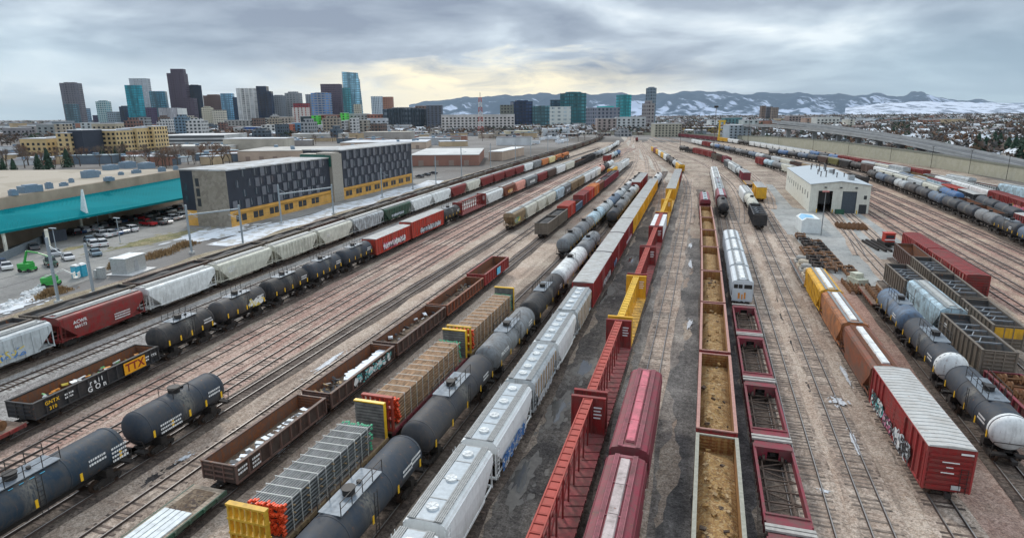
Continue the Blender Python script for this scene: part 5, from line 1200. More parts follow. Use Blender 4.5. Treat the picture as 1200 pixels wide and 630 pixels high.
for i in range(3): load_heap(LX, yX[i], yX[i+1], .5, 90+i, SC_B, 'brown debris lying in the %s brown gondola' % ordn(i))
load_heap(LX, yX[3], yX[4], .5, 94, SC_B, 'brown debris lying in the gondola before the red one'); load_heap(LC, yg[1], yg[2], .6, 97, SC_B, 'dark scrap lying in the black TTX gondola')
rr = random.Random(5)
def pieces(line, ya, yb, n, z, mats, label, nm, sz=(.15, .9), zj=.35, W_=1.1):
    for i in range(n):
        y = rr.uniform(ya+1, yb-1); x = rr.uniform(-W_, W_); a = rr.uniform(0, 3.14); m = MB()
        l, w_, h_ = rr.uniform(*sz), rr.uniform(.08, .35), rr.uniform(.05, .25)
        m.add([(l*math.cos(t)*.5*rr.uniform(.7, 1.2), w_*math.sin(t)*rr.uniform(.7, 1.3), s) for s in (0, h_) for t in (.6, 2.5, 3.8, 5.6)], [(0, 3, 2, 1), (4, 5, 6, 7), (0, 1, 5, 4), (1, 2, 6, 5), (2, 3, 7, 6), (3, 0, 4, 7)])
        mt = rr.choice(mats); o = link(nm, m.mesh(nm, mt), None, None, (line.x(y)+x, y, RAILZ+z+rr.uniform(0, zj)), a); o.rotation_euler = (rr.uniform(-.5, .5), rr.uniform(-.5, .5), a); tag(o, label, nm.replace('_', ' '), label)
pieces(LC, yg[1], yg[2], 60, 1.6, [G1('y'), G1('t'), G1('o'), G1('w'), SC_B, G1('g'), G1('k')], 'crumpled coloured scrap piece in the black TTX gondola', 'scrap_piece', (.3, 1.1), .5)
for i in range(8): pieces(LK, yK[i], yK[i+1], 26 if i < 4 else 0, 1.55, [SC_O, DUN, SC_O, SC_B], 'small scrap piece in the %s rust-lined gondola' % ordn(i), 'scrap_piece', (.15, .5), .3)
for k in range(30):     # snow-dusted sheets in the first brown gondola
    y = yX[0]+1.6+k*.34; o = link('metal_sheet', MB().box(-.55, .55, -.22, .22, 0, .05).mesh('metal_sheet', (SNOWM, LIN_G, BOARDM, SC_B)[k % 4]), None, None, (LX.x(y)+.45+rr.uniform(-.2, .2), y, RAILZ+1.75), rr.uniform(-.5, .5)); o.rotation_euler[1] = rr.uniform(-.2, .2); tag(o, 'snow-dusted metal sheet lying in the nearest brown gondola', 'metal sheet', 'snow-dusted sheets in the nearest brown gondola')
for k in range(22):
    y = yX[1]+5.5+k*.38; o = link('metal_sheet', MB().box(-.5, .5, -.4, .4, 0, .07).mesh('metal_sheet', SNOWM), None, None, (LX.x(y)+.35+rr.uniform(-.2, .2), y, RAILZ+1.85), rr.uniform(-.5, .5)); o.rotation_euler[1] = rr.uniform(-.2, .2); tag(o, 'snow-covered sheet lying in the second brown gondola', 'metal sheet', 'snow-covered sheets in the second brown gondola')
pieces(LX, yX[1], yX[1]+6, 26, 1.5, [DUN, SC_B, G1('k')], 'dead branch and brush piece in the second brown gondola', 'brush_piece', (.5, 1.4), .5)
pieces(LX, yX[3], yX[4], 24, 1.5, [DUN, SC_B, G1('k')], 'scrap piece in the gondola before the red one', 'scrap_piece', (.3, 1.2), .5); pieces(LX, yX[2], yX[3], 24, 1.5, [SNOWM, SC_B, G1('k')], 'scrap piece in the third brown gondola', 'scrap_piece', (.3, 1.0), .4)
for i, x in enumerate((-.95, -.45, .05, .55, 1.0)):     # white boards on the green flatcar
    for j in range(2):
        y0_ = yX[0]-14.5+j*5.6; o = link('white_board', MB().box(x-.2, x+.2, 0, 5.2, 0, .10).mesh('white_board', BOARDM), None, None, (LX.x(y0_), y0_, RAILZ+1.14), LX.ang(y0_)); tag(o, 'long white board on the green-edged flatcar, %s from the left, %s end' % (ordn(i), ('near', 'far')[j]), 'board', 'white boards on the green-edged flatcar')
o = link('brush_heap', heap(2.6, 2.0, 1.14, .35, 8, SC_B, 'brush_heap', .3), None, None, (LX.x(yX[0]-2.4), yX[0]-2.4, RAILZ), 0); tag(o, 'brown brush heap on the end of the green-edged flatcar', 'brush heap', None, 'stuff')
# wrapped lumber on the dark red centre beam
for s in (-1, 1):
    for k in range(4):
        for j in range(2):
            y = yI[5]+1.2+k*4.6; m = MB().box(min(s*.46, s*1.42), max(s*.46, s*1.42), 0, 4.4, .02+j*1.55, 1.5+j*1.55)
            o = link('lumber_bundle', m.mesh('lumber_bundle', plain('white_wrap', (.74, .75, .74), .5, 0, .2)), None, None, (LI.x(y), y, RAILZ+1.2), LI.ang(y)); tag(o, 'white wrapped lumber bundle on the dark red centre-beam flatcar', 'lumber bundle', 'white wrapped lumber bundles')
# axles with wheels
AXM = plain('rusty_axle', (.22, .11, .05), .75, .2, .4, 2)
axle = MB()
for s in (-1, 1): axle.cyl((s*.66, 0, .46), (s*.80, 0, .46), .46, 14)
axle.cyl((-.95, 0, .46), (.95, 0, .46), .09, 8); AXME = axle.mesh('wheelset', AXM)
def axles(pts, label, group, z=0.0, rot=0.0):
    for i, (x, y, zz) in enumerate(pts):
        o = link('loose_wheelset', AXME, None, None, (x, y, z+zz), rot+rr.uniform(-.12, .12)); tag(o, label, 'wheelset', group)
axles([(33.2+.98*i+.3*(j % 2), 171+j*1.05, 0) for j in range(6) for i in range(7) if (i+j) % 7], 'rusty loose wheelset in the heap on the concrete pad', 'wheelsets heaped on the pad', .03, 1.45)
axles([(LO.x(y)+dx, y, .42*(k % 2)) for k, (y, dx) in enumerate([(yO[0]-14+1.0*i, rr.uniform(-.2, .2)) for i in range(13)])], 'wheelset lying in the scrap gondola at the right edge', 'wheelsets in the scrap gondola', RAILZ+1.2, 0)
axles([(LC.x(y), y, 0) for y in [yg[0]+8+1.1*i for i in range(6)]], 'wheelset standing on the low red flatcar at left', 'wheelsets on the red flatcar', RAILZ+1.14)
axles([(LN.x(y), y, 0) for y in [yN[3]+2.2+1.1*i for i in range(8)]], 'wheelset on the short rusty flatcar behind the blue-grey tank', 'wheelsets on the rusty flatcar', RAILZ+1.14)
def frames(pts, label, group):
    for x, y, a in pts:
        r_ = empty('bogie_frame', (x, y, .02), a, label, 'bogie frame', group); fr, ws = gear(0)
        link('side_frame', fr, AXM if rr.random() < .5 else None, r_); [link('wheelset', ws, None, r_, (0, d_, 0)) for d_ in (-.89, .89)]
frames([(22.2+.115*i*1.0+rr.uniform(-.3, .3), 158-i*3.2, rr.uniform(-.3, .3)) for i in range(12)], 'dark bogie frame in the row along the pad edge', 'bogie frames in a row along the pad')
frames([(24.6+.02*i, 150-i*3.2, .1) for i in range(9)]+[(26.2, 125-i*3.0, .1) for i in range(5)], 'rusty bogie frame stored right of the dark row', 'bogie frames stored on the pad')
frames([(21.3, 141-i*2.9, .05) for i in range(7)], 'bogie frame between the yellow hopper track and the pad', 'bogie frames left of the pad')
axles([(24.3+.9*i, 108+j*1.1, 0) for i in range(3) for j in range(7)], 'rusty wheelset lying beside the small white engine', 'wheelsets by the small engine', .03, .1)
# machinery on the flat behind the yellow hopper
for k in range(5):
    y = yM[4]+2.5+k*3.4; m = MB(); m.box(-1.0, 1.0, -1.2, 1.2, 0, .5); m.cyl((-.8, 0, .9), (.8, 0, .9), .5, 10); m.box(-.4, .4, .3, 1.1, .5, 1.3)
    o = link('crated_machine', m.mesh('crated_machine', plain('machine_%d' % (k % 2), ((.35, .33, .30), (.50, .42, .32))[k % 2], .7)), None, None, (LM.x(y), y, RAILZ+1.14)); tag(o, 'grey machine part, %s on the flatcar behind the yellow hopper' % ordn(k), 'machine part', 'machine parts on the flatcar')
# ------------------------------------------------------------------ workshop
WALLW = paint('workshop_wall', (.66, .66, .58), .6, .25, 0, .5, (.35, .32, .28)); DOORD = plain('dark_door', (.03, .035, .04), .5)
rs = empty('workshop', (29.8, 199.5, 0), 0, 'white metal workshop with two tall dark doors and a pale grey roof', 'workshop')
SWX, SLY, SH = 15.8, 60.0, 8.2
m = MB(); m.box(0, 1.9, 0, .3, 0, SH)
def wallrow(m, xs, z0, z1): [m.box(a, b, 0, .3, z0, z1) for a, b in xs]
m = MB(); wallrow(m, [(0, 2.2), (6.0, 8.6), (12.4, SWX)], 0, 6.4); m.box(0, SWX, 0, .3, 6.4, SH); m.prism_y([(0, SH), (SWX/2, SH+.95), (SWX, SH)], 0, .3)
m.box(0, .3, .3, SLY, 0, SH); m.box(SWX-.3, SWX, .3, SLY, 0, SH); m.box(.3, SWX-.3, SLY-.3, SLY, 0, SH)
link('wall', m.mesh('wall', WALLW), parent=rs)
m = MB(); m.prism_y([(-.25, SH-.02), (SWX/2, SH+1.02), (SWX+.25, SH-.02), (SWX+.25, SH+.13), (SWX/2, SH+1.17), (-.25, SH+.13)], -.35, SLY+.3)
link('roof', m.mesh('roof', paint('workshop_roof', (.42, .47, .50), .5, .3, 0, .1, (.4, .42, .42))), parent=rs)
link('roller_door', MB().box(8.6, 12.4, .35, .42, 0, 6.4).mesh('roller_door', plain('door_slate', (.06, .08, .10), .5)), parent=rs)
m = MB().box(2.2, 6.0, 3, 3.1, 2.2, 6.4).box(2.2, 6, .3, 3, 6.3, 6.4); link('door_opening', m.mesh('door_opening', DOORD), parent=rs)
link('floor', MB().box(.3, SWX-.3, .3, 14, .02, .04).mesh('floor', plain('shop_floor', (.12, .12, .12), .8)), parent=rs)
link('side_door', MB().box(13.2, 15.2, -.05, 0, 0, 2.7).mesh('side_door', DOORD), parent=rs)
for x0, z0, w_, h_ in [(14.2, 4.2, .8, 1.1)]: link('window', MB().box(x0, x0+w_, -.04, 0, z0, z0+h_).mesh('window', DOORD), parent=rs)
for k in range(10):
    y = 4+k*5.6; link('window', MB().box(-.05, 0, y, y+.9, 4.1 if k % 2 else 3.7, 5.6).mesh('window', DOORD), parent=rs)
for k, x in enumerate((3.9, 8, 12.0)):
    f_ = link('floodlight', MB().box(x-.3, x+.3, -.45, -.02, 7.3, 7.6).mesh('floodlight', DOORD), parent=rs)
rr = random.Random(9)
for k in range(16):
    x = 5+rr.uniform(0, 8); y = 12+k*2.6; z = SH+1.1-abs(x-SWX/2)/(SWX/2)*.95; h_ = rr.uniform(.9, 2.0)
    link('vent_pipe', MB().cyl((x, y, z-.1), (x, y, z+h_), .16, 7).cyl((x, y, z+h_), (x, y, z+h_+.25), .28, 7).mesh('vent_pipe', plain('vent_dark', (.12, .11, .11), .6)), parent=rs)
for x, y in ((11.5, 9), (9.6, 30)): link('roof_unit', MB().box(x, x+1.6, y, y+1.8, SH+.5, SH+2.0).mesh('roof_unit', plain('unit_grey', (.35, .36, .36))), parent=rs)
for x in (2.0, 6.2, 8.4, 12.6): 
    o = link('bollard', MB().cyl((0, 0, 0), (0, 0, 1.1), .14, 8).mesh('bollard', M_YEL()), None, None, (29.8+x, 198.6, .02)); tag(o, 'yellow bollard beside the workshop doors', 'bollard', 'bollards by the workshop doors')
def simple(name, mb, mat, loc, label, cat, rot=0, group=None):
    o = link(name, mb.mesh(name, mat), None, None, loc, rot); return tag(o, label, cat, group)
simple('dumpster', MB().prism_x([(0, 0), (1.5, 0), (1.6, 1.3), (0, 1.5)], 0, 2.2), plain('dumpster_green', (.02, .10, .06), .6), (36.6, 196.6, .02), 'green dumpster between the two workshop doors', 'dumpster')
# tent of tarpaulin, lamp pole, small things
t = empty('tarpaulin_shelter', (23.2, 163, 0), .05, 'white tarpaulin shelter with a blue patch near the workshop', 'shelter')
link('tarpaulin', MB().prism_y([(0, 0), (0, 3.0), (1.0, 3.7), (4.0, 3.5), (4.4, 2.6), (4.4, 0)], 0, 8).mesh('tarpaulin', paint('tarp', (.76, .80, .78), .5, .2, 0, .3)), parent=t)
link('blue_patch', MB().add([(.15, 1, 3.12), (1.0, 1, 3.74), (3.0, 1.4, 3.60), (3.2, 6, 3.58), (1.0, 7, 3.74), (.2, 6, 3.14)], [(0, 1, 2, 5), (5, 2, 3, 4)] if False else [(0, 1, 4, 5), (1, 2, 3, 4)]).mesh('blue_patch', plain('tarp_blue', (.22, .50, .72), .5)), parent=t)
p = empty('light_pole', (27.3, 160.5, 0), 0, 'tall grey light pole beside the tarpaulin shelter', 'light pole')
link('pole', MB().cyl((0, 0, 0), (0, 0, 10.5), .13, 8, .08).mesh('pole', plain('pole_grey', (.30, .31, .31), .5, .4)), parent=p); link('lamp', MB().box(-.7, .7, -.25, .25, 10.4, 10.75).mesh('lamp', plain('lamp_red', (.5, .2, .18))), parent=p)
simple('small_engine', MB().box(-.9, .9, -1.5, 1.5, .4, 1.5).box(-.7, .7, -.4, 1.2, 1.5, 2.3).cyl((-1, -1, .45), (1, -1, .45), .45, 10).cyl((-1, 1, .45), (1, 1, .45), .45, 10), plain('engine_cream', (.55, .56, .45)), (25.6, 113, 0), 'small cream engine standing among scrap', 'engine', .4)
simple('cart', MB().box(-1, 1, -.6, .6, .5, .9).cyl((-1, -.6, .35), (-1, .6, .35), .35, 8).cyl((1, -.6, .35), (1, .6, .35), .35, 8), plain('cart_pink', (.45, .05, .08)), (26.8, 108.5, 0), 'small crimson cart beside the cream engine', 'cart')
# railcar mover with red cab
t = empty('railcar_mover', (38.9, 151, .1), .1, 'small railcar mover with a red and white cab by the pad', 'railcar mover')
link('chassis', MB().box(-1.2, 1.2, -2.4, 2.4, .4, 1.1).mesh('chassis', M_UNDER()), parent=t); link('cab', MB().box(-1.0, 1.0, -1.6, .2, 1.1, 2.9).box(-1.1, 1.1, -1.7, .3, 2.9, 3.05).mesh('cab', pm('brightred', .2)), parent=t); link('window', MB().box(-.8, .8, -1.64, -1.6, 1.9, 2.6).mesh('window', DOORD), parent=t); link('stripe', MB().box(-1.02, 1.02, -1.63, -1.6, 1.45, 1.7).mesh('stripe', M_WHT()), parent=t)
simple('steel_beams', MB().box(-.2, .2, -6, 6, 0, .5).box(.9, 1.3, -6, 6, 0, .5).box(-1.3, -.9, -5, 5, 0, .5), M_UNDER(), (36.6, 150, .03), 'dark steel beams laid on blocks near the red mover', 'steel beams', .1)
# ------------------------------------------------------------------ road vehicles
CARP = {}
def car_proto(kind):
    if kind in CARP: return CARP[kind]
    b = MB(); g = MB(); w_ = MB()
    if kind == 'suv': low = [(-2.3, .35), (-2.3, .95), (-2.2, 1.08), (1.1, 1.08), (2.15, .95), (2.3, .7), (2.3, .35)]; up = [(-2.15, 1.07), (-1.95, 1.70), (.45, 1.72), (1.15, 1.07)]
    elif kind == 'pickup': low = [(-2.7, .45), (-2.7, 1.05), (1.0, 1.12), (2.5, 1.0), (2.7, .8), (2.7, .45)]; up = [(-.75, 1.1), (-.6, 1.80), (.7, 1.82), (1.3, 1.1)]
    else: low = [(-2.25, .32), (-2.28, .82), (-2.0, .95), (1.1, .93), (2.0, .82), (2.25, .62), (2.25, .32)]; up = [(-1.7, .93), (-1.05, 1.42), (.35, 1.44), (1.15, .93)]
    b.prism_x(low, -.9, .9)
    n = len(up); vs = [(-.84 if i in (0, n-1) else -.66, y, z) for i, (y, z) in enumerate(up)]; vs += [(-x, y, z) for x, y, z in vs]
    g.add(vs, [(0, 1, 2, 3), (7, 6, 5, 4), (0, 4, 5, 1), (2, 6, 7, 3)]); b.add([(x*1.0, y, z+.015) for x, y, z in (vs[1], vs[2], vs[6], vs[5])], [(0, 1, 2, 3)])
    b.box(-.67, .67, up[1][0], up[2][0], up[1][1]-.05, up[1][1]+.02)
    for i, yy in enumerate((up[0][0]*.55+up[3][0]*.1, )): 
        for s in (-1, 1): b.bar((s*.86, yy, up[0][1]), (s*.68, yy, up[1][1]), .07)
    if kind == 'pickup': b.box(-.75, .75, -2.6, -.8, 1.04, 1.06)
    me = [b.mesh('body'), g.mesh('glass', plain('car_glass', (.02, .025, .03), .1)), None]
    wh = MB().cyl((-.11, 0, 0), (.11, 0, 0), .34 if kind == 'sedan' else .4, 14); me[2] = wh.mesh('wheel', plain('tyre', (.02, .02, .02), .8)); rim = MB().cyl((-.118, 0, 0), (.118, 0, 0), .2, 10).mesh('rim', plain('rim', (.4, .4, .42), .4, .6))
    tl = MB().box(-.85, -.6, low[0][0]-.02, low[0][0]+.02, .62, .8).box(.6, .85, low[0][0]-.02, low[0][0]+.02, .62, .8).mesh('tail_light', plain('tail_light', (.4, .01, .01), .3))
    CARP[kind] = (me, rim, tl, 1.42 if kind == 'sedan' else 1.65); return CARP[kind]
def vehicle(kind, col, x, y, rot, label, group='parked cars'):
    me, rim, tl, ax_ = car_proto(kind); r_ = empty('parked_'+{'sedan': 'car', 'suv': 'car', 'pickup': 'pickup'}[kind], (x, y, .03), rot, label, 'car' if kind != 'pickup' else 'pickup', group)
    mt = plain('car_'+col, dict(white=(.75,.76,.77), silver=(.42,.44,.46), black=(.02,.02,.025), blue=(.05,.10,.2), red=(.45,.02,.03), grey=(.16,.17,.18), green=(.06,.12,.09), bluegrey=(.18,.26,.32))[col], .25, .2, .05)
    if not me[0].materials: me[0].materials.append(mt)
    link('body', me[0], mt, r_); link('glass', me[1], None, r_); link('tail_lights', tl, None, r_)
    for s in (-1, 1):
        for d_ in (-ax_, ax_):
            w__ = link('wheel', me[2], None, r_, (s*.82, d_, .36)); link('rim', rim, None, w__)
    return r_
dirL = math.atan2(-(P(215, 245)[0]-P(40, 285)[0]), P(215, 245)[1]-P(40, 285)[1])
LOT = [ # px, py, kind, colour, label
 (86,275,'suv','black','black suv in the long parked row nearest the grey fence'),(97,272.5,'suv','white','white suv beside a black suv in the long parked row'),(107,271,'suv','silver','silver van-like suv, third in the long parked row'),(118,267,'suv','grey','dark grey suv in the long parked row by the lamp'),
 (127,264,'sedan','black','black car in the long row, right of the lamp'),(133,262.5,'suv','white','white suv in the long row right of the lamp'),(141,261,'sedan','blue','navy car between a white suv and a blue-grey car'),(152,258.5,'sedan','bluegrey','blue-grey car left of the red car'),(161,257,'sedan','red','bright red car in the long parked row'),
 (171,255,'sedan','silver','pale green-grey car right of the red car'),(184,252,'suv','white','white suv in the far part of the long row'),(193,250,'sedan','silver','silver car in the far part of the long row'),(199,248.5,'sedan','white','white car in the far part of the long row'),(207,246,'suv','black','black suv at the far end of the long row'),
 (174,264.5,'pickup','red','red pickup with a dark roof rack crossing the lot'),(187,263,'pickup','grey','dark truck close behind the red pickup'),(201,258,'suv','white','white suv parked right of the red pickup'),(211,255.5,'suv','white','white suv close to the dark block of flats'),
 (121,278,'pickup','white','white pickup in the short second row'),(135,275,'sedan','blue','dark blue car right of the white pickup'),(143,273,'sedan','silver','silver car in the short second row'),(153,271,'suv','white','white suv at the right end of the second row'),
 (105,283,'sedan','bluegrey','dark teal car behind two white vans'),(110,289,'suv','white','white van in the third row, left one'),(120,288,'suv','white','white van in the third row, right one'),(112,299,'sedan','bluegrey','blue-grey car alone in front of the white vans'),
 (65,299,'sedan','silver','silver-green car alone left of the masts'),(60,311,'pickup','green','dark green truck behind the small green lift'),(8,315,'sedan','white','white car at the left edge of the lot'),(2,311,'sedan','blue','navy car partly cut by the left edge'),
 (188,219+33,'sedan','black','black car tucked behind the white suv'),(178,253.5,'sedan','grey','grey car between the pale green car and a white suv'),(148,259.5,'suv','black','black suv squeezed left of the blue-grey car'),(92,273.5,'sedan','blue','blue car between the two leading suvs of the row'),(112,269,'sedan','white','white car between silver and dark suvs'),(206,257,'sedan','silver','silver car between the two right-hand white suvs'),(128,276.5,'suv','silver','silver suv between white pickup and dark blue car'),(194,262,'sedan','white','white car behind the dark truck'),(40,292,'sedan','grey','grey car near the slate fence'),(80,304,'sedan','white','white car by the portable toilets lane')]
for px, py, k, c, lb in LOT:
    g = P(px, py); vehicle(k, c, g[0], g[1], dirL+math.pi/2*0+(1.25 if py < 280 else .9), lb)
for i, (px, py) in enumerate(((492,208),(500,206),(508,204),(502,194),(546,193))): g = P(px, py); vehicle('sedan', 'black' if i != 3 else 'grey', g[0], g[1], 1.2, 'dark car beyond the block of flats, %s from the left' % ordn(i))
# boom lifts
GRN = plain('lift_green', (.03, .34, .055), .4, 0, .15); TYR = plain('tyre', (.02, .02, .02), .8)
def lift(px, py, rot, label, big):
    g = P(px, py); r_ = empty('boom_lift', (g[0], g[1], .03), rot, label, 'boom lift', 'green boom lifts'); r_.scale = (.82, .82, .82)
    link('chassis', MB().box(-1.1, 1.1, -1.5, 1.5, .45, 1.0).mesh('chassis', GRN), parent=r_)
    link('turret', MB().box(-1.0, 1.0, -1.6, 1.1, 1.05, 2.0).box(-1.1, -.4, -1.2, .8, 2.0, 2.3).mesh('turret', GRN), parent=r_)
    for s in (-1, 1):
        for d_ in (-1.1, 1.1): link('wheel', MB().cyl((s*1.15, d_, .45), (s*.8, d_, .45), .45, 14).mesh('wheel', TYR), parent=r_)
    if big: link('boom', MB().bar((0, -1, 2.1), (.3, 2.6, 3.4), .35).bar((.3, 2.6, 3.4), (.4, 4.4, 2.2), .25).mesh('boom', plain('boom_white', (.75, .75, .7))), parent=r_); link('basket', MB().box(-.8, .9, 4.3, 4.4, 1.5, 2.6).box(-.8, .9, 5.2, 5.3, 1.5, 2.6).box(-.8, .9, 4.3, 5.3, 1.45, 1.55).box(.85,.9,4.3,5.3,2.5,2.6).mesh('basket', plain('boom_white', (.75, .75, .7))), parent=r_)
    else: link('boom', MB().bar((0, -.6, 1.8), (0, .6, 4.9), .35).bar((0, .6, 4.9), (0, 3.2, 4.5), .3).bar((0, 3.2, 4.5), (0, 6.5, 3.4), .2).mesh('boom', GRN), parent=r_)
lift(61, 335, dirL+2.0-3.1, 'large green boom lift with a pale basket beside the left mast', True); lift(33, 318, dirL-1.5, 'small green boom lift with a raised elbow, farther left', False)
# portable toilets, cabinets, fence
for i, (px, py) in enumerate(((91, 325), (97, 323.5))):
    g = P(px, py); r_ = empty('portable_toilet', (g[0], g[1], .02), dirL, 'blue portable toilet, %s of the pair by the masts' % ('left' if not i else 'right'), 'portable toilet', 'portable toilets'); link('cabin', MB().box(-.6, .6, -.6, .6, 0, 2.2).mesh('cabin', plain('toilet_blue', (.04, .36, .50), .5)), parent=r_); link('roof', MB().prism_y([(-.65, 2.2), (-.4, 2.45), (.4, 2.45), (.65, 2.2)], -.65, .65).mesh('roof', M_WHT()), parent=r_); link('door', MB().box(-.4, .4, -.63, -.6, .1, 2.0).mesh('door', plain('toilet_door', (.10, .45, .6))), parent=r_)
g = P(152, 318); g2 = P(120, 326)
r_ = empty('equipment_cabin', (g[0], g[1], .02), dirL, 'silver metal equipment cabin on a slab beside the tracks', 'equipment cabin'); link('cabin', MB().box(-1.6, 1.6, -2.6, 2.6, .1, 3.0).mesh('cabin', plain('cabin_metal', (.50, .52, .52), .4, .5, .2)), parent=r_); link('roof', MB().box(-1.7, 1.7, -2.7, 2.7, 3.0, 3.12).mesh('roof', plain('cabin_roof', (.7, .74, .74), .4, .3)), parent=r_); link('door', MB().box(1.6, 1.63, -.5, .5, .2, 2.3).mesh('door', plain('cabin_door', (.35, .36, .37))), parent=r_); link('slab', MB().box(-2.4, 3.2, -3.4, 3.4, 0, .1).mesh('slab', plain('slab', (.55, .55, .54))), parent=r_)
simple('signal_cabinet', MB().box(-.5, .5, -.5, .5, 0, 2.0).box(-1.3, -.7, -.4, .4, 0, 1.6).box(-.55, .55, -.55, .55, 2.0, 2.08), plain('cabinet_grey', (.42, .44, .44), .5, .3), (g2[0], g2[1], 0), 'grey signal cabinets left of the silver cabin', 'cabinet', dirL)
# ------------------------------------------------------------------ catenary
MAST = plain('mast_galvanised', (.36, .42, .46), .5, .5, .1)
def mast(px, py, pt, arm=1, label='', feet=True):
    g = P(px, py); h_ = height_at(g[0], g[1], pt); r_ = empty('catenary_mast', (g[0], g[1], 0), LA.ang(g[1]), label, 'catenary mast', 'catenary masts beside the light rail')
    link('column', MB().box(-.16, .16, -.16, .16, .5, h_).mesh('column', MAST), parent=r_); link('footing', MB().box(-.45, .45, -.45, .45, 0, .5).mesh('footing', plain('footing', (.5, .5, .48))), parent=r_)
    if arm: link('arm', MB().bar((0, 0, h_-1.2), (arm*2.6, 0, h_-2.6), .07).bar((0, 0, h_-2.8), (arm*3.0, 0, h_-2.3), .07).bar((0, 0, h_-3.4), (arm*2.6, 0, h_-2.5), .05).mesh('arm', MAST), parent=r_)
    return g, h_
MS = [(69,355,278,1),(110,345,285,0),(225,297,240,1),(285,287,240,-1),(330,262,216,1),(391,251,216,0),(448,232,197,1),(484,222,182,0),(511,216,183,0),(541,207,172,1),(575,196,168,0),(604,190,168,1),(622,184,162,0),(642,178,156,0),(665,172,152,0)]
ms = [mast(a, b, c, d, 'galvanised catenary mast beside the light rail, %s from the left' % ordn(i)) for i, (a, b, c, d) in enumerate(MS)]
for i, (a, b) in enumerate(((2, 3), (4, 5))):
    (g1, h1), (g2_, h2) = ms[a], ms[b]; hh = min(h1, h2)-.9
    simple('portal_beam', MB().bar((g1[0], g1[1], hh), (g2_[0], g2_[1], hh), .3), MAST, (0, 0, 0), 'grey portal beam joining the %s pair of masts' % ('near' if not i else 'far'), 'beam')
(g1, h1), (g2_, h2) = ms[0], ms[1]
m = MB()
for k in (0, 2, 4, 6, 9):
    pass
def wire(pts, label, n=14):
    m = MB()
    for a, b in zip(pts, pts[1:]):
        a = Vector(a); b = Vector(b); pr = None
        for i in range(n+1):
            t_ = i/n; q = a.lerp(b, t_); q.z -= 4*.5*t_*(1-t_)
            if pr is not None: m.bar(pr, q, .03)
            pr = q
    simple('overhead_wire', m, plain('wire', (.08, .08, .085), .6), (0, 0, 0), label, 'wire', 0, 'overhead wires')
for dx, lb in ((2.3, 'near'), ):
    wire([(LA.x(y)-5.8, y, 7.3) for y in (20, 68, 104, 150, 200, 250, 300)], 'overhead wire above the light rail track next to the coal train'); wire([(LA.x(y)-10.2, y, 7.3) for y in (20, 68, 104, 150, 200, 250, 300)], 'overhead wire above the outer light rail track')
# ------------------------------------------------------------------ parking lot ground and snow
G_LOT = m_ground('lot_asphalt', (.27, .265, .25), (.20, .195, .185), (.36, .35, .32), sc=.3, stain=.3, stretch=1, oil=(.12, .115, .11), grit=.25)
sheet('parking_lot', [tuple(P(*q)[:2]) for q in ((-140, 500), (0, 366), (130, 318), (215, 288), (480, 222), (520, 207), (215, 240), (0, 262), (-300, 300))], G_LOT, .004, 'worn asphalt and gravel parking lot left of the tracks')
G_EARTH = m_ground('dry_earth', (.33, .27, .18), (.22, .18, .12), (.42, .37, .28), sc=.5, stain=.3, stretch=1)
sheet('earth_verge', ribbon(lambda y: LA.x(y)-15.5-1.5*math.sin(y*.2), lambda y: LA.x(y)-12.0, [float(q) for q in range(20, 300, 5)]), G_EARTH, .016, 'dry earth verge along the light rail')
SN2 = m_scrap('patchy_snow', [(.60, .63, .66), (.66, .69, .72), (.40, .38, .34), (.58, .61, .64)], .6)
def blob(name, cx, cy, rx, ry, seed, mat, z, label, kind='structure', rot=0.0, n=34):
    """ragged patch: one main island and a scatter of small ones"""
    r_ = random.Random(seed); m = MB(); zz = [0.0]
    def isl(x0, y0, a, b, n):
        ph = [r_.uniform(0, 6.28) for _ in range(6)]; vs = []
        for i in range(n):
            t_ = 6.2832*i/n; q = 1+.2*math.sin(2*t_+ph[0])+.16*math.sin(3*t_+ph[1])+.12*math.sin(5*t_+ph[2])+.1*math.sin(9*t_+ph[3])+r_.uniform(-.14, .14)
            vs.append((x0+a*q*math.cos(t_), y0+b*q*math.sin(t_), zz[0]))
        vs.append((x0, y0, zz[0])); zz[0] -= .0007; m.add(vs, [(i, (i+1) % n, n) for i in range(n)])
    isl(0, 0, rx*.8, ry*.8, n)
    for _ in range(14 if name != 'puddle' else 2):
        a = r_.uniform(0, 6.28); q = r_.uniform(.85, 1.45); s = r_.uniform(.05, .22); isl(rx*q*math.cos(a), ry*q*math.sin(a), rx*s, rx*s*r_.uniform(1, 2.5), 9)
    o = link(name, m.mesh(name, mat), None, None, (cx, cy, z), rot); return tag(o, label, name.replace('_', ' '), None, kind)
sheet('snow_strip', ribbon(lambda y: LA.x(y)-24-1.2*math.sin(y*.15), lambda y: LA.x(y)-15.6-.9*math.sin(y*.3), [float(q) for q in range(112, 262, 4)]), SN2, .012, 'patchy snow strip between the flats and the light rail')
for i, (px, py, rx, ry) in enumerate(((238, 275, 6, 12), (262, 272, 6, 10), (30, 352, 1.8, 5), (10, 362, 2, 4))):
    g = P(px, py); blob('snow_patch', g[0], g[1], rx, ry, 80+i, SN2, .02+.004*i, None)
for i, (px, py, rx, ry) in enumerate(((175, 283, 3, 13), (195, 277, 3, 11), (90, 290, 1.5, 5))): g = P(px, py); blob('grass_patch', g[0], g[1], rx, ry, 90+i, m_ground('dry_grass', (.20, .19, .09), (.13, .13, .06), (.36, .30, .17), sc=1, stain=.1, stretch=1), .024+.004*i, None)
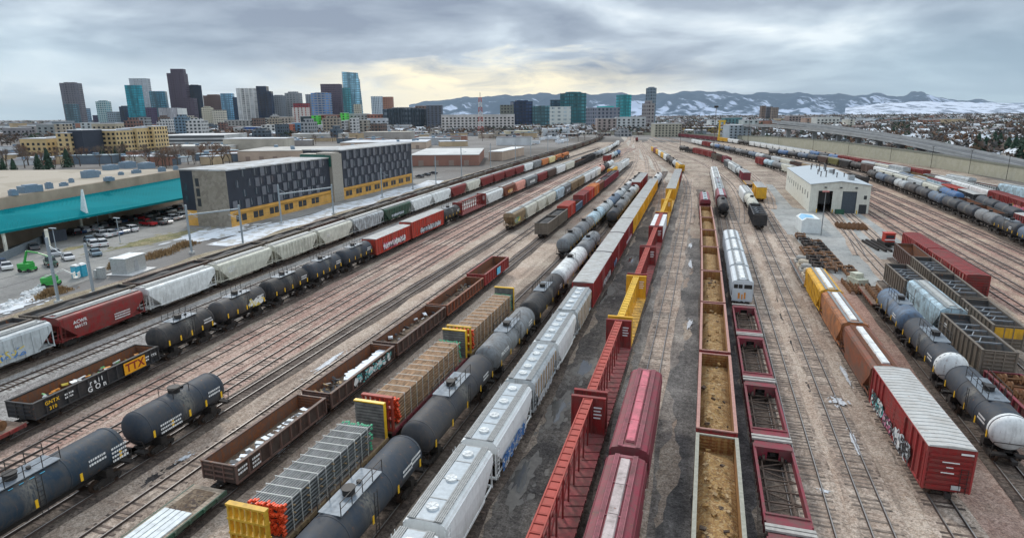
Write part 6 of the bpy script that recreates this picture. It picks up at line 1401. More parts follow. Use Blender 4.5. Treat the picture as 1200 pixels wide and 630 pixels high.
# white rubble bags by the near verge
for i in range(46):
    t_ = rr.random(); px = 2+t_*50; py = 362-t_*27+rr.uniform(-4, 3); g = P(px, py); s_ = rr.uniform(.25, .6); a_ = rr.uniform(0, 3)
    m = MB(); m.add([(s_*math.cos(k*1.05)*rr.uniform(.7, 1.1), s_*math.sin(k*1.05)*rr.uniform(.7, 1.1), 0) for k in range(6)]+[(s_*.55*math.cos(k*1.05+.3), s_*.55*math.sin(k*1.05+.3), s_*rr.uniform(.5, .9)) for k in range(6)], [(k, (k+1) % 6, 6+(k+1) % 6, 6+k) for k in range(6)]+[tuple(range(6, 12))])
    simple('concrete_rubble', m, plain('pale_rubble', (.66, .68, .68), .8, 0, .3), (g[0], g[1], .02), 'pale broken lump in the rubble line by the light rail', 'rubble', 0, 'pale rubble by the light rail')
def brush(cx, cy, L_, W_, h_, rot, label, col=(.36, .24, .12), n=500):
    m = MB(); r_ = random.Random(int(cx*7))
    for _ in range(n):
        x = r_.gauss(0, W_*.35); y = r_.gauss(0, L_*.33); hh = h_*r_.uniform(.4, 1)*max(.1, 1-(x/W_)**2-(y/L_)**2*1.5); a = r_.uniform(0, 6.28); w_ = r_.uniform(.08, .2); lx, ly = r_.uniform(-.3, .3), r_.uniform(-.3, .3)
        m.add([(x-w_*math.cos(a), y-w_*math.sin(a), 0), (x+w_*math.cos(a), y+w_*math.sin(a), 0), (x+lx+w_*.4, y+ly, hh), (x+lx-w_*.4, y+ly, hh)], [(0, 1, 2, 3)])
    o = link('dry_brush', m.mesh('dry_brush', plain('brush_%d' % (col[0]*100), col, .9, 0, .5, 4)), None, None, (cx, cy, 0), rot); tag(o, label, 'brush', None, 'stuff')
for px, py, L_, W_, lb in ((185, 300, 9, 2.4, 'dry brown brush right of the silver cabin'), (215, 289, 7, 2.0, 'dry brown brush near the portal masts'), (133, 314, 1.6, 1.2, 'round dry bush left of the silver cabin'), (62, 345, 5, 1.6, 'dry brush between rubble and masts')):
    g = P(px, py); brush(g[0], g[1], L_, W_, 1.5, LA.ang(g[1]), lb)
# ------------------------------------------------------------------ dark block of flats
def wh(a, b, z=0): return P(a, b, z)
bk = P(271, 266); bl = -121.0
DKB = facade('unused', (0, 0, 0), (0, 0, 0)) if False else plain('dark_navy_panel', (.022, .028, .042), .5, 0, .2, .3)
GRP_ = plain('grey_panel', (.14, .145, .165), .6, 0, .15, .4); BRK = m_scrap('pale_brick', [(.27, .24, .19), (.31, .275, .225), (.23, .20, .16), (.29, .265, .215)], 1.2); ORG = plain('orange_render', (.66, .36, .08), .7, 0, .25, .4); GLS = plain('window_glass', (.05, .065, .08), .12, 0, .3, .2)
TOPH = height_at(-121, 133, 200.5)
def flats(y0, y1, x, depth_, top, name, label, brick_end, seed):
    r_ = empty('block_of_flats', (x, y0, 0), math.atan2(2.2, 58), label, 'block of flats'); Lw = y1-y0; r2 = random.Random(seed); base = 4.2; nf = 4; fh = (top-base)/nf
    link('wall', MB().box(-depth_, 0, 0, Lw, base, top).mesh('wall', DKB), parent=r_)
    m = MB(); m.box(-depth_+.3, .0+.0, 0.003, Lw, 0, base-.01)
    link('ground_floor', m.mesh('ground_floor', ORG), parent=r_)
    link('roof', MB().box(-depth_-.2, .25, -.2, Lw+.2, top, top+.35).mesh('roof', m_scrap('roof_snowy', [(.44, .44, .43), (.36, .35, .33), (.52, .54, .55), (.27, .26, .24)], .4)), parent=r_)
    if brick_end:
        link('end_panel', MB().box(-depth_+4.2, -.02, -.12, -.01, 0, top).mesh('end_panel', BRK), parent=r_); 
        for k in range(3): link('window', MB().box(-depth_+4.9, -depth_+6.0, -.18, -.12, base+1.2+k*fh, base+3.3+k*fh).mesh('window', DOORD), parent=r_)
        for k in range(2): link('window', MB().box(-depth_+1, -depth_+2, -.06, 0, base+2.2+k*fh*1.2, base+4.0+k*fh*1.2).mesh('window', GLS), parent=r_)
    wmesh = MB().box(0, .05, 0, 1.5, 0, 1.9).mesh('window', GLS); fr = plain('frame_pale', (.30, .31, .33))
    nb = int(Lw/5.0); cnt = 0
    for f in range(nf):
        z = base+f*fh+.6
        for b_ in range(nb):
            y = 1.2+b_*5.0+(2.5 if f % 2 else 0)
            if y+4 > Lw: continue
            link('panel', MB().box(0, .22, y, y+1.7, z-.6+.15, z+fh-.75).mesh('panel', GRP_), parent=r_) if not (brick_end and b_ < 2 and f > 0) else None
            if cnt < 96: 
                for d_ in (2.0,):
                    w_ = link('window', wmesh, None, r_, (0.01, y+d_, z)); link('frame', MB().box(.05, .09, .7, .8, 0, 1.9).mesh('frame', fr), None, w_); cnt += 1
    k = 2.0; gm = MB().box(0, .06, 0, 1.9, 0, 1.8).mesh('shop_window', DOORD)
    while k < Lw-5:
        link('shop_window', gm, None, r_, (.0, k, 1.1)); link('shop_window', gm, None, r_, (.0, k+2.3, 1.1)); k += 7.2
    link('awning', MB().box(0.005, .35, 1, Lw-.5, 3.3, 3.55).mesh('awning', plain('awning_ochre', (.5, .27, .05))), parent=r_)
    return r_
T2 = height_at(-121.5, 186, 183)
flats(133.0, 183.0, -120.6, 14.8, TOPH, 'a', 'nearer dark block of flats with grey panels and an orange ground floor', True, 1)
flats(189.5, 249.0, -122.0, 14.8, height_at(-125, 245, 168.5), 'b', 'farther dark block of flats with grey panels and an orange ground floor', False, 2)
ts = simple('stair_tower', MB().box(-14, -1.5, 183.3, 189.3, 0, T2+.8).box(-8, -2, 184, 189, T2+.8, T2+1.2), plain('stair_pale', (.36, .33, .28)), (-120, 0, 0), 'pale stair tower with a green top between the two dark blocks', 'stair tower')
link('green_panel', MB().box(-13.5, -4, 183.1, 183.29, T2-3.6, T2+.6).box(-13.8, -1.7, 182.9, 183.09, T2-3.4, T2+.4).mesh('green_panel', plain('deep_green', (.01, .10, .07))), parent=ts)
# ------------------------------------------------------------------ canopy and warehouse
ca, cb_ = P(-60, 283, 5.5), P(218, 231.5, 5.5); cc, cd = P(218, 207, 8.6), P(-60, 257, 8.6)
TRQ = plain('turquoise_roof', (.004, .20, .225), .9, 0, .15, .1, 0, .05)
r_ = empty('canopy', (ca[0], ca[1], 0), 0, 'long turquoise metal canopy roof over the bus depot at left', 'canopy')
def rel(v, z=None): return (v[0]-ca[0], v[1]-ca[1], v[2] if z is None else z)
m = MB(); m.add([rel(ca), rel(cb_), rel(cc), rel(cd)]+[rel(ca, 5.1), rel(cb_, 5.1), rel(cc, 8.2), rel(cd, 8.2)], [(0, 1, 2, 3), (7, 6, 5, 4), (0, 4, 5, 1), (1, 5, 6, 2), (2, 6, 7, 3), (3, 7, 4, 0)])
link('roof', m.mesh('roof', TRQ), parent=r_)
m = MB(); 
for k in range(60):
    t_ = k/59; a = Vector(rel(ca)).lerp(Vector(rel(cb_)), t_); b = Vector(rel(cd)).lerp(Vector(rel(cc)), t_); m.bar(a+Vector((0, 0, .04)), b+Vector((0, 0, .04)), .08)
m.bar(Vector(rel(ca))+Vector((0, 0, .05)), Vector(rel(cb_))+Vector((0, 0, .05)), .2)
link('roof_seams', m.mesh('roof_seams', plain('seam_turquoise', (.006, .225, .25), .9, 0, .1, 1, 0, .05)), parent=r_)
for px, py in ((10, 350/1+0), (60, 300), (98, 272), (131, 259), (167, 245), (201, 236)):
    g = P(px, min(py, 296) if px > 20 else 300); q = Vector((g[0]-.3, g[1], 0))
    link('post', MB().cyl((q[0]-ca[0], q[1]-ca[1], 0), (q[0]-ca[0], q[1]-ca[1], 5.2), .36, 8).mesh('post', plain('post_cream', (.62, .52, .36))), parent=r_); link('post_guard', MB().cyl((q[0]-ca[0], q[1]-ca[1], 0), (q[0]-ca[0], q[1]-ca[1], 1.6), .34, 8).mesh('post_guard', M_YEL()), parent=r_)
g = P(98, 256, 4.5); sp = simple('white_spire', MB().add([(-1.3, 0, 5.0), (.8, 0, 4.6), (.8, .6, 4.6), (-1.3, .6, 5.0), (.1, .2, height_at(g[0], g[1], 222)), (.6, .2, height_at(g[0], g[1], 222)), (.6, .4, height_at(g[0], g[1], 222)), (.1, .4, height_at(g[0], g[1], 222))], [(0, 1, 5, 4), (1, 2, 6, 5), (2, 3, 7, 6), (3, 0, 4, 7), (4, 5, 6, 7)]), plain('white_lattice', (.8, .85, .85)), (g[0]+.4, g[1], 0), 'tapering white lattice spire rising through the turquoise canopy', 'spire')
# warehouse behind the canopy
TANW = plain('tan_wall', (.40, .31, .23), .8, 0, .25, .2); TANR = m_scrap('tan_roof', [(.36, .31, .24), (.40, .35, .28), (.32, .275, .21), (.44, .41, .36)], .08)
wa, wb = P(-60, 257, 8.6), P(218, 207, 8.6); nrm = Vector((-(wb-wa)[1], (wb-wa)[0], 0)).normalized(); nrm = nrm if nrm.x < 0 else -nrm
r_ = empty('warehouse', (wa[0], wa[1], 0), 0, 'very wide tan warehouse with a flat roof behind the turquoise canopy', 'warehouse')
dp = 95; c1_ = wb+nrm*dp; c2_ = wa+nrm*dp; HW_ = 11.2
m = MB(); m.prism_z([(q[0]-wa[0], q[1]-wa[1]) for q in (wa+nrm*.3, wb+nrm*.3, c1_, c2_)], 0, HW_); link('wall', m.mesh('wall', TANW), parent=r_)
m = MB(); m.prism_z([(q[0]-wa[0], q[1]-wa[1]) for q in (wa+nrm*.8, wb+nrm*.8, c1_-nrm*.5, c2_-nrm*.5)], HW_, HW_+.06); link('roof', m.mesh('roof', TANR), parent=r_)
ACM = plain('rooftop_unit_blue_grey', (.17, .25, .33), .5, .2, .2)
def unit(px, py, w_, l_, h_, zb=HW_+.06):
    g = P(px, py, zb); link('roof_unit', MB().box(-w_/2, w_/2, -l_/2, l_/2, 0, h_).box(-w_*.35, w_*.35, -l_*.3, l_*.3, h_, h_+.25).mesh('roof_unit', ACM), None, r_, (g[0]-wa[0], g[1]-wa[1], zb))
for px, py, w_, l_, h_ in ((36, 225, 2.6, 4.5, 1.6), (16, 229, 1.4, 1.4, 1.2), (58, 221, 1.3, 1.3, 1.4), (106, 208, 2.6, 4, 2.0), (130, 199, 3, 4, 1.6), (150, 197, 3.2, 4.6, 2.2), (172, 197.5, 3.2, 4.6, 2.0), (128, 212, 2, 2, 1), (112, 205, 1.2, 3, 1.2), (84, 214, 1, 1, 1), (75, 218, .8, 2, .8), (142, 205, 1.2, 1.2, .8), (160, 203, 1.0, 3, 1.0), (190, 201, 1.4, 2, 1.3), (206, 199, 1.2, 1.2, 1.2)): unit(px, py, w_, l_, h_)
# buses under and beyond the canopy
def bus(x, y, rot, label, col='white', L_=12):
    b = empty('bus', (x, y, .03), rot, label, 'bus', 'buses'); link('body', MB().box(-1.25, 1.25, -L_/2, L_/2, .4, 3.0).box(-1.1, 1.1, -L_/2+2, L_/2-2, 3.0, 3.25).mesh('body', plain('bus_'+col, dict(white=(.75, .77, .77), blue=(.10, .22, .38))[col], .35)), parent=b); link('window', MB().box(-1.28, 1.28, -L_/2+.6, L_/2-.8, 1.6, 2.6).box(-1.1, 1.1, -L_/2-.03, L_/2+.03, 1.5, 2.7).mesh('window', DOORD), parent=b); [link('wheel', MB().cyl((-1.3, d_, .48), (1.3, d_, .48), .48, 12).mesh('wheel', TYR), parent=b) for d_ in (-L_/2+2.4, L_/2-3)]
g = P(5, 292); bus(g[0]-4, g[1]+2, dirL+.3, 'white bus at the left edge under the canopy'); g = P(24, 285); bus(g[0]-8, g[1], dirL+1.2, 'white and red bus deeper under the canopy')
for i, (px, c) in enumerate(((488, 'white'), (505, 'blue'), (522, 'white'))): g = P(px, 190); bus(g[0], g[1], 1.25, '%s bus in the row beside the red brick depot' % ('pale', 'blue', 'pale blue')[i], c, 14)
# lamp posts in lot, grey fence
for i, (px, py, pt) in enumerate(((116, 268, 238), (141, 284, 256), (67, 297, 268))):
    g = P(px, py); h_ = height_at(g[0], g[1], pt); b = empty('lamp_post', (g[0], g[1], 0), 0, 'parking lot lamp post, %s of three' % ('double headed pale', 'dark middle', 'dark left')[i], 'lamp post', 'parking lot lamp posts'); link('pole', MB().cyl((0, 0, 0), (0, 0, h_), .09, 7).mesh('pole', MAST), parent=b); link('lamp_head', MB().box(-.9, .9, -.2, .2, h_, h_+.2).mesh('lamp_head', MAST), parent=b)
a, b = P(0, 308), P(52, 284); m = MB(); m.bar((a[0], a[1], .9), (b[0], b[1], .9), .15, 1.8); simple('screen_fence', m, plain('fence_slate', (.16, .19, .21)), (0, 0, 0), 'low slate screen fence running from the left edge', 'fence')
a, b = P(52, 286), P(79, 281); m = MB(); m.bar((a[0], a[1], 1.4), (b[0], b[1], 1.4), .15, 2.8); simple('screen_fence', m, plain('fence_navy', (.05, .06, .08)), (0, 0, 0), 'dark screen fence left of the parked row', 'fence')
# ------------------------------------------------------------------ retaining wall with the road on it
WLM = m_scrap('wall_pale_olive', [(.38, .37, .28), (.40, .39, .31), (.36, .35, .27), (.43, .42, .34)], .5)
wpts = [(q, P(q[0], q[1])) for q in ((700, 158), (800, 159), (850, 162), (900, 168), (945, 174.5), (990, 181), (1045, 189), (1100, 197.5), (1150, 205.5), (1200, 214), (1260, 224.5), (1330, 238))]
topy = {700: 154, 800: 157, 850: 159, 900: 160.5, 945: 163.5, 990: 168, 1045: 175, 1100: 182.5, 1150: 190.5, 1200: 198, 1260: 208, 1330: 220}
wl = [(p[0], p[1], max(2.5, height_at(p[0], p[1], topy[q[0]]))) for q, p in wpts]
m = MB(); n = len(wl); vs = []
for i, (x, y, h_) in enumerate(wl): vs += [(x, y, 0), (x, y, h_), (x+.8, y+.4, h_), (x+.8, y+.4, 0)]
m.add(vs, [(i*4+k, (i+1)*4+k, (i+1)*4+k+1, i*4+k+1) for i in range(n-1) for k in range(3)]); 
r_ = empty('retaining_wall', (0, 0, 0), 0, 'long pale olive retaining wall at the back of the yard', 'retaining wall'); link('wall_face', m.mesh('wall_face', WLM), parent=r_)
m = MB(); [m.bar((a[0]-.05, a[1], a[2]+.45), (b[0]-.05, b[1], b[2]+.45), .35, .9) for a, b in zip(wl, wl[1:])]; link('parapet', m.mesh('parapet', plain('parapet_grey', (.20, .21, .17), .8)), parent=r_)
m = MB(); vs = []
for x, y, h_ in wl: vs += [(x+.8, y+.4, h_-.1), (x+9, y+3.2, h_-.1), (x+20, y+7, -.02)]
m.add(vs, [(i*3+k, i*3+k+1, (i+1)*3+k+1, (i+1)*3+k) for i in range(n-1) for k in range(2)]); o = link('embankment_road', m.mesh('embankment_road', plain('road_dark', (.11, .11, .115), .8, 0, .3, .1))); tag(o, 'dark road running on top of the retaining wall', 'road', None, 'structure')
for i in range(9):
    px = 880+i*40; k = 0; g = None
    a = [w_ for w_ in wl]; t_ = (i+.5)/9*(n-4)+2; j = int(t_); f = t_-j; x = wl[j][0]*(1-f)+wl[min(j+1, n-1)][0]*f-1; y = wl[j][1]*(1-f)+wl[min(j+1, n-1)][1]*f
    q = empty('lamp_post', (x, y, 0), 0, 'thin dark lamp post in front of the retaining wall, %s from the left' % ordn(i), 'lamp post', 'lamp posts along the retaining wall'); link('pole', MB().cyl((0, 0, 0), (0, 0, 11), .1, 6).mesh('pole', M_STEEL()), parent=q); link('lamp_head', MB().box(-.7, .7, -.12, .12, 10.9, 11.1).mesh('lamp_head', M_STEEL()), parent=q)
# elevated highway: surveyed deck edge (photo column, row, height)
CONC = plain('bridge_concrete', (.34, .35, .35), .8, 0, .25, .1); ASPH = plain('bridge_asphalt', (.10, .105, .11), .85, 0, .2, .05)
def zbehind(px, py, dz):
    wy = np.interp(px, [q[0][0] for q in wpts], [q[0][1] for q in wpts]); d = P(px, wy).xy.length+dz; r = ray(px, py); return CAMH+r[2]*d/math.hypot(r[0], r[1])
def viaduct(pts, wd, name, label, piers=True, zdeck=9.0, cat='viaduct'):
    c3 = [P(a, b, z) for a, b, z in pts]; r_ = empty(name, (0, 0, 0), 0, label, cat); m = MB(); a_ = MB(); pr = MB()
    nn = len(c3)
    def off(i):
        d = (c3[min(i+1, nn-1)]-c3[max(i-1, 0)]); d.z = 0; d.normalize(); return Vector((d.y, -d.x, 0)) if Vector((d.y, -d.x, 0)).dot(c3[i].xy.to_3d()) > 0 else Vector((-d.y, d.x, 0))
    fr = c3; bk_ = [c3[i]+off(i)*wd for i in range(nn)]
    for i in range(nn-1):
        for A, B in ((fr, 0), ): pass
        vs = [fr[i], fr[i+1], bk_[i+1], bk_[i]]; m.add([tuple(v) for v in vs]+[tuple(v-Vector((0, 0, 1.7))) for v in vs], [(0, 1, 2, 3), (7, 6, 5, 4), (0, 4, 5, 1), (1, 5, 6, 2), (2, 6, 7, 3), (3, 7, 4, 0)])
        a_.add([tuple(v+Vector((0, 0, .02))) for v in vs], [(0, 1, 2, 3)])
        pr.bar(fr[i]+Vector((0, 0, .5)), fr[i+1]+Vector((0, 0, .5)), .35, 1.0); pr.bar(bk_[i]+Vector((0, 0, .5)), bk_[i+1]+Vector((0, 0, .5)), .35, 1.0)
    link('deck', m.mesh('deck', CONC), parent=r_); link('carriageway', a_.mesh('carriageway', ASPH), parent=r_); link('parapet', pr.mesh('parapet', CONC), parent=r_)
    if piers:
        for i in range(nn-1):
            for t_ in (.25, .75):
                q = fr[i].lerp(fr[i+1], t_)+off(i)*wd/2
                if q.z > 3.5: link('pier', MB().box(-1.6, 1.6, -1.2, 1.2, 0, q.z-1.6).box(-wd*.4, wd*.4, -1.3, 1.3, q.z-3.0, q.z-1.65).mesh('pier', CONC), None, r_, (q[0], q[1], 0), YAW)
    return r_
viaduct([(a, b, zbehind(a, b, 22)) for a, b in ((850,146.5),(905,147),(965,152.5),(1010,158.5),(1060,166.5),(1100,175),(1150,186),(1185,193.5),(1235,205))], 11, 'elevated_highway', 'elevated highway curving down behind the retaining wall')
viaduct([(a, b, zbehind(a, b, 48)) for a, b in ((905,142.5),(965,148.5),(1020,157),(1075,166.5),(1130,179),(1190,192.5),(1235,203))], 9, 'elevated_highway', 'second roadway of the highway, just beyond the curving elevated one', piers=False)
viaduct([(600,142.5,10),(650,143.5,10),(700,146,10),(760,150,9)], 12, 'viaduct', 'long concrete viaduct crossing beyond the throat of the yard')
# ------------------------------------------------------------------ buildings of the town
XS = [1.0]
def bld(name, label, px0, px1, ytop, D, dp, mat, rot=0.0, cat=None, crown=None, group=None, base=0.0, extra=None, lift_=None):
    """box building D metres ahead whose front spans the given photo columns"""
    r0 = ray((px0+px1)/2, hy((px0+px1)/2)); wd = (px1-px0)/F*D; th = R(rot)
    w_ = max(3.0, (wd-dp*abs(math.sin(th)))/math.cos(th)); 
    if w_ < wd*.25: dp = wd*.5; w_ = max(3, (wd-dp*abs(math.sin(th)))/math.cos(th))
    cx, cy = r0[0]*D, r0[1]*D; tp = CAMH+ray((px0+px1)/2, ytop)[2]*D/1.0
    q = ray((px0+px1)/2, ytop); tp = CAMH+q[2]/math.hypot(q[0], q[1])*math.hypot(cx, cy)
    o = empty(name, (cx, cy, 0), YAW+th, label, cat or name.replace('_', ' '), group)
    tp = max(tp, base+3.5)
    link('body', MB().box(-w_/2, w_/2, 0, dp, base, tp).mesh('body', mat), parent=o)
    if crown:
        link('roof_plant', MB().box(-w_*.3, w_*.3, dp*.2, dp*.8, tp, tp+crown).mesh('roof_plant', mat), parent=o)
    if extra: extra(o, w_, dp, tp)
    return o, w_, tp
def glass(n, c, bw=3, fh=3.8, wr=.8, hr=.66, wall=None, **k): return facade('glass_'+n, wall or tuple(q*.55+.004 for q in c), c, bw*2.6, fh*2, wr, hr, rough=.12, **k)
def wallm(n, c, g=(.04, .05, .06), bw=3.2, fh=3.4, wr=.5, hr=.5, **k): return facade('wall_'+n, c, g, bw*(2.2 if bw < 10 else 1), fh*2, wr, hr, **k)
TW = [ # px0 px1 top D depth material rot crown label
 (77,98,97.5,2300,34,wallm('greybrown',(.15,.145,.17),(.08,.09,.11),4,3.9,.6,.6),12,3,'tall grey-brown tower with a pale top band, leftmost skyscraper'),
 (78,91.5,122,2150,24,glass('teal_dark',(.07,.14,.18)),12,0,'dark teal block standing before the leftmost skyscraper'),
 (98,103.5,127,2400,22,glass('steelblue',(.14,.22,.30)),0,0,'slim blue block right of the leftmost skyscraper'),
 (109,116.5,135,2300,20,wallm('purple',(.06,.05,.10)),0,0,'small dark purple block left of the teal-topped tower'),
 (115,131,119,2200,28,wallm('teal_white',(.40,.50,.50),(.05,.18,.22),3,3.6,.6,.6),20,4,'white and teal residential tower with a flat teal crown'),
 (126,137,131,2150,22,wallm('bluegrey',(.26,.32,.36)),0,0,'lower blue-grey wing right of the teal-crowned tower'),
 (141,153,125,2250,28,glass('navy',(.02,.05,.10)),15,3,'dark navy block left of the bright teal glass tower'),
 (151.5,172,100,2100,32,glass('bright_teal',(.02,.22,.28),4,4,.9,.8),28,0,'bright teal glass tower with two facets'),
 (158,178,92,2350,30,wallm('palegrey',(.42,.45,.48),(.28,.31,.34),3,3.8,.6,.5),5,0,'pale grey tower rising behind the bright teal one'),
 (172,181,126,2080,22,wallm('plum',(.09,.06,.12)),0,0,'low plum-coloured block beside the bright teal tower'),
 (179,197.5,107,2300,30,glass('medblue',(.08,.20,.27)),15,0,'mid-blue glass block right of the teal tower'),
 (187,209,126.5,1850,26,wallm('greyscreen',(.36,.36,.38),(.30,.30,.32),2,3,.5,.9,roof=(.7,.7,.68)),0,0,'wide grey slab with white side walls before the brown tower'),
 (209,215,127,1850,26,plain('white_side',(.75,.76,.74),.7),0,0,'white side wall slab joined to the wide grey block'),
 (202,222,86,2200,40,wallm('brown_tower',(.085,.065,.09),(.05,.045,.07),3.4,3.9,.5,.55),8,0,'stepped dark brown skyscraper, tallest of the skyline'),
 (207,222,81,2215,26,wallm('brown_tower',(.085,.065,.09)),8,0,'highest step of the dark brown skyscraper'),
 (214,230,115,2180,34,wallm('brown_tower',(.085,.065,.09)),8,0,'lower right step of the dark brown skyscraper'),
 (224,241.5,100,2250,36,glass('deepnavy',(.015,.03,.055)),25,2,'deep navy glass tower right of the brown skyscraper'),
 (241,261,112,2350,34,wallm('brownstone',(.20,.13,.11),(.08,.06,.07)),0,4,'brown office block behind the cream framed one'),
 (237,248,126,1900,20,wallm('cream',(.58,.54,.42),(.1,.1,.1),3,3.2,.5,.5),0,3,'cream residential tower with a stepped top'),
 (249,263,129,1880,20,wallm('cream2',(.62,.58,.48)),0,0,'cream office block beside the cream tower'),
 (261,276,109.5,2300,30,glass('skyblue',(.16,.36,.52)),12,0,'light blue glass tower left of the white striped one'),
 (275,283,114,2260,24,glass('navy2',(.02,.06,.12)),0,0,'narrow navy tower between blue and white towers'),
 (280,304,103.5,2200,34,wallm('white_pier',(.66,.66,.64),(.33,.34,.34),14,3.4,.72,.9),10,0,'white tower with two grey panels and pale piers'),
 (303,316,101,2150,36,glass('ink',(.012,.035,.08)),8,0,'navy stepped glass tower right of the white tower'),
 (313,321,107,2130,30,glass('ink',(.012,.035,.08)),8,0,'lower shoulder of the navy stepped tower'),
 (320,337,112,2200,30,wallm('greyoffice',(.24,.26,.28),(.10,.13,.16)),14,2,'grey office tower with a dark left face'),
 (336,353,109,2250,32,wallm('crown_green',(.30,.31,.32),(.14,.17,.18),5,4),0,5,'grey tower with a pale green crown'),
 (343,361,126,1850,22,wallm('redwhite',(.62,.58,.54),(.3,.1,.08),5,3.3,.3,.8),0,0,'white-panelled block with dark red frame at its top'),
 (345,362,121,1900,22,wallm('darkred',(.26,.04,.05)),0,0,'dark red block behind the white-panelled one'),
 (360,367,110.5,2200,24,wallm('pewter',(.28,.31,.35)),0,0,'slim pewter grey tower left of the blue mosaic building'),
 (366,390,109,2150,34,glass('mosaic',(.06,.16,.34),5,4,.8,.6,wall=(.28,.30,.34)),10,2,'blue and grey mosaic-fronted office building'),
 (378,402,98.5,2250,40,wallm('darkbrown',(.12,.09,.12),(.05,.05,.07),2.6,3.6,.5,.5),6,0,'dark brown slab tower left of the curved glass one'),
 (403,413,103,2180,24,glass('teal2',(.05,.25,.30)),10,0,'dark teal glass tower before the curved glass tower'),
 (415,423,122,2100,20,wallm('beige',(.52,.50,.40)),0,0,'small beige tower before the curved glass tower'),
 (436,449,113,2400,24,wallm('whitetw',(.64,.68,.70),(.2,.24,.3),3,3.4,.5,.8),0,0,'white residential tower right of the curved glass tower'),
 (449,461,113.5,2410,24,wallm('terracotta',(.42,.20,.13),(.15,.1,.1)),0,0,'terracotta residential tower beside the white one'),
 (662,692,109,1500,46,glass('teal_office',(.04,.15,.17),4,4),25,3,'large dark teal office building in the middle distance'),
 (726,742,111,1600,34,glass('teal_tall',(.04,.30,.33)),18,0,'teal glass tower right of the turquoise roofed building'),
 (760,770.5,103,1350,22,wallm('slimgrey',(.20,.25,.29),(.10,.14,.17),3,3.3,.7,.6),22,2,'slender grey-blue tower, tallest near the centre'),
 (693,731,126,1250,46,wallm('striped',(.22,.23,.27),(.06,.08,.11),4,3.6,.5,.6),18,0,'wide dark building with bright turquoise roofs'),
 (703,722,124.5,1262,26,plain('turq_roof',(.04,.45,.44),.5),18,0,'turquoise rooftop block on the wide dark building'),
 (757,769,121,1180,26,wallm('stonetw',(.30,.28,.27),(.10,.08,.10)),15,5,'stone grey tower standing before the slender tower'),
 (645,669,125,1350,28,wallm('whitebox',(.62,.65,.62),(.3,.36,.38),6,4,.5,.5),0,0,'white office box left of the dark teal building'),
 (624,646,124,1450,30,glass('office3',(.06,.15,.18)),0,0,'low teal glass office left of the white box'),
 (600,626,119,1450,34,glass('navyoff',(.03,.05,.10)),12,3,'navy office block behind the long white flats'),
 (586,602,123,1400,26,wallm('olive_off',(.18,.19,.16)),0,0,'olive office block right of the lattice mast'),
 (645,662,117,1700,24,glass('office4',(.05,.10,.14)),0,0,'distant dark office left of the large teal building'),
 (892,897,124,2600,20,wallm('brown1',(.20,.14,.11)),0,0,'first of the brown towers far right of centre'),
 (898,905,125,2650,20,wallm('darkgr1',(.12,.12,.14)),0,0,'dark tower among the brown towers right of centre'),
 (905,912,126,2600,20,wallm('brown2',(.26,.20,.16)),0,0,'tan-brown tower right of the dark one'),
]
for a in TW:
    px0, px1, top, D, dp, mt, rot, cr, lb = a; bld('skyscraper' if top < 118 else 'office_building', lb, px0, px1, top, D, dp, mt, rot, 'skyscraper' if top < 118 else 'office building', cr or None)
# curved glass tower
D = 2300; m = MB(); secs = []
r0 = ray(415, hy(415)); o = empty('skyscraper', (r0[0]*D, r0[1]*D, 0), YAW+.1, 'pale blue curved glass tower tapering to a crown, right end of downtown', 'skyscraper')
wd = 21.5/F*D; zt_ = CAMH+(hy(415)-88)/F*D*1.03
vs = []; N_ = 9
for k in range(N_+1):
    t_ = k/N_; z = zt_*t_; sh = 1-.16*t_**2.2; half = wd/2*sh
    vs += [(-wd/2+ (0 if True else 0), 0, z), (-wd/2+2*half, 0 + 4*(t_), z*(1-.0) - (0 if k < N_ else 4)), (-wd/2+2*half-3, 28, z-(0 if k < N_ else 6)), (-wd/2, 28, z)]
m.add(vs, [(k*4+i, k*4+(i+1) % 4, (k+1)*4+(i+1) % 4, (k+1)*4+i) for k in range(N_) for i in range(4)]+[tuple(N_*4+i for i in range(4))]); link('body', m.mesh('body', glass('sky_curved', (.22, .42, .52), 5, 4, .92, .8)), parent=o)
link('fin', MB().box(wd/2-6, wd/2-4.5, -1.0, .2, 0, zt_*.86).mesh('fin', glass('ink', (.012, .035, .08))), parent=o); link('white_fin', MB().box(-wd/2+.5, -wd/2+2.5, -1.2, -.1, 0, zt_).mesh('white_fin', plain('fin_white', (.6, .66, .68))), parent=o)
# band on the leftmost skyscraper
# lattice mast
g0 = ray(563, hy(563)); D = 900; o = empty('lattice_tower', (g0[0]*D, g0[1]*D, 0), YAW, 'red and white lattice tower with a thin aerial', 'lattice tower'); zt_ = CAMH+(hy(563)-115)/F*D
for k in range(8):
    z0_, z1_ = zt_*k/8, zt_*(k+1)/8; hw0, hw1 = 4.0-.28*k, 4.0-.28*(k+1); m = MB()
    for sx_, sy_ in ((-1, -1), (1, -1), (1, 1), (-1, 1)): m.bar((sx_*hw0, sy_*hw0, z0_), (sx_*hw1, sy_*hw1, z1_), .7)
    for s in (-1, 1): m.bar((-hw0*s, -hw0, z0_), (hw1*s, -hw1, z1_), .4); m.bar((-hw0*s, hw0, z0_), (hw1*s, hw1, z1_), .4)
    m.box(-hw1-.4, hw1+.4, -hw1-.4, hw1+.4, z1_-.6, z1_)
    link('tower_section', m.mesh('tower_section', plain('tower_red', (.45, .10, .08)) if k % 2 else plain('tower_white', (.7, .68, .65))), parent=o)
link('aerial', MB().bar((0, 0, zt_), (0, 0, zt_+7), .6).mesh('aerial', M_STEEL()), parent=o)
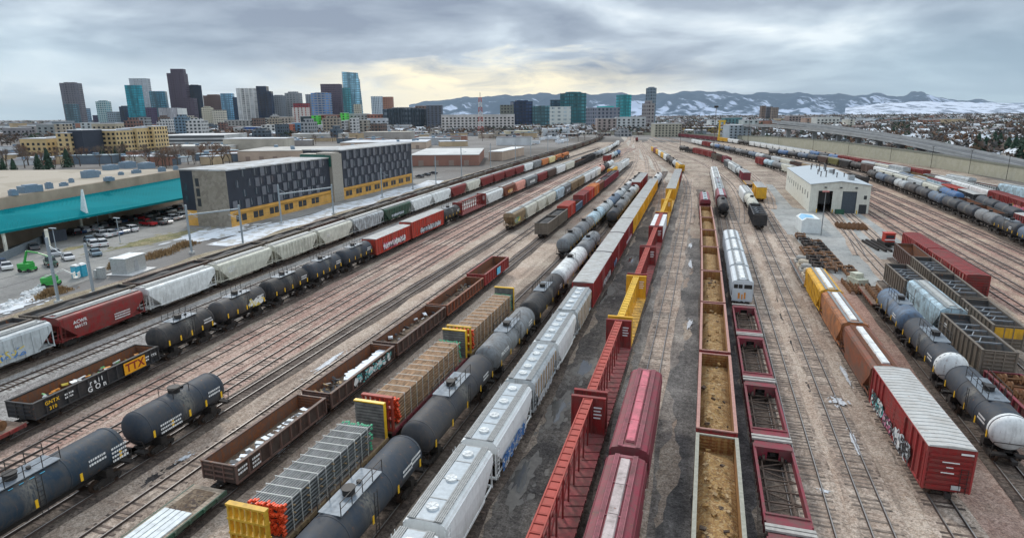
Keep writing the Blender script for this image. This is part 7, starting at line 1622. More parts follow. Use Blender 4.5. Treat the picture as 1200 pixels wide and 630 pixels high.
# ------------------------------------------------------------------ middle-distance buildings with real windows
WIN = {}
def windows(o, w_, dp, z0, z1, fh, bw, ww, wh_, mat, side=True, cap=95, xoff=0.0):
    k = (ww, wh_, mat.name)
    if k not in WIN: WIN[k] = MB().box(-ww/2, ww/2, -.06, .0, 0, wh_).mesh('window', mat)
    n = 0; z = z0+.9
    pts = []
    while z+wh_ < z1:
        c = int((w_-1)/bw)
        for i in range(c): pts.append((-w_/2+(i+.5)*w_/c, -.01, z, 0))
        if side:
            c2 = int((dp-1)/bw)
            for i in range(c2): pts.append((w_/2+.01, (i+.5)*dp/c2, z, math.pi/2))
        z += fh
    if len(pts) > cap:
        rest = pts[cap:]; pts = pts[:cap]; m = MB()
        for x, y, zz, a in rest:
            if a == 0: m.box(x-ww/2, x+ww/2, y-.06, y, zz, zz+wh_)
            else: m.box(x, x+.06, y-ww/2, y+ww/2, zz, zz+wh_)
        link('windows', m.mesh('windows', mat), parent=o)['kind'] = 'stuff'
    for x, y, zz, a in pts: link('window', WIN[k], None, o, (x, y, zz), a)
WD = plain('window_dark', (.03, .035, .04), .15, 0, .3, .3)
def mid(px0, px1, ytop, D, dp, col, label, rot=0, fh=3.2, bw=3.6, ww=1.9, wh_=1.8, cat='apartment building', base_roof=True, win=True, roofc=(.62, .64, .66)):
    nm = 'mid_%d_%d_%d' % tuple(int(q*100) for q in col); o, w_, tp = bld(cat.replace(' ', '_'), label, px0, px1, ytop, D, dp, plain(nm, col, .8, 0, .25, .08), rot, cat)
    link('roof', MB().box(-w_/2-.2, w_/2+.2, -.2, dp+.2, tp, tp+.5).mesh('roof', plain('roof_%d' % (roofc[0]*100), roofc, .7, 0, .35, .08)), parent=o)
    if win: windows(o, w_, dp, 0, tp, fh, bw, ww, wh_, WD)
    return o, w_, tp
TANB = (.60, .44, .22)
mid(15,52,163,430,20,TANB,'tan apartment wing with dark windows, leftmost',-6, fh=3.3, bw=3.4); mid(50,64,161,440,20,(.28,.22,.18),'dark balconied recess between tan apartment wings'); mid(62,78,156.5,425,20,TANB,'narrow tan apartment section beside the dark stair block')
mid(76,93,153,428,22,(.035,.045,.065),'dark navy stair block between tan apartment wings', win=False); mid(92,134,153.5,450,20,TANB,'long tan apartment wing in the middle of the row',-3, bw=3.4); mid(134,143,151.5,462,20,(.05,.055,.07),'dark balcony column between tan wings')
mid(142,158,150.5,470,20,TANB,'tan apartment section right of the dark balcony column'); mid(157,165,149,480,20,(.05,.055,.07),'narrow dark section near the right end of the tan row'); mid(163,178,148.5,485,20,TANB,'tan apartment section at the right end of the row')
o_, w_, tp = mid(179,262,159,560,60,(.50,.51,.50),'white-grey multi-storey car park with open decks',4, win=False, cat='car park', roofc=(.55,.56,.56))
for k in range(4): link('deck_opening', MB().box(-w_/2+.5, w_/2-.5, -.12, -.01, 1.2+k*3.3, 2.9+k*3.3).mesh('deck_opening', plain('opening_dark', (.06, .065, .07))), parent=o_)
mid(258,330,163,520,26,(.46,.42,.35),'long low beige wall-like building right of the car park', win=False, cat='low building')
MIDS = [(272,285,149.5,930,(.50,.50,.48),'pale flats left of the blue-fronted block'),(283,305,149,930,(.05,.12,.34),'blue-fronted apartment block among white ones'),(305,333,147,930,(.58,.58,.55),'cream and white apartment block right of the blue one'),
 (332,342,145.5,930,(.48,.16,.10),'orange-red apartment section between white and blue blocks'),(341,357,144,940,(.10,.22,.34),'blue-grey apartment block with a blue roofline'),(355,376,147,960,(.55,.56,.56),'white flats left of the long grey row'),(376,404,142,1000,(.42,.42,.42),'grey striped flats in the long row'),(404,430,141,1020,(.40,.36,.30),'brown and grey flats in the long row'),(430,452,139,1040,(.50,.52,.55),'pale grey flats near the stadium'),
 (296,318,138.5,1300,(.44,.42,.38),'low brown-topped offices below the white tower'),(262,300,141,1250,(.34,.33,.31),'grey terrace of lofts with a flat roof'),(318,341,137,1300,(.42,.36,.30),'tan lofts below the navy tower'),(352,366,136.5,1250,(.03,.05,.06),'black-fronted loft building left of the lime green block'),(365,373,135.5,1240,(.10,.60,.08),'bright lime green panelled stair block, left one'),(373,400,134.5,1260,(.30,.10,.08),'red-brown lofts right of the green block'),
 (399,406,132.5,1240,(.12,.66,.10),'bright lime green panelled stair block, right one'),(406,431,133.5,1270,(.36,.36,.36),'grey lofts right of the lime green block'),(430,450,134,1270,(.34,.14,.10),'brick lofts left of the stadium'),
 (517,603,134.5,1050,(.58,.55,.53),'long white apartment building with dark red rooftop strip'),(500,518,123.5,1300,(.10,.12,.16),'dark flats right of the stadium'),(487,506,124,1350,(.24,.16,.14),'brown flats behind the stadium'),(460,490,126,1400,(.30,.28,.27),'long low brown offices behind the stadium'),
 (0,22,150,900,(.26,.25,.26),'grey flats at the far left horizon'),(20,40,148,950,(.30,.28,.27),'brown-grey flats at the far left'),(41,62,146,900,(.28,.30,.30),'grey-green balconied flats left of the skyline'),(62,71,145.5,880,(.42,.36,.28),'tan block in front of the grey-green flats'),(60,76,142.5,1000,(.20,.24,.27),'blue-grey flats by the leftmost skyscraper'),
 (93,106,144,1000,(.50,.54,.54),'pale low block right of the leftmost skyscraper'),(106,134,145,950,(.44,.38,.28),'tan offices below the teal-crowned tower'),(134,146,144,1000,(.20,.20,.22),'grey low block left of the teal tower base'),
 (723,740,137.5,1000,(.60,.62,.62),'white low building left of the stone tower'),(740,757,137.5,1005,(.55,.57,.57),'white low building beside the stone tower'),(768,800,145,800,(.40,.38,.30),'cream shed right of the stone tower'),(700,723,139,980,(.36,.30,.28),'brown low building before the turquoise roofs'),
 (803,842,149.3,960,(.42,.30,.10),'long orange-yellow depot shed beyond the yard'),(782,800,150.5,950,(.44,.36,.18),'tan yellow brick works beyond the throat'),(856,882,147,700,(.40,.46,.50),'white and blue shed under the viaduct'),(833,846,141,1100,(.62,.64,.62),'white storage block behind the orange depot'),
 (958,985,137.5,1150,(.58,.58,.54),'white apartment slab on the right'),(945,957,138,1200,(.40,.28,.22),'brown apartment block left of the white slab'),(925,944,136,1300,(.30,.24,.22),'brown flats on the right-hand plain'),(995,1003,140,1100,(.56,.54,.46),'small cream block right of the white slab'),
 (850,870,138,1300,(.10,.22,.24),'teal shed in front of the brown towers'),(872,890,141,1000,(.44,.48,.46),'pale green-roofed hall beyond the viaduct')]
for px0, px1, top, D, col, lb in MIDS: mid(px0, px1, top, D, 22, col, lb, 0, bw=4.2 if D < 850 else 6.5, fh=3.2 if D < 850 else 4.6, ww=2.0 if D < 850 else 3.4, wh_=1.7 if D < 850 else 2.7, cat='apartment building' if 'flats' in lb or 'apart' in lb else 'building')
o_ = empty('stadium', (0, 0, 0), 0, 'dark steel stadium stand left of the long white flats', 'stadium'); D = 1250; r1, r2 = ray(450, hy(450)), ray(494, hy(494)); m = MB()
for k in range(14):
    t_ = k/13; q = (Vector(r1)*D).lerp(Vector(r2)*D*1.05, t_); z = CAMH+(hy(470)-128+math.sin(t_*3.1)*1.5)/F*D; m.box(q[0]-2, q[0]+5, q[1], q[1]+30, 0, z)
link('stand', m.mesh('stand', wallm('stadium', (.05, .07, .09), (.10, .12, .14), 6, 5, .7, .5)), parent=o_)
# low sheds between block of flats and the apartment row
def shed(px0, px1, ybase, ytop, dp, col, roof, label, rot=0.0, clutter=0):
    g = P((px0+px1)/2, ybase); D = (Vector((g[0], g[1], 0)).dot(toworld(0, 1, 0))); o, w_, tp = bld('warehouse', label, px0, px1, ytop, D, dp, plain('shed_%d_%d' % (col[0]*100, col[2]*100), col, .8, 0, .2, .1), rot, 'warehouse')
    link('roof', MB().box(-w_/2-.2, w_/2+.2, -.2, dp+.2, tp, tp+.35).mesh('roof', m_scrap('shed_roof_%d' % (roof[0]*100), [roof, tuple(q*.85 for q in roof), tuple(min(1, q*1.1) for q in roof), tuple(q*.7 for q in roof)], .1)), parent=o)
    for k in range(clutter): 
        x = rr.uniform(-w_/2+2, w_/2-2); y = rr.uniform(2, dp-3); link('roof_unit', MB().box(x, x+2.5, y, y+2, tp+.35, tp+1.9).mesh('roof_unit', ACM), parent=o)
    for k in range(int(w_/9)): x = -w_/2+5+k*9; link('door', MB().box(x, x+3, -.06, -.01, 0, 3.2).mesh('door', plain('shed_door', (.30, .22, .18))), parent=o)
    return o
PKT = (.52, .40, .31)
shed(272,420,190,177,60,PKT,(.46,.44,.40),'long peach-tan warehouse behind the dark blocks',4,7); shed(395,500,176,167,60,PKT,(.58,.60,.62),'tan warehouse with a snow-white roof behind the dark blocks',3,5)
shed(478,560,196,182,75,(.30,.15,.11),(.56,.56,.54),'brick depot with a white roof and dark bay openings',0,0); shed(558,602,190,178,60,(.46,.35,.27),(.72,.72,.70),'peach brick wing right of the brick depot',-15,0)
shed(590,625,162,154,30,(.50,.44,.30),(.6,.56,.45),'cream low shed near the yellow sign',0,2); shed(636,668,160,151,30,(.55,.58,.60),(.7,.73,.75),'white low sheds before the throat',0,4); shed(560,592,163,157,20,(.48,.40,.32),(.56,.52,.46),'peach low shed left of the cream shed',0,2); shed(690,745,154,150.5,20,(.50,.42,.33),(.5,.47,.4),'long peach wall-like building at the end of the yard',0,3)
shed(425,480,170,155,30,(.36,.33,.30),(.5,.5,.49),'grey-brown shed left of the white-roofed warehouse',0,2); shed(340,400,166,157,30,(.44,.42,.38),(.62,.62,.60),'pale arched market shed',0,2); shed(180,260,182,172,40,(.34,.30,.27),(.55,.54,.50),'low brown sheds before the car park',0,6)
# depot openings on the brick building
g = P(519, 195.5)
# yellow gantry and its mast
g = P(845, 162); o = empty('yellow_gantry', (g[0], g[1], 0), YAW, 'yellow steel gantry tower at the end of the viaduct', 'gantry'); zt_ = height_at(g[0], g[1], 141)
link('legs', MB().box(-3.6, -2, -1, 1, 0, zt_-2).box(2, 3.6, -1, 1, 0, zt_-2).mesh('legs', plain('gantry_yellow', (.72, .45, .03))), parent=o); link('cross_beam', MB().box(-4.2, 4.2, -1.3, 1.3, zt_-2, zt_).box(-2, 2, -.8, .8, zt_*.45, zt_*.5).mesh('cross_beam', plain('gantry_yellow', (.72, .45, .03))), parent=o)
for i, (px, py, pt) in enumerate(((835, 190, 124), (797, 172, 138), (876, 170, 138), (713, 160, 142))):
    g = P(px, py); zt_ = height_at(g[0], g[1], pt); o = empty('floodlight_mast', (g[0], g[1], 0), YAW, 'tall thin floodlight mast in the yard, %s' % ('tallest, right of centre', 'left of the tallest', 'near the far right strings', 'near the throat')[i], 'floodlight mast', 'floodlight masts'); link('pole', MB().cyl((0, 0, 0), (0, 0, zt_), .22, 6, .16).mesh('pole', plain('mast_brown', (.14, .10, .09))), parent=o); link('lamp_head', MB().box(-1.1, 1.1, -.5, .5, zt_-1.2, zt_).mesh('lamp_head', M_STEEL()), parent=o)
# ------------------------------------------------------------------ hills
def ridge(name, label, prof, D, depth_, mat, seed, rough=1.0, step=4):
    r_ = random.Random(seed); xs = np.arange(prof[0][0], prof[-1][0]+1, step); ys = np.interp(xs, [p[0] for p in prof], [p[1] for p in prof]); NR = 16; vs = []; m = MB()
    offs = [r_.uniform(0, 100) for _ in range(12)]
    def nz(x, y):
        v = 0; a = 1
        for k in range(6): v += a*abs(math.sin(x*.045*1.9**k+offs[k]+1.7*math.sin(y*.9*1.5**k+offs[k+5])))*1.0; a *= .58
        return v/2.2
    for j in range(NR+1):
        t_ = j/NR
        for i, x in enumerate(xs):
            d = D+depth_*t_; r0 = ray(x, hy(x)); hz_ = (hy(x)-ys[i]-1.2)/F*(D+depth_)*1.03
            prof_ = t_**.85; bump = (nz(x, t_*3.2)-.62)*.62*hz_*math.sin(math.pi*min(1, t_*1.0))*rough
            if j == NR: bump = (nz(x*1.6, 9)-.6)*.22*hz_
            vs.append((r0[0]*d, r0[1]*d, max(-5, CAMH*t_+hz_*prof_+bump)))
    n = len(xs); fs = [(j*n+i, j*n+i+1, (j+1)*n+i+1, (j+1)*n+i) for j in range(NR) for i in range(n-1)]; m.add(vs, fs, True); o = link(name, m.mesh(name, mat)); return tag(o, label, 'hills', None, 'structure')
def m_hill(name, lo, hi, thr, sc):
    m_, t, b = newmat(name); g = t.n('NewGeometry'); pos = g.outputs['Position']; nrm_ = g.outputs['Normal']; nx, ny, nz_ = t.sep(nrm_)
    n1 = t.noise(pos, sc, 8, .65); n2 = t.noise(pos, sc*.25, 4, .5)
    aspect = t.m('ADD', t.m('MULTIPLY', nx, .55), t.m('MULTIPLY', ny, -.10)); f = t.m('ADD', t.m('ADD', t.m('MULTIPLY', n1, .9), t.m('MULTIPLY', n2, .6)), t.m('MULTIPLY', aspect, .5))  # slopes turned to the right hold more snow
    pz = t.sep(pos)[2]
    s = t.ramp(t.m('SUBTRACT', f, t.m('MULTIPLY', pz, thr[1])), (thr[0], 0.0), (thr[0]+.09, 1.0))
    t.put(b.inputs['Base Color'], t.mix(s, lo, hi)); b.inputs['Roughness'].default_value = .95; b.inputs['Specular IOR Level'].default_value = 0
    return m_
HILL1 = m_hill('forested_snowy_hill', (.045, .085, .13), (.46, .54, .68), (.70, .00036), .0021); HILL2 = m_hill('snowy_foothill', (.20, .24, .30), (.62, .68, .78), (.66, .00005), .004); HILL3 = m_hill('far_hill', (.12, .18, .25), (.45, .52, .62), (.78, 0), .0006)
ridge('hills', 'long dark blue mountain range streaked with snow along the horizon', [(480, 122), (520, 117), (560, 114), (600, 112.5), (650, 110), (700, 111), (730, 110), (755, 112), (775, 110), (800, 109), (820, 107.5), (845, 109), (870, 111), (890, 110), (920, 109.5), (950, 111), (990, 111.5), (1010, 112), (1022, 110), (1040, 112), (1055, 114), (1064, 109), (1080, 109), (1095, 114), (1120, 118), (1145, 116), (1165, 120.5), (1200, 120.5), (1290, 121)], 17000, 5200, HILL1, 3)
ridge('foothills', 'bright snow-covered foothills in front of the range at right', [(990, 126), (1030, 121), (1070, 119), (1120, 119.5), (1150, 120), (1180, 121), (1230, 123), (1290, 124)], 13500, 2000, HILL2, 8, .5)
# ------------------------------------------------------------------ trees
BARK = plain('bare_twig', (.15, .11, .085), .9, 0, .4, 2); BARK2 = plain('bare_twig_red', (.20, .115, .07), .9, 0, .4, 2); EVG = plain('evergreen', (.022, .055, .03), .85, 0, .6, 1.2)
def bare(seed, h_, mat):
    r_ = random.Random(seed); tk = MB(); tk.cyl((0, 0, 0), (0, 0, h_*.35), .22, 6, .16, False); tw = MB()
    def grow(p, d, l, r__, lv):
        q = p+d*l; (tk if lv < 2 else tw).cyl(p, q, r__, 4 if lv < 2 else 3, r__*.6, False, False)
        if lv < 5:
            for _ in range(3 if lv < 4 else 3): nd = (d+Vector((r_.uniform(-.8, .8), r_.uniform(-.8, .8), r_.uniform(-.15, .6)))).normalized(); grow(q, nd, l*r_.uniform(.6, .82), r__*.62, lv+1)
    for _ in range(3): grow(Vector((0, 0, h_*.33)), Vector((r_.uniform(-.6, .6), r_.uniform(-.6, .6), 1)).normalized(), h_*.2, .14, 1)
    return tk.mesh('trunk', plain('bark', (.09, .07, .055), .9)), tw.mesh('crown', mat)
def conifer(seed, h_):
    r_ = random.Random(seed); tk = MB().cyl((0, 0, 0), (0, 0, h_*.9), .25, 6, .05); cr = MB()
    for _ in range(420):
        t_ = r_.random()**.8; z = h_*(.08+.92*t_); rad = (1-t_)**.8*h_*.27*r_.uniform(.45, 1.08)+.15; a = r_.uniform(0, 6.28); c, s = math.cos(a), math.sin(a); q = Vector((c*rad, s*rad, z-rad*.25)); w_ = .25+.3*(1-t_); l = rad*.5+.3
        cr.add([(q[0]-s*w_, q[1]+c*w_, q[2]), (q[0]+s*w_, q[1]-c*w_, q[2]), (q[0]-c*l*.8, q[1]-s*l*.8, q[2]+.45), (q[0]+c*.3, q[1]+s*.3, q[2]-.45)], [(0, 3, 1), (0, 1, 2)])
    return tk.mesh('trunk', plain('bark', (.09, .07, .055), .9)), cr.mesh('crown', EVG)
TB = [bare(i, 9, (BARK, BARK2, BARK)[i]) for i in range(3)]; TC = [conifer(i+9, 9) for i in range(2)]
def tree(x, y, kind, sc, label, group):
    tk, cr = (TB if kind == 'b' else TC)[rr.randrange(3 if kind == 'b' else 2)]; o = empty('bare_tree' if kind == 'b' else 'evergreen_tree', (x, y, -.02), rr.uniform(0, 6), label, 'tree', group); o.scale = (sc*rr.uniform(1.0, 1.3), sc*rr.uniform(1.0, 1.3), sc)
    link('trunk', tk, None, o); link('crown', cr, None, o)
def trees(px0, px1, y0, y1, n, kind, label, group, s=(.8, 1.3)):
    for _ in range(n): g = P(rr.uniform(px0, px1), rr.uniform(y0, y1)); tree(g[0], g[1], kind, rr.uniform(*s), label, group)
trees(0, 275, 183, 197, 100, 'b', 'bare brown tree between the tan apartments and the warehouse', 'bare trees before the tan apartments', (.9, 1.5))
for i, (px, py) in enumerate(((6, 207), (18, 207), (46, 201), (58, 199), (80, 196), (121, 188), (137, 187), (146, 186), (153, 184))): g = P(px, py); tree(g[0], g[1], 'c', rr.uniform(1.0, 1.4), 'dark evergreen, %s from the left behind the tan warehouse roof' % ordn(i), 'evergreens behind the warehouse')
trees(520, 700, 156, 166, 26, 'b', 'bare tree beyond the brick depot', 'bare trees beyond the depot', (.8, 1.3)); trees(400, 500, 160, 166, 10, 'b', 'bare tree behind the white-roofed warehouse', 'bare trees behind the white roof', (.8, 1.2))
for i, (px, py) in enumerate(((1137, 190), (1143, 186), (1152, 184), (1168, 184), (1172, 176), (1178, 188), (1186, 190), (1192, 188), (1198, 186), (1196, 192), (1162, 181), (1046, 160))): g = P(px, py); tree(g[0], g[1], 'c' if i % 4 else 'b', rr.uniform(1.2, 1.8), '%s tree at the right beyond the highway, %s from the left' % ('dark evergreen' if i % 4 else 'dense bare', ordn(i)), 'trees beyond the highway')
trees(1075, 1120, 164, 172, 14, 'b', 'bare tan tree in the field beyond the highway', 'bare trees in the field', (.8, 1.2)); trees(905, 1060, 150, 160, 18, 'b', 'bare tree between the highway and the wall', 'bare trees by the highway', (.9, 1.3))
# ------------------------------------------------------------------ houses of the plain: nearest as things, the rest as one mass
HR = [plain('hroof_%d' % i, c, .8, 0, .3, .3) for i, c in enumerate(((.66, .70, .74), (.32, .31, .32), (.22, .17, .15), (.50, .53, .56), (.14, .14, .16), (.26, .34, .38)))]; HWL = [plain('hwall_%d' % i, c, .8, 0, .2, .3) for i, c in enumerate(((.56, .54, .50), (.30, .17, .12), (.45, .40, .32), (.62, .64, .64), (.20, .24, .26)))]
def hgeo(w_, l_, h_, r_): 
    return MB().box(-w_/2, w_/2, -l_/2, l_/2, 0, h_), MB().prism_y([(-w_/2-.4, h_-.1), (0, h_+r_), (w_/2+.4, h_-.1)], -l_/2-.4, l_/2+.4)
HG = []
for w_, l_, h_, r_ in ((8, 11, 3.4, 2.2), (9, 13, 5.6, 2.6), (10, 9, 3.2, 2.0), (12, 16, 6, 1.0)): a, b = hgeo(w_, l_, h_, r_); HG.append((a.mesh('wall', HWL[0]), b.mesh('roof', HR[0]), a, b))
def wallx(y): 
    for i in range(len(wl)-1):
        y0_, y1_ = wl[i][1], wl[i+1][1]
        if y1_ <= y <= y0_: return wl[i][0]+(wl[i+1][0]-wl[i][0])*(y0_-y)/(y0_-y1_)
    return wl[0][0] if y > wl[0][1] else wl[-1][0]
hs = []; r3 = random.Random(77)
while len(hs) < 2600:
    d = 380*math.exp(r3.random()*2.75); az = r3.uniform(-43, 40); q = toworld(math.sin(R(az))*d, math.cos(R(az))*d, 0); pr = proj(q[0], q[1], 0)
    if not (-20 < pr[0] < 1220) or pr[1] < 100: continue
    if pr[0] > 830 and q[0] < wallx(q[1])+60: continue
    if pr[0] <= 830 and (d < 950): continue
    if pr[0] < 260 and d < 1200: continue
    hs.append((pr[2], q[0], q[1], pr[0]))
hs.sort(); 
CN = ['white-roofed', 'grey-roofed', 'brown-roofed', 'pale grey-roofed', 'black-roofed', 'blue-grey-roofed']
for i, (dz, x, y, px) in enumerate(hs[:290]):
    k = r3.randrange(4); c = r3.choice((0, 0, 0, 1, 2, 3, 3, 4, 5)); o = empty('house', (x, y, -.03), r3.choice((0, math.pi/2))+.15+r3.uniform(-.08, .08), '%s house on the plain %s' % (CN[c], 'beyond the highway' if px > 830 else 'beyond the yard'), 'house', '%s houses %s' % (CN[c], 'beyond the highway' if px > 830 else 'beyond the yard'))
    link('wall', HG[k][0], HWL[r3.randrange(5)], o); link('roof', HG[k][1], HR[c], o)
for gi in range(6):
    m1 = MB(); m2 = MB()
    for i, (dz, x, y, px) in enumerate(hs[290:]):
        if i % 6 != gi: continue
        k = r3.randrange(4); a, b = HG[k][2], HG[k][3]; th = r3.choice((0, 1.5708))+.15; c, s = math.cos(th), math.sin(th); sc_ = 1+min(1.2, dz/5000)
        for src, dst in ((a, m1), (b, m2)): dst.add([(x+(vx*c-vy*s)*sc_, y+(vx*s+vy*c)*sc_, vz*sc_) for vx, vy, vz in src.v], src.f)
    for m_, mt, nm in ((m1, HWL[gi % 5], 'walls'), (m2, HR[(gi*5) % 6], 'roofs')): o = link('distant_houses', m_.mesh('distant_houses', mt)); tag(o, 'far small houses on the plain, mass %s, %s' % (ordn(gi), nm), 'houses', 'far houses of the plain', 'stuff')
# far trees as masses of twiggy clumps
CL = []
for k in range(5):
    m = MB(); r4 = random.Random(k+40)
    for _ in range(16):
        c_ = Vector((r4.gauss(0, 2.2), r4.gauss(0, 2.2), 1.5+abs(r4.gauss(2.6, 1.8)))); s = r4.uniform(.9, 2.2)
        vs = [c_+Vector((r4.uniform(-s, s), r4.uniform(-s, s), r4.uniform(-s*.8, s*.8))) for _ in range(4)]; m.add(vs, [(0, 1, 2), (0, 2, 3), (0, 1, 3), (1, 2, 3)])
    m.box(-.25, .25, -.25, .25, 0, 3); CL.append(m)
FT = [plain('far_tree_brown', (.13, .095, .075), .95, 0, .5, .1), plain('far_tree_grey', (.11, .105, .10), .95, 0, .5, .1), plain('far_tree_rust', (.19, .11, .065), .95, 0, .5, .1), plain('far_tree_green', (.03, .06, .035), .95, 0, .5, .1)]
for gi in range(4):
    m = MB(); cnt = 0; r5 = random.Random(gi+5)
    while cnt < (2600, 2200, 1100, 1000)[gi]:
        d = 400*math.exp(r5.random()**.9*3.1); az = r5.uniform(-44, 41); q = toworld(math.sin(R(az))*d, math.cos(R(az))*d, 0); pr = proj(q[0], q[1], 0)
        if not (-20 < pr[0] < 1220): continue
        if pr[0] > 830 and q[0] < wallx(q[1])+45: continue
        if pr[0] <= 830 and d < 900: continue
        cnt += 1; s = r5.uniform(.7, 1.4)*(1+min(1.5, d/5000)); src = CL[r5.randrange(5)]
        m.add([(q[0]+vx*s, q[1]+vy*s, vz*s) for vx, vy, vz in src.v], src.f)
    o = link('distant_trees', m.mesh('distant_trees', FT[gi])); tag(o, 'mass of %s far trees spread over the plain' % ('brown bare', 'grey bare', 'rust brown', 'dark green')[gi], 'trees', None, 'stuff')
# cars and sheds beyond the throat
for i in range(44):
    px = rr.uniform(625, 800); g = P(px, rr.uniform(154, 170) if px < 680 else rr.uniform(151.5, 158)); vehicle('suv', rr.choice(['white', 'silver', 'black', 'blue', 'grey', 'red']), g[0], g[1], rr.uniform(0, 3), 'small parked vehicle beyond the throat of the yard', 'vehicles beyond the throat')
for i in range(30):
    g = P(rr.uniform(905, 1030), 0) if False else None
    t_ = rr.random(); j = 3+int(t_*4); f = rr.random(); x = wl[j][0]*(1-f)+wl[j+1][0]*f+rr.uniform(40, 55); y = wl[j][1]*(1-f)+wl[j+1][1]*f+14; vehicle('suv', rr.choice(['white', 'silver', 'black', 'blue', 'grey', 'white']), x, y, rr.uniform(0, 3), 'small parked vehicle between the wall and the elevated highway', 'vehicles below the highway')
# white trailers left of the throat
for i in range(16):
    g = P(rr.uniform(610, 668), rr.uniform(160, 172)); L_ = rr.uniform(8, 14); simple('trailer', MB().box(-1.25, 1.25, -L_/2, L_/2, 1.0, 3.6).box(-1.0, 1.0, -L_/2+1, -L_/2+3, .2, 1.0), plain('trailer_white', (.72, .76, .80), .5), (g[0], g[1], 0), 'white box trailer parked left of the yard throat', 'trailer', rr.uniform(-.4, 1.4), 'white trailers left of the throat')
# low clutter of the industrial quarter and behind the tan warehouse
KB = [((.55,.50,.42),'cream'), ((.62,.64,.65),'white'), ((.30,.27,.25),'brown'), ((.42,.44,.46),'grey'), ((.34,.17,.12),'brick'), ((.50,.38,.24),'tan'), ((.12,.16,.20),'dark')]
def low(px, py, wd, dp_, h_, rot, where):
    g = P(px, py); c, nm = r3.choice(KB); o = empty('low_building', (g[0], g[1], 0), YAW+rot, '%s low building %s' % (nm, where), 'low building', '%s low buildings %s' % (nm, where))
    link('wall', MB().box(-wd/2, wd/2, 0, dp_, 0, h_).mesh('wall', plain('kb_'+nm, c, .8, 0, .25, .1)), parent=o); link('roof', MB().box(-wd/2-.3, wd/2+.3, -.3, dp_+.3, h_, h_+.4).mesh('roof', r3.choice(HR)), parent=o)
    if wd > 12: link('roof_unit', MB().box(-1.5, 1.5, dp_*.3, dp_*.3+2.5, h_+.4, h_+1.8).mesh('roof_unit', ACM), parent=o)
for _ in range(60): low(r3.uniform(560, 860), r3.uniform(146.5, 154), r3.uniform(14, 60), r3.uniform(12, 30), r3.uniform(4, 11), r3.uniform(-.3, .3), 'beyond the yard throat')
for _ in range(60): low(r3.uniform(0, 290), r3.uniform(176, 194), r3.uniform(8, 26), r3.uniform(8, 14), r3.uniform(3, 5.5), r3.uniform(-.3, .3), 'before the tan apartments')
for _ in range(60): low(r3.uniform(270, 620), r3.uniform(155, 172), r3.uniform(12, 36), r3.uniform(10, 20), r3.uniform(4, 8), r3.uniform(-.3, .3), 'behind the white-roofed warehouse')
MRC = [('cream', (.50,.46,.38)), ('white', (.58,.58,.57)), ('brick', (.20,.11,.09)), ('grey', (.30,.31,.32)), ('slate', (.09,.12,.15)), ('tan', (.34,.29,.23)), ('blue-grey', (.16,.24,.31)), ('brown', (.16,.11,.09))]
for i in range(150):
    px = r3.uniform(125, 620) if i < 112 else r3.uniform(640, 760); wd = r3.uniform(7, 22); D = r3.uniform(1050, 1900) if i % 3 else r3.uniform(760, 1050); nm, c = MRC[r3.randrange(8)]
    h_ = r3.uniform(12, 30) if px < 440 else r3.uniform(6, 13); top = hy(px)+(28.4-h_)/F*D*-1*-1
    o, w_, tp = bld('mid_rise', '%s mid-rise block %s' % (nm, 'at the foot of downtown' if i < 112 else 'around the teal towers'), px-wd/2, px+wd/2, hy(px)-(h_-28.4)/F*D, D, 22, facade('mr_'+nm, c, (.035, .045, .055), 5.2, 4.4, .55, .55, roof=(.5, .5, .5)), r3.uniform(-14, 14), 'mid-rise building', r3.choice((None, 3, 4)), '%s mid-rise blocks %s' % (nm, 'at the foot of downtown' if i < 112 else 'around the teal towers'))
for _ in range(30): low(r3.uniform(130, 540), r3.uniform(146, 156), r3.uniform(22, 60), r3.uniform(20, 30), r3.uniform(8, 16), r3.uniform(-.3, .3), 'at the foot of downtown')
for _ in range(24): low(r3.uniform(-10, 130), r3.uniform(149, 157), r3.uniform(20, 60), 20, r3.uniform(10, 22), r3.uniform(-.3, .3), 'at the far left')
for _ in range(60): low(r3.uniform(840, 1120), r3.uniform(139, 150), r3.uniform(20, 70), r3.uniform(15, 30), r3.uniform(6, 15), r3.uniform(-.3, .3), 'on the right-hand plain')
trees(560, 860, 147, 156, 60, 'b', 'bare tree among the low buildings beyond the throat', 'bare trees beyond the throat', (1.0, 1.7)); trees(280, 540, 155, 172, 40, 'b', 'bare tree among sheds behind the dark flats', 'bare trees behind the dark flats', (1, 1.5))
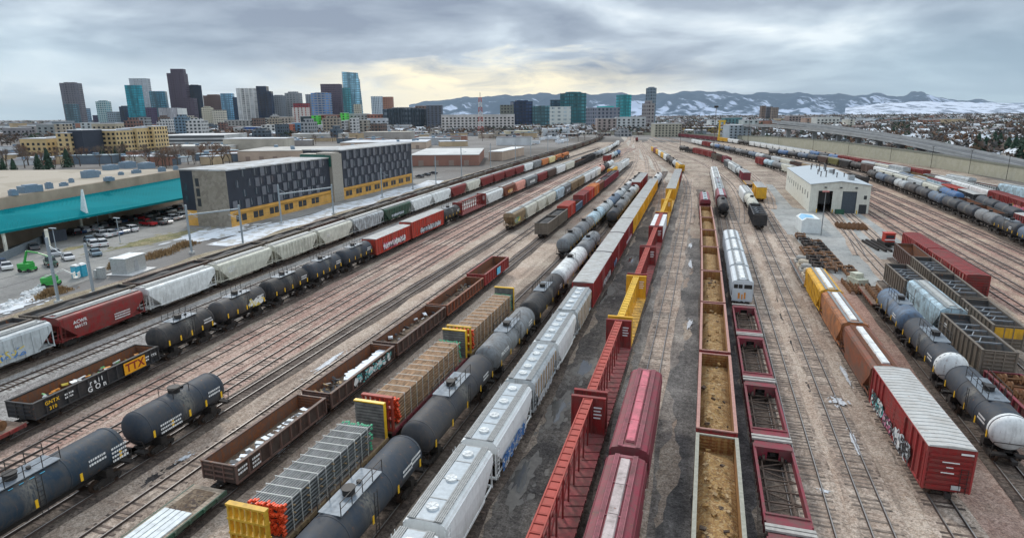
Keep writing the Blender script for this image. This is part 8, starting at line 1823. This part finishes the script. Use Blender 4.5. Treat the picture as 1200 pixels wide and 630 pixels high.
# ------------------------------------------------------------------ puddles, snow and stains in the yard
SNOWD = plain('thin_dirty_snow', (.56, .58, .60), .7, 0, .5, 3)
PUD = plain('puddle_water', (.10, .095, .085), .04, 0, .2, 1, 0, .8); MUD = plain('pale_silt', (.18, .162, .14), .7, 0, .3, 2)
for i, (px, py, rx, ry) in enumerate(((655, 480, .9, 3.6), (686, 432, .9, 3.4), (708, 345, .9, 5.5), (717, 318, .9, 5), (612, 560, .8, 3.2), (740, 305, .7, 4))):
    g = P(px, py); blob('silt_patch', g[0], g[1], rx*1.5, ry*1.25, 20+i, MUD, .030, None); blob('puddle', g[0]-.15, g[1]+.2, rx*.8, ry*.85, 40+i, PUD, .036, None)
for i, (px, py, rx, ry) in enumerate(((809, 288, .4, 3.5), (809, 310, .4, 4), (808, 380, .4, 2), (385, 425, .45, 3.6), (983, 472, .7, 1.0), (965, 576, .35, .35), (330, 530, .3, .8), (217, 537, .3, .8), (1001, 520, .3, 2), (990, 440, .3, 3))):
    g = P(px, py); blob('snow_patch', g[0], g[1], rx, ry, 60+i, SNOWD, .20 if i in (4, 8, 9) else .13, None)
OIL = plain('oil_stain', (.028, .025, .024), .6, 0, .4, 3)
OILS = m_ground('oil_soaked', (.05, .045, .042), (.035, .03, .03), (.09, .08, .075), sc=2, stain=.2, stretch=.5)
for i, (px, py, rx, ry) in enumerate(((1002, 585, .5, 1.3), (952, 455, .45, 1.6), (932, 405, .5, 4.0), (917, 372, .4, 2), (913, 350, .5, 2.2), (815, 590, .4, 3), (208, 545, .5, 1.2), (180, 560, .5, 1.0))):
    g = P(px, py); blob('oil_stain', g[0], g[1], rx, ry, 160+i, OILS, .022+.002*i if i < 5 else .03, None)

# ------------------------------------------------------------------ air
hm = bpy.data.materials.new('haze_air'); hm.use_nodes = True; t = NT(hm.node_tree)
pv = t.n('VolumePrincipled', i={'Color': (.74, .84, .95), 'Density': 1.5e-5, 'Anisotropy': .2}); oo = t.n('OutputMaterial'); t.t.links.new(pv.outputs[0], oo.inputs['Volume'])
o = link('haze', MB().box(-34000, 34000, -2500, 40000, -1.06, 1500).mesh('haze', hm)); tag(o, 'thin blue haze lying over the whole plain', 'haze', None, 'stuff')
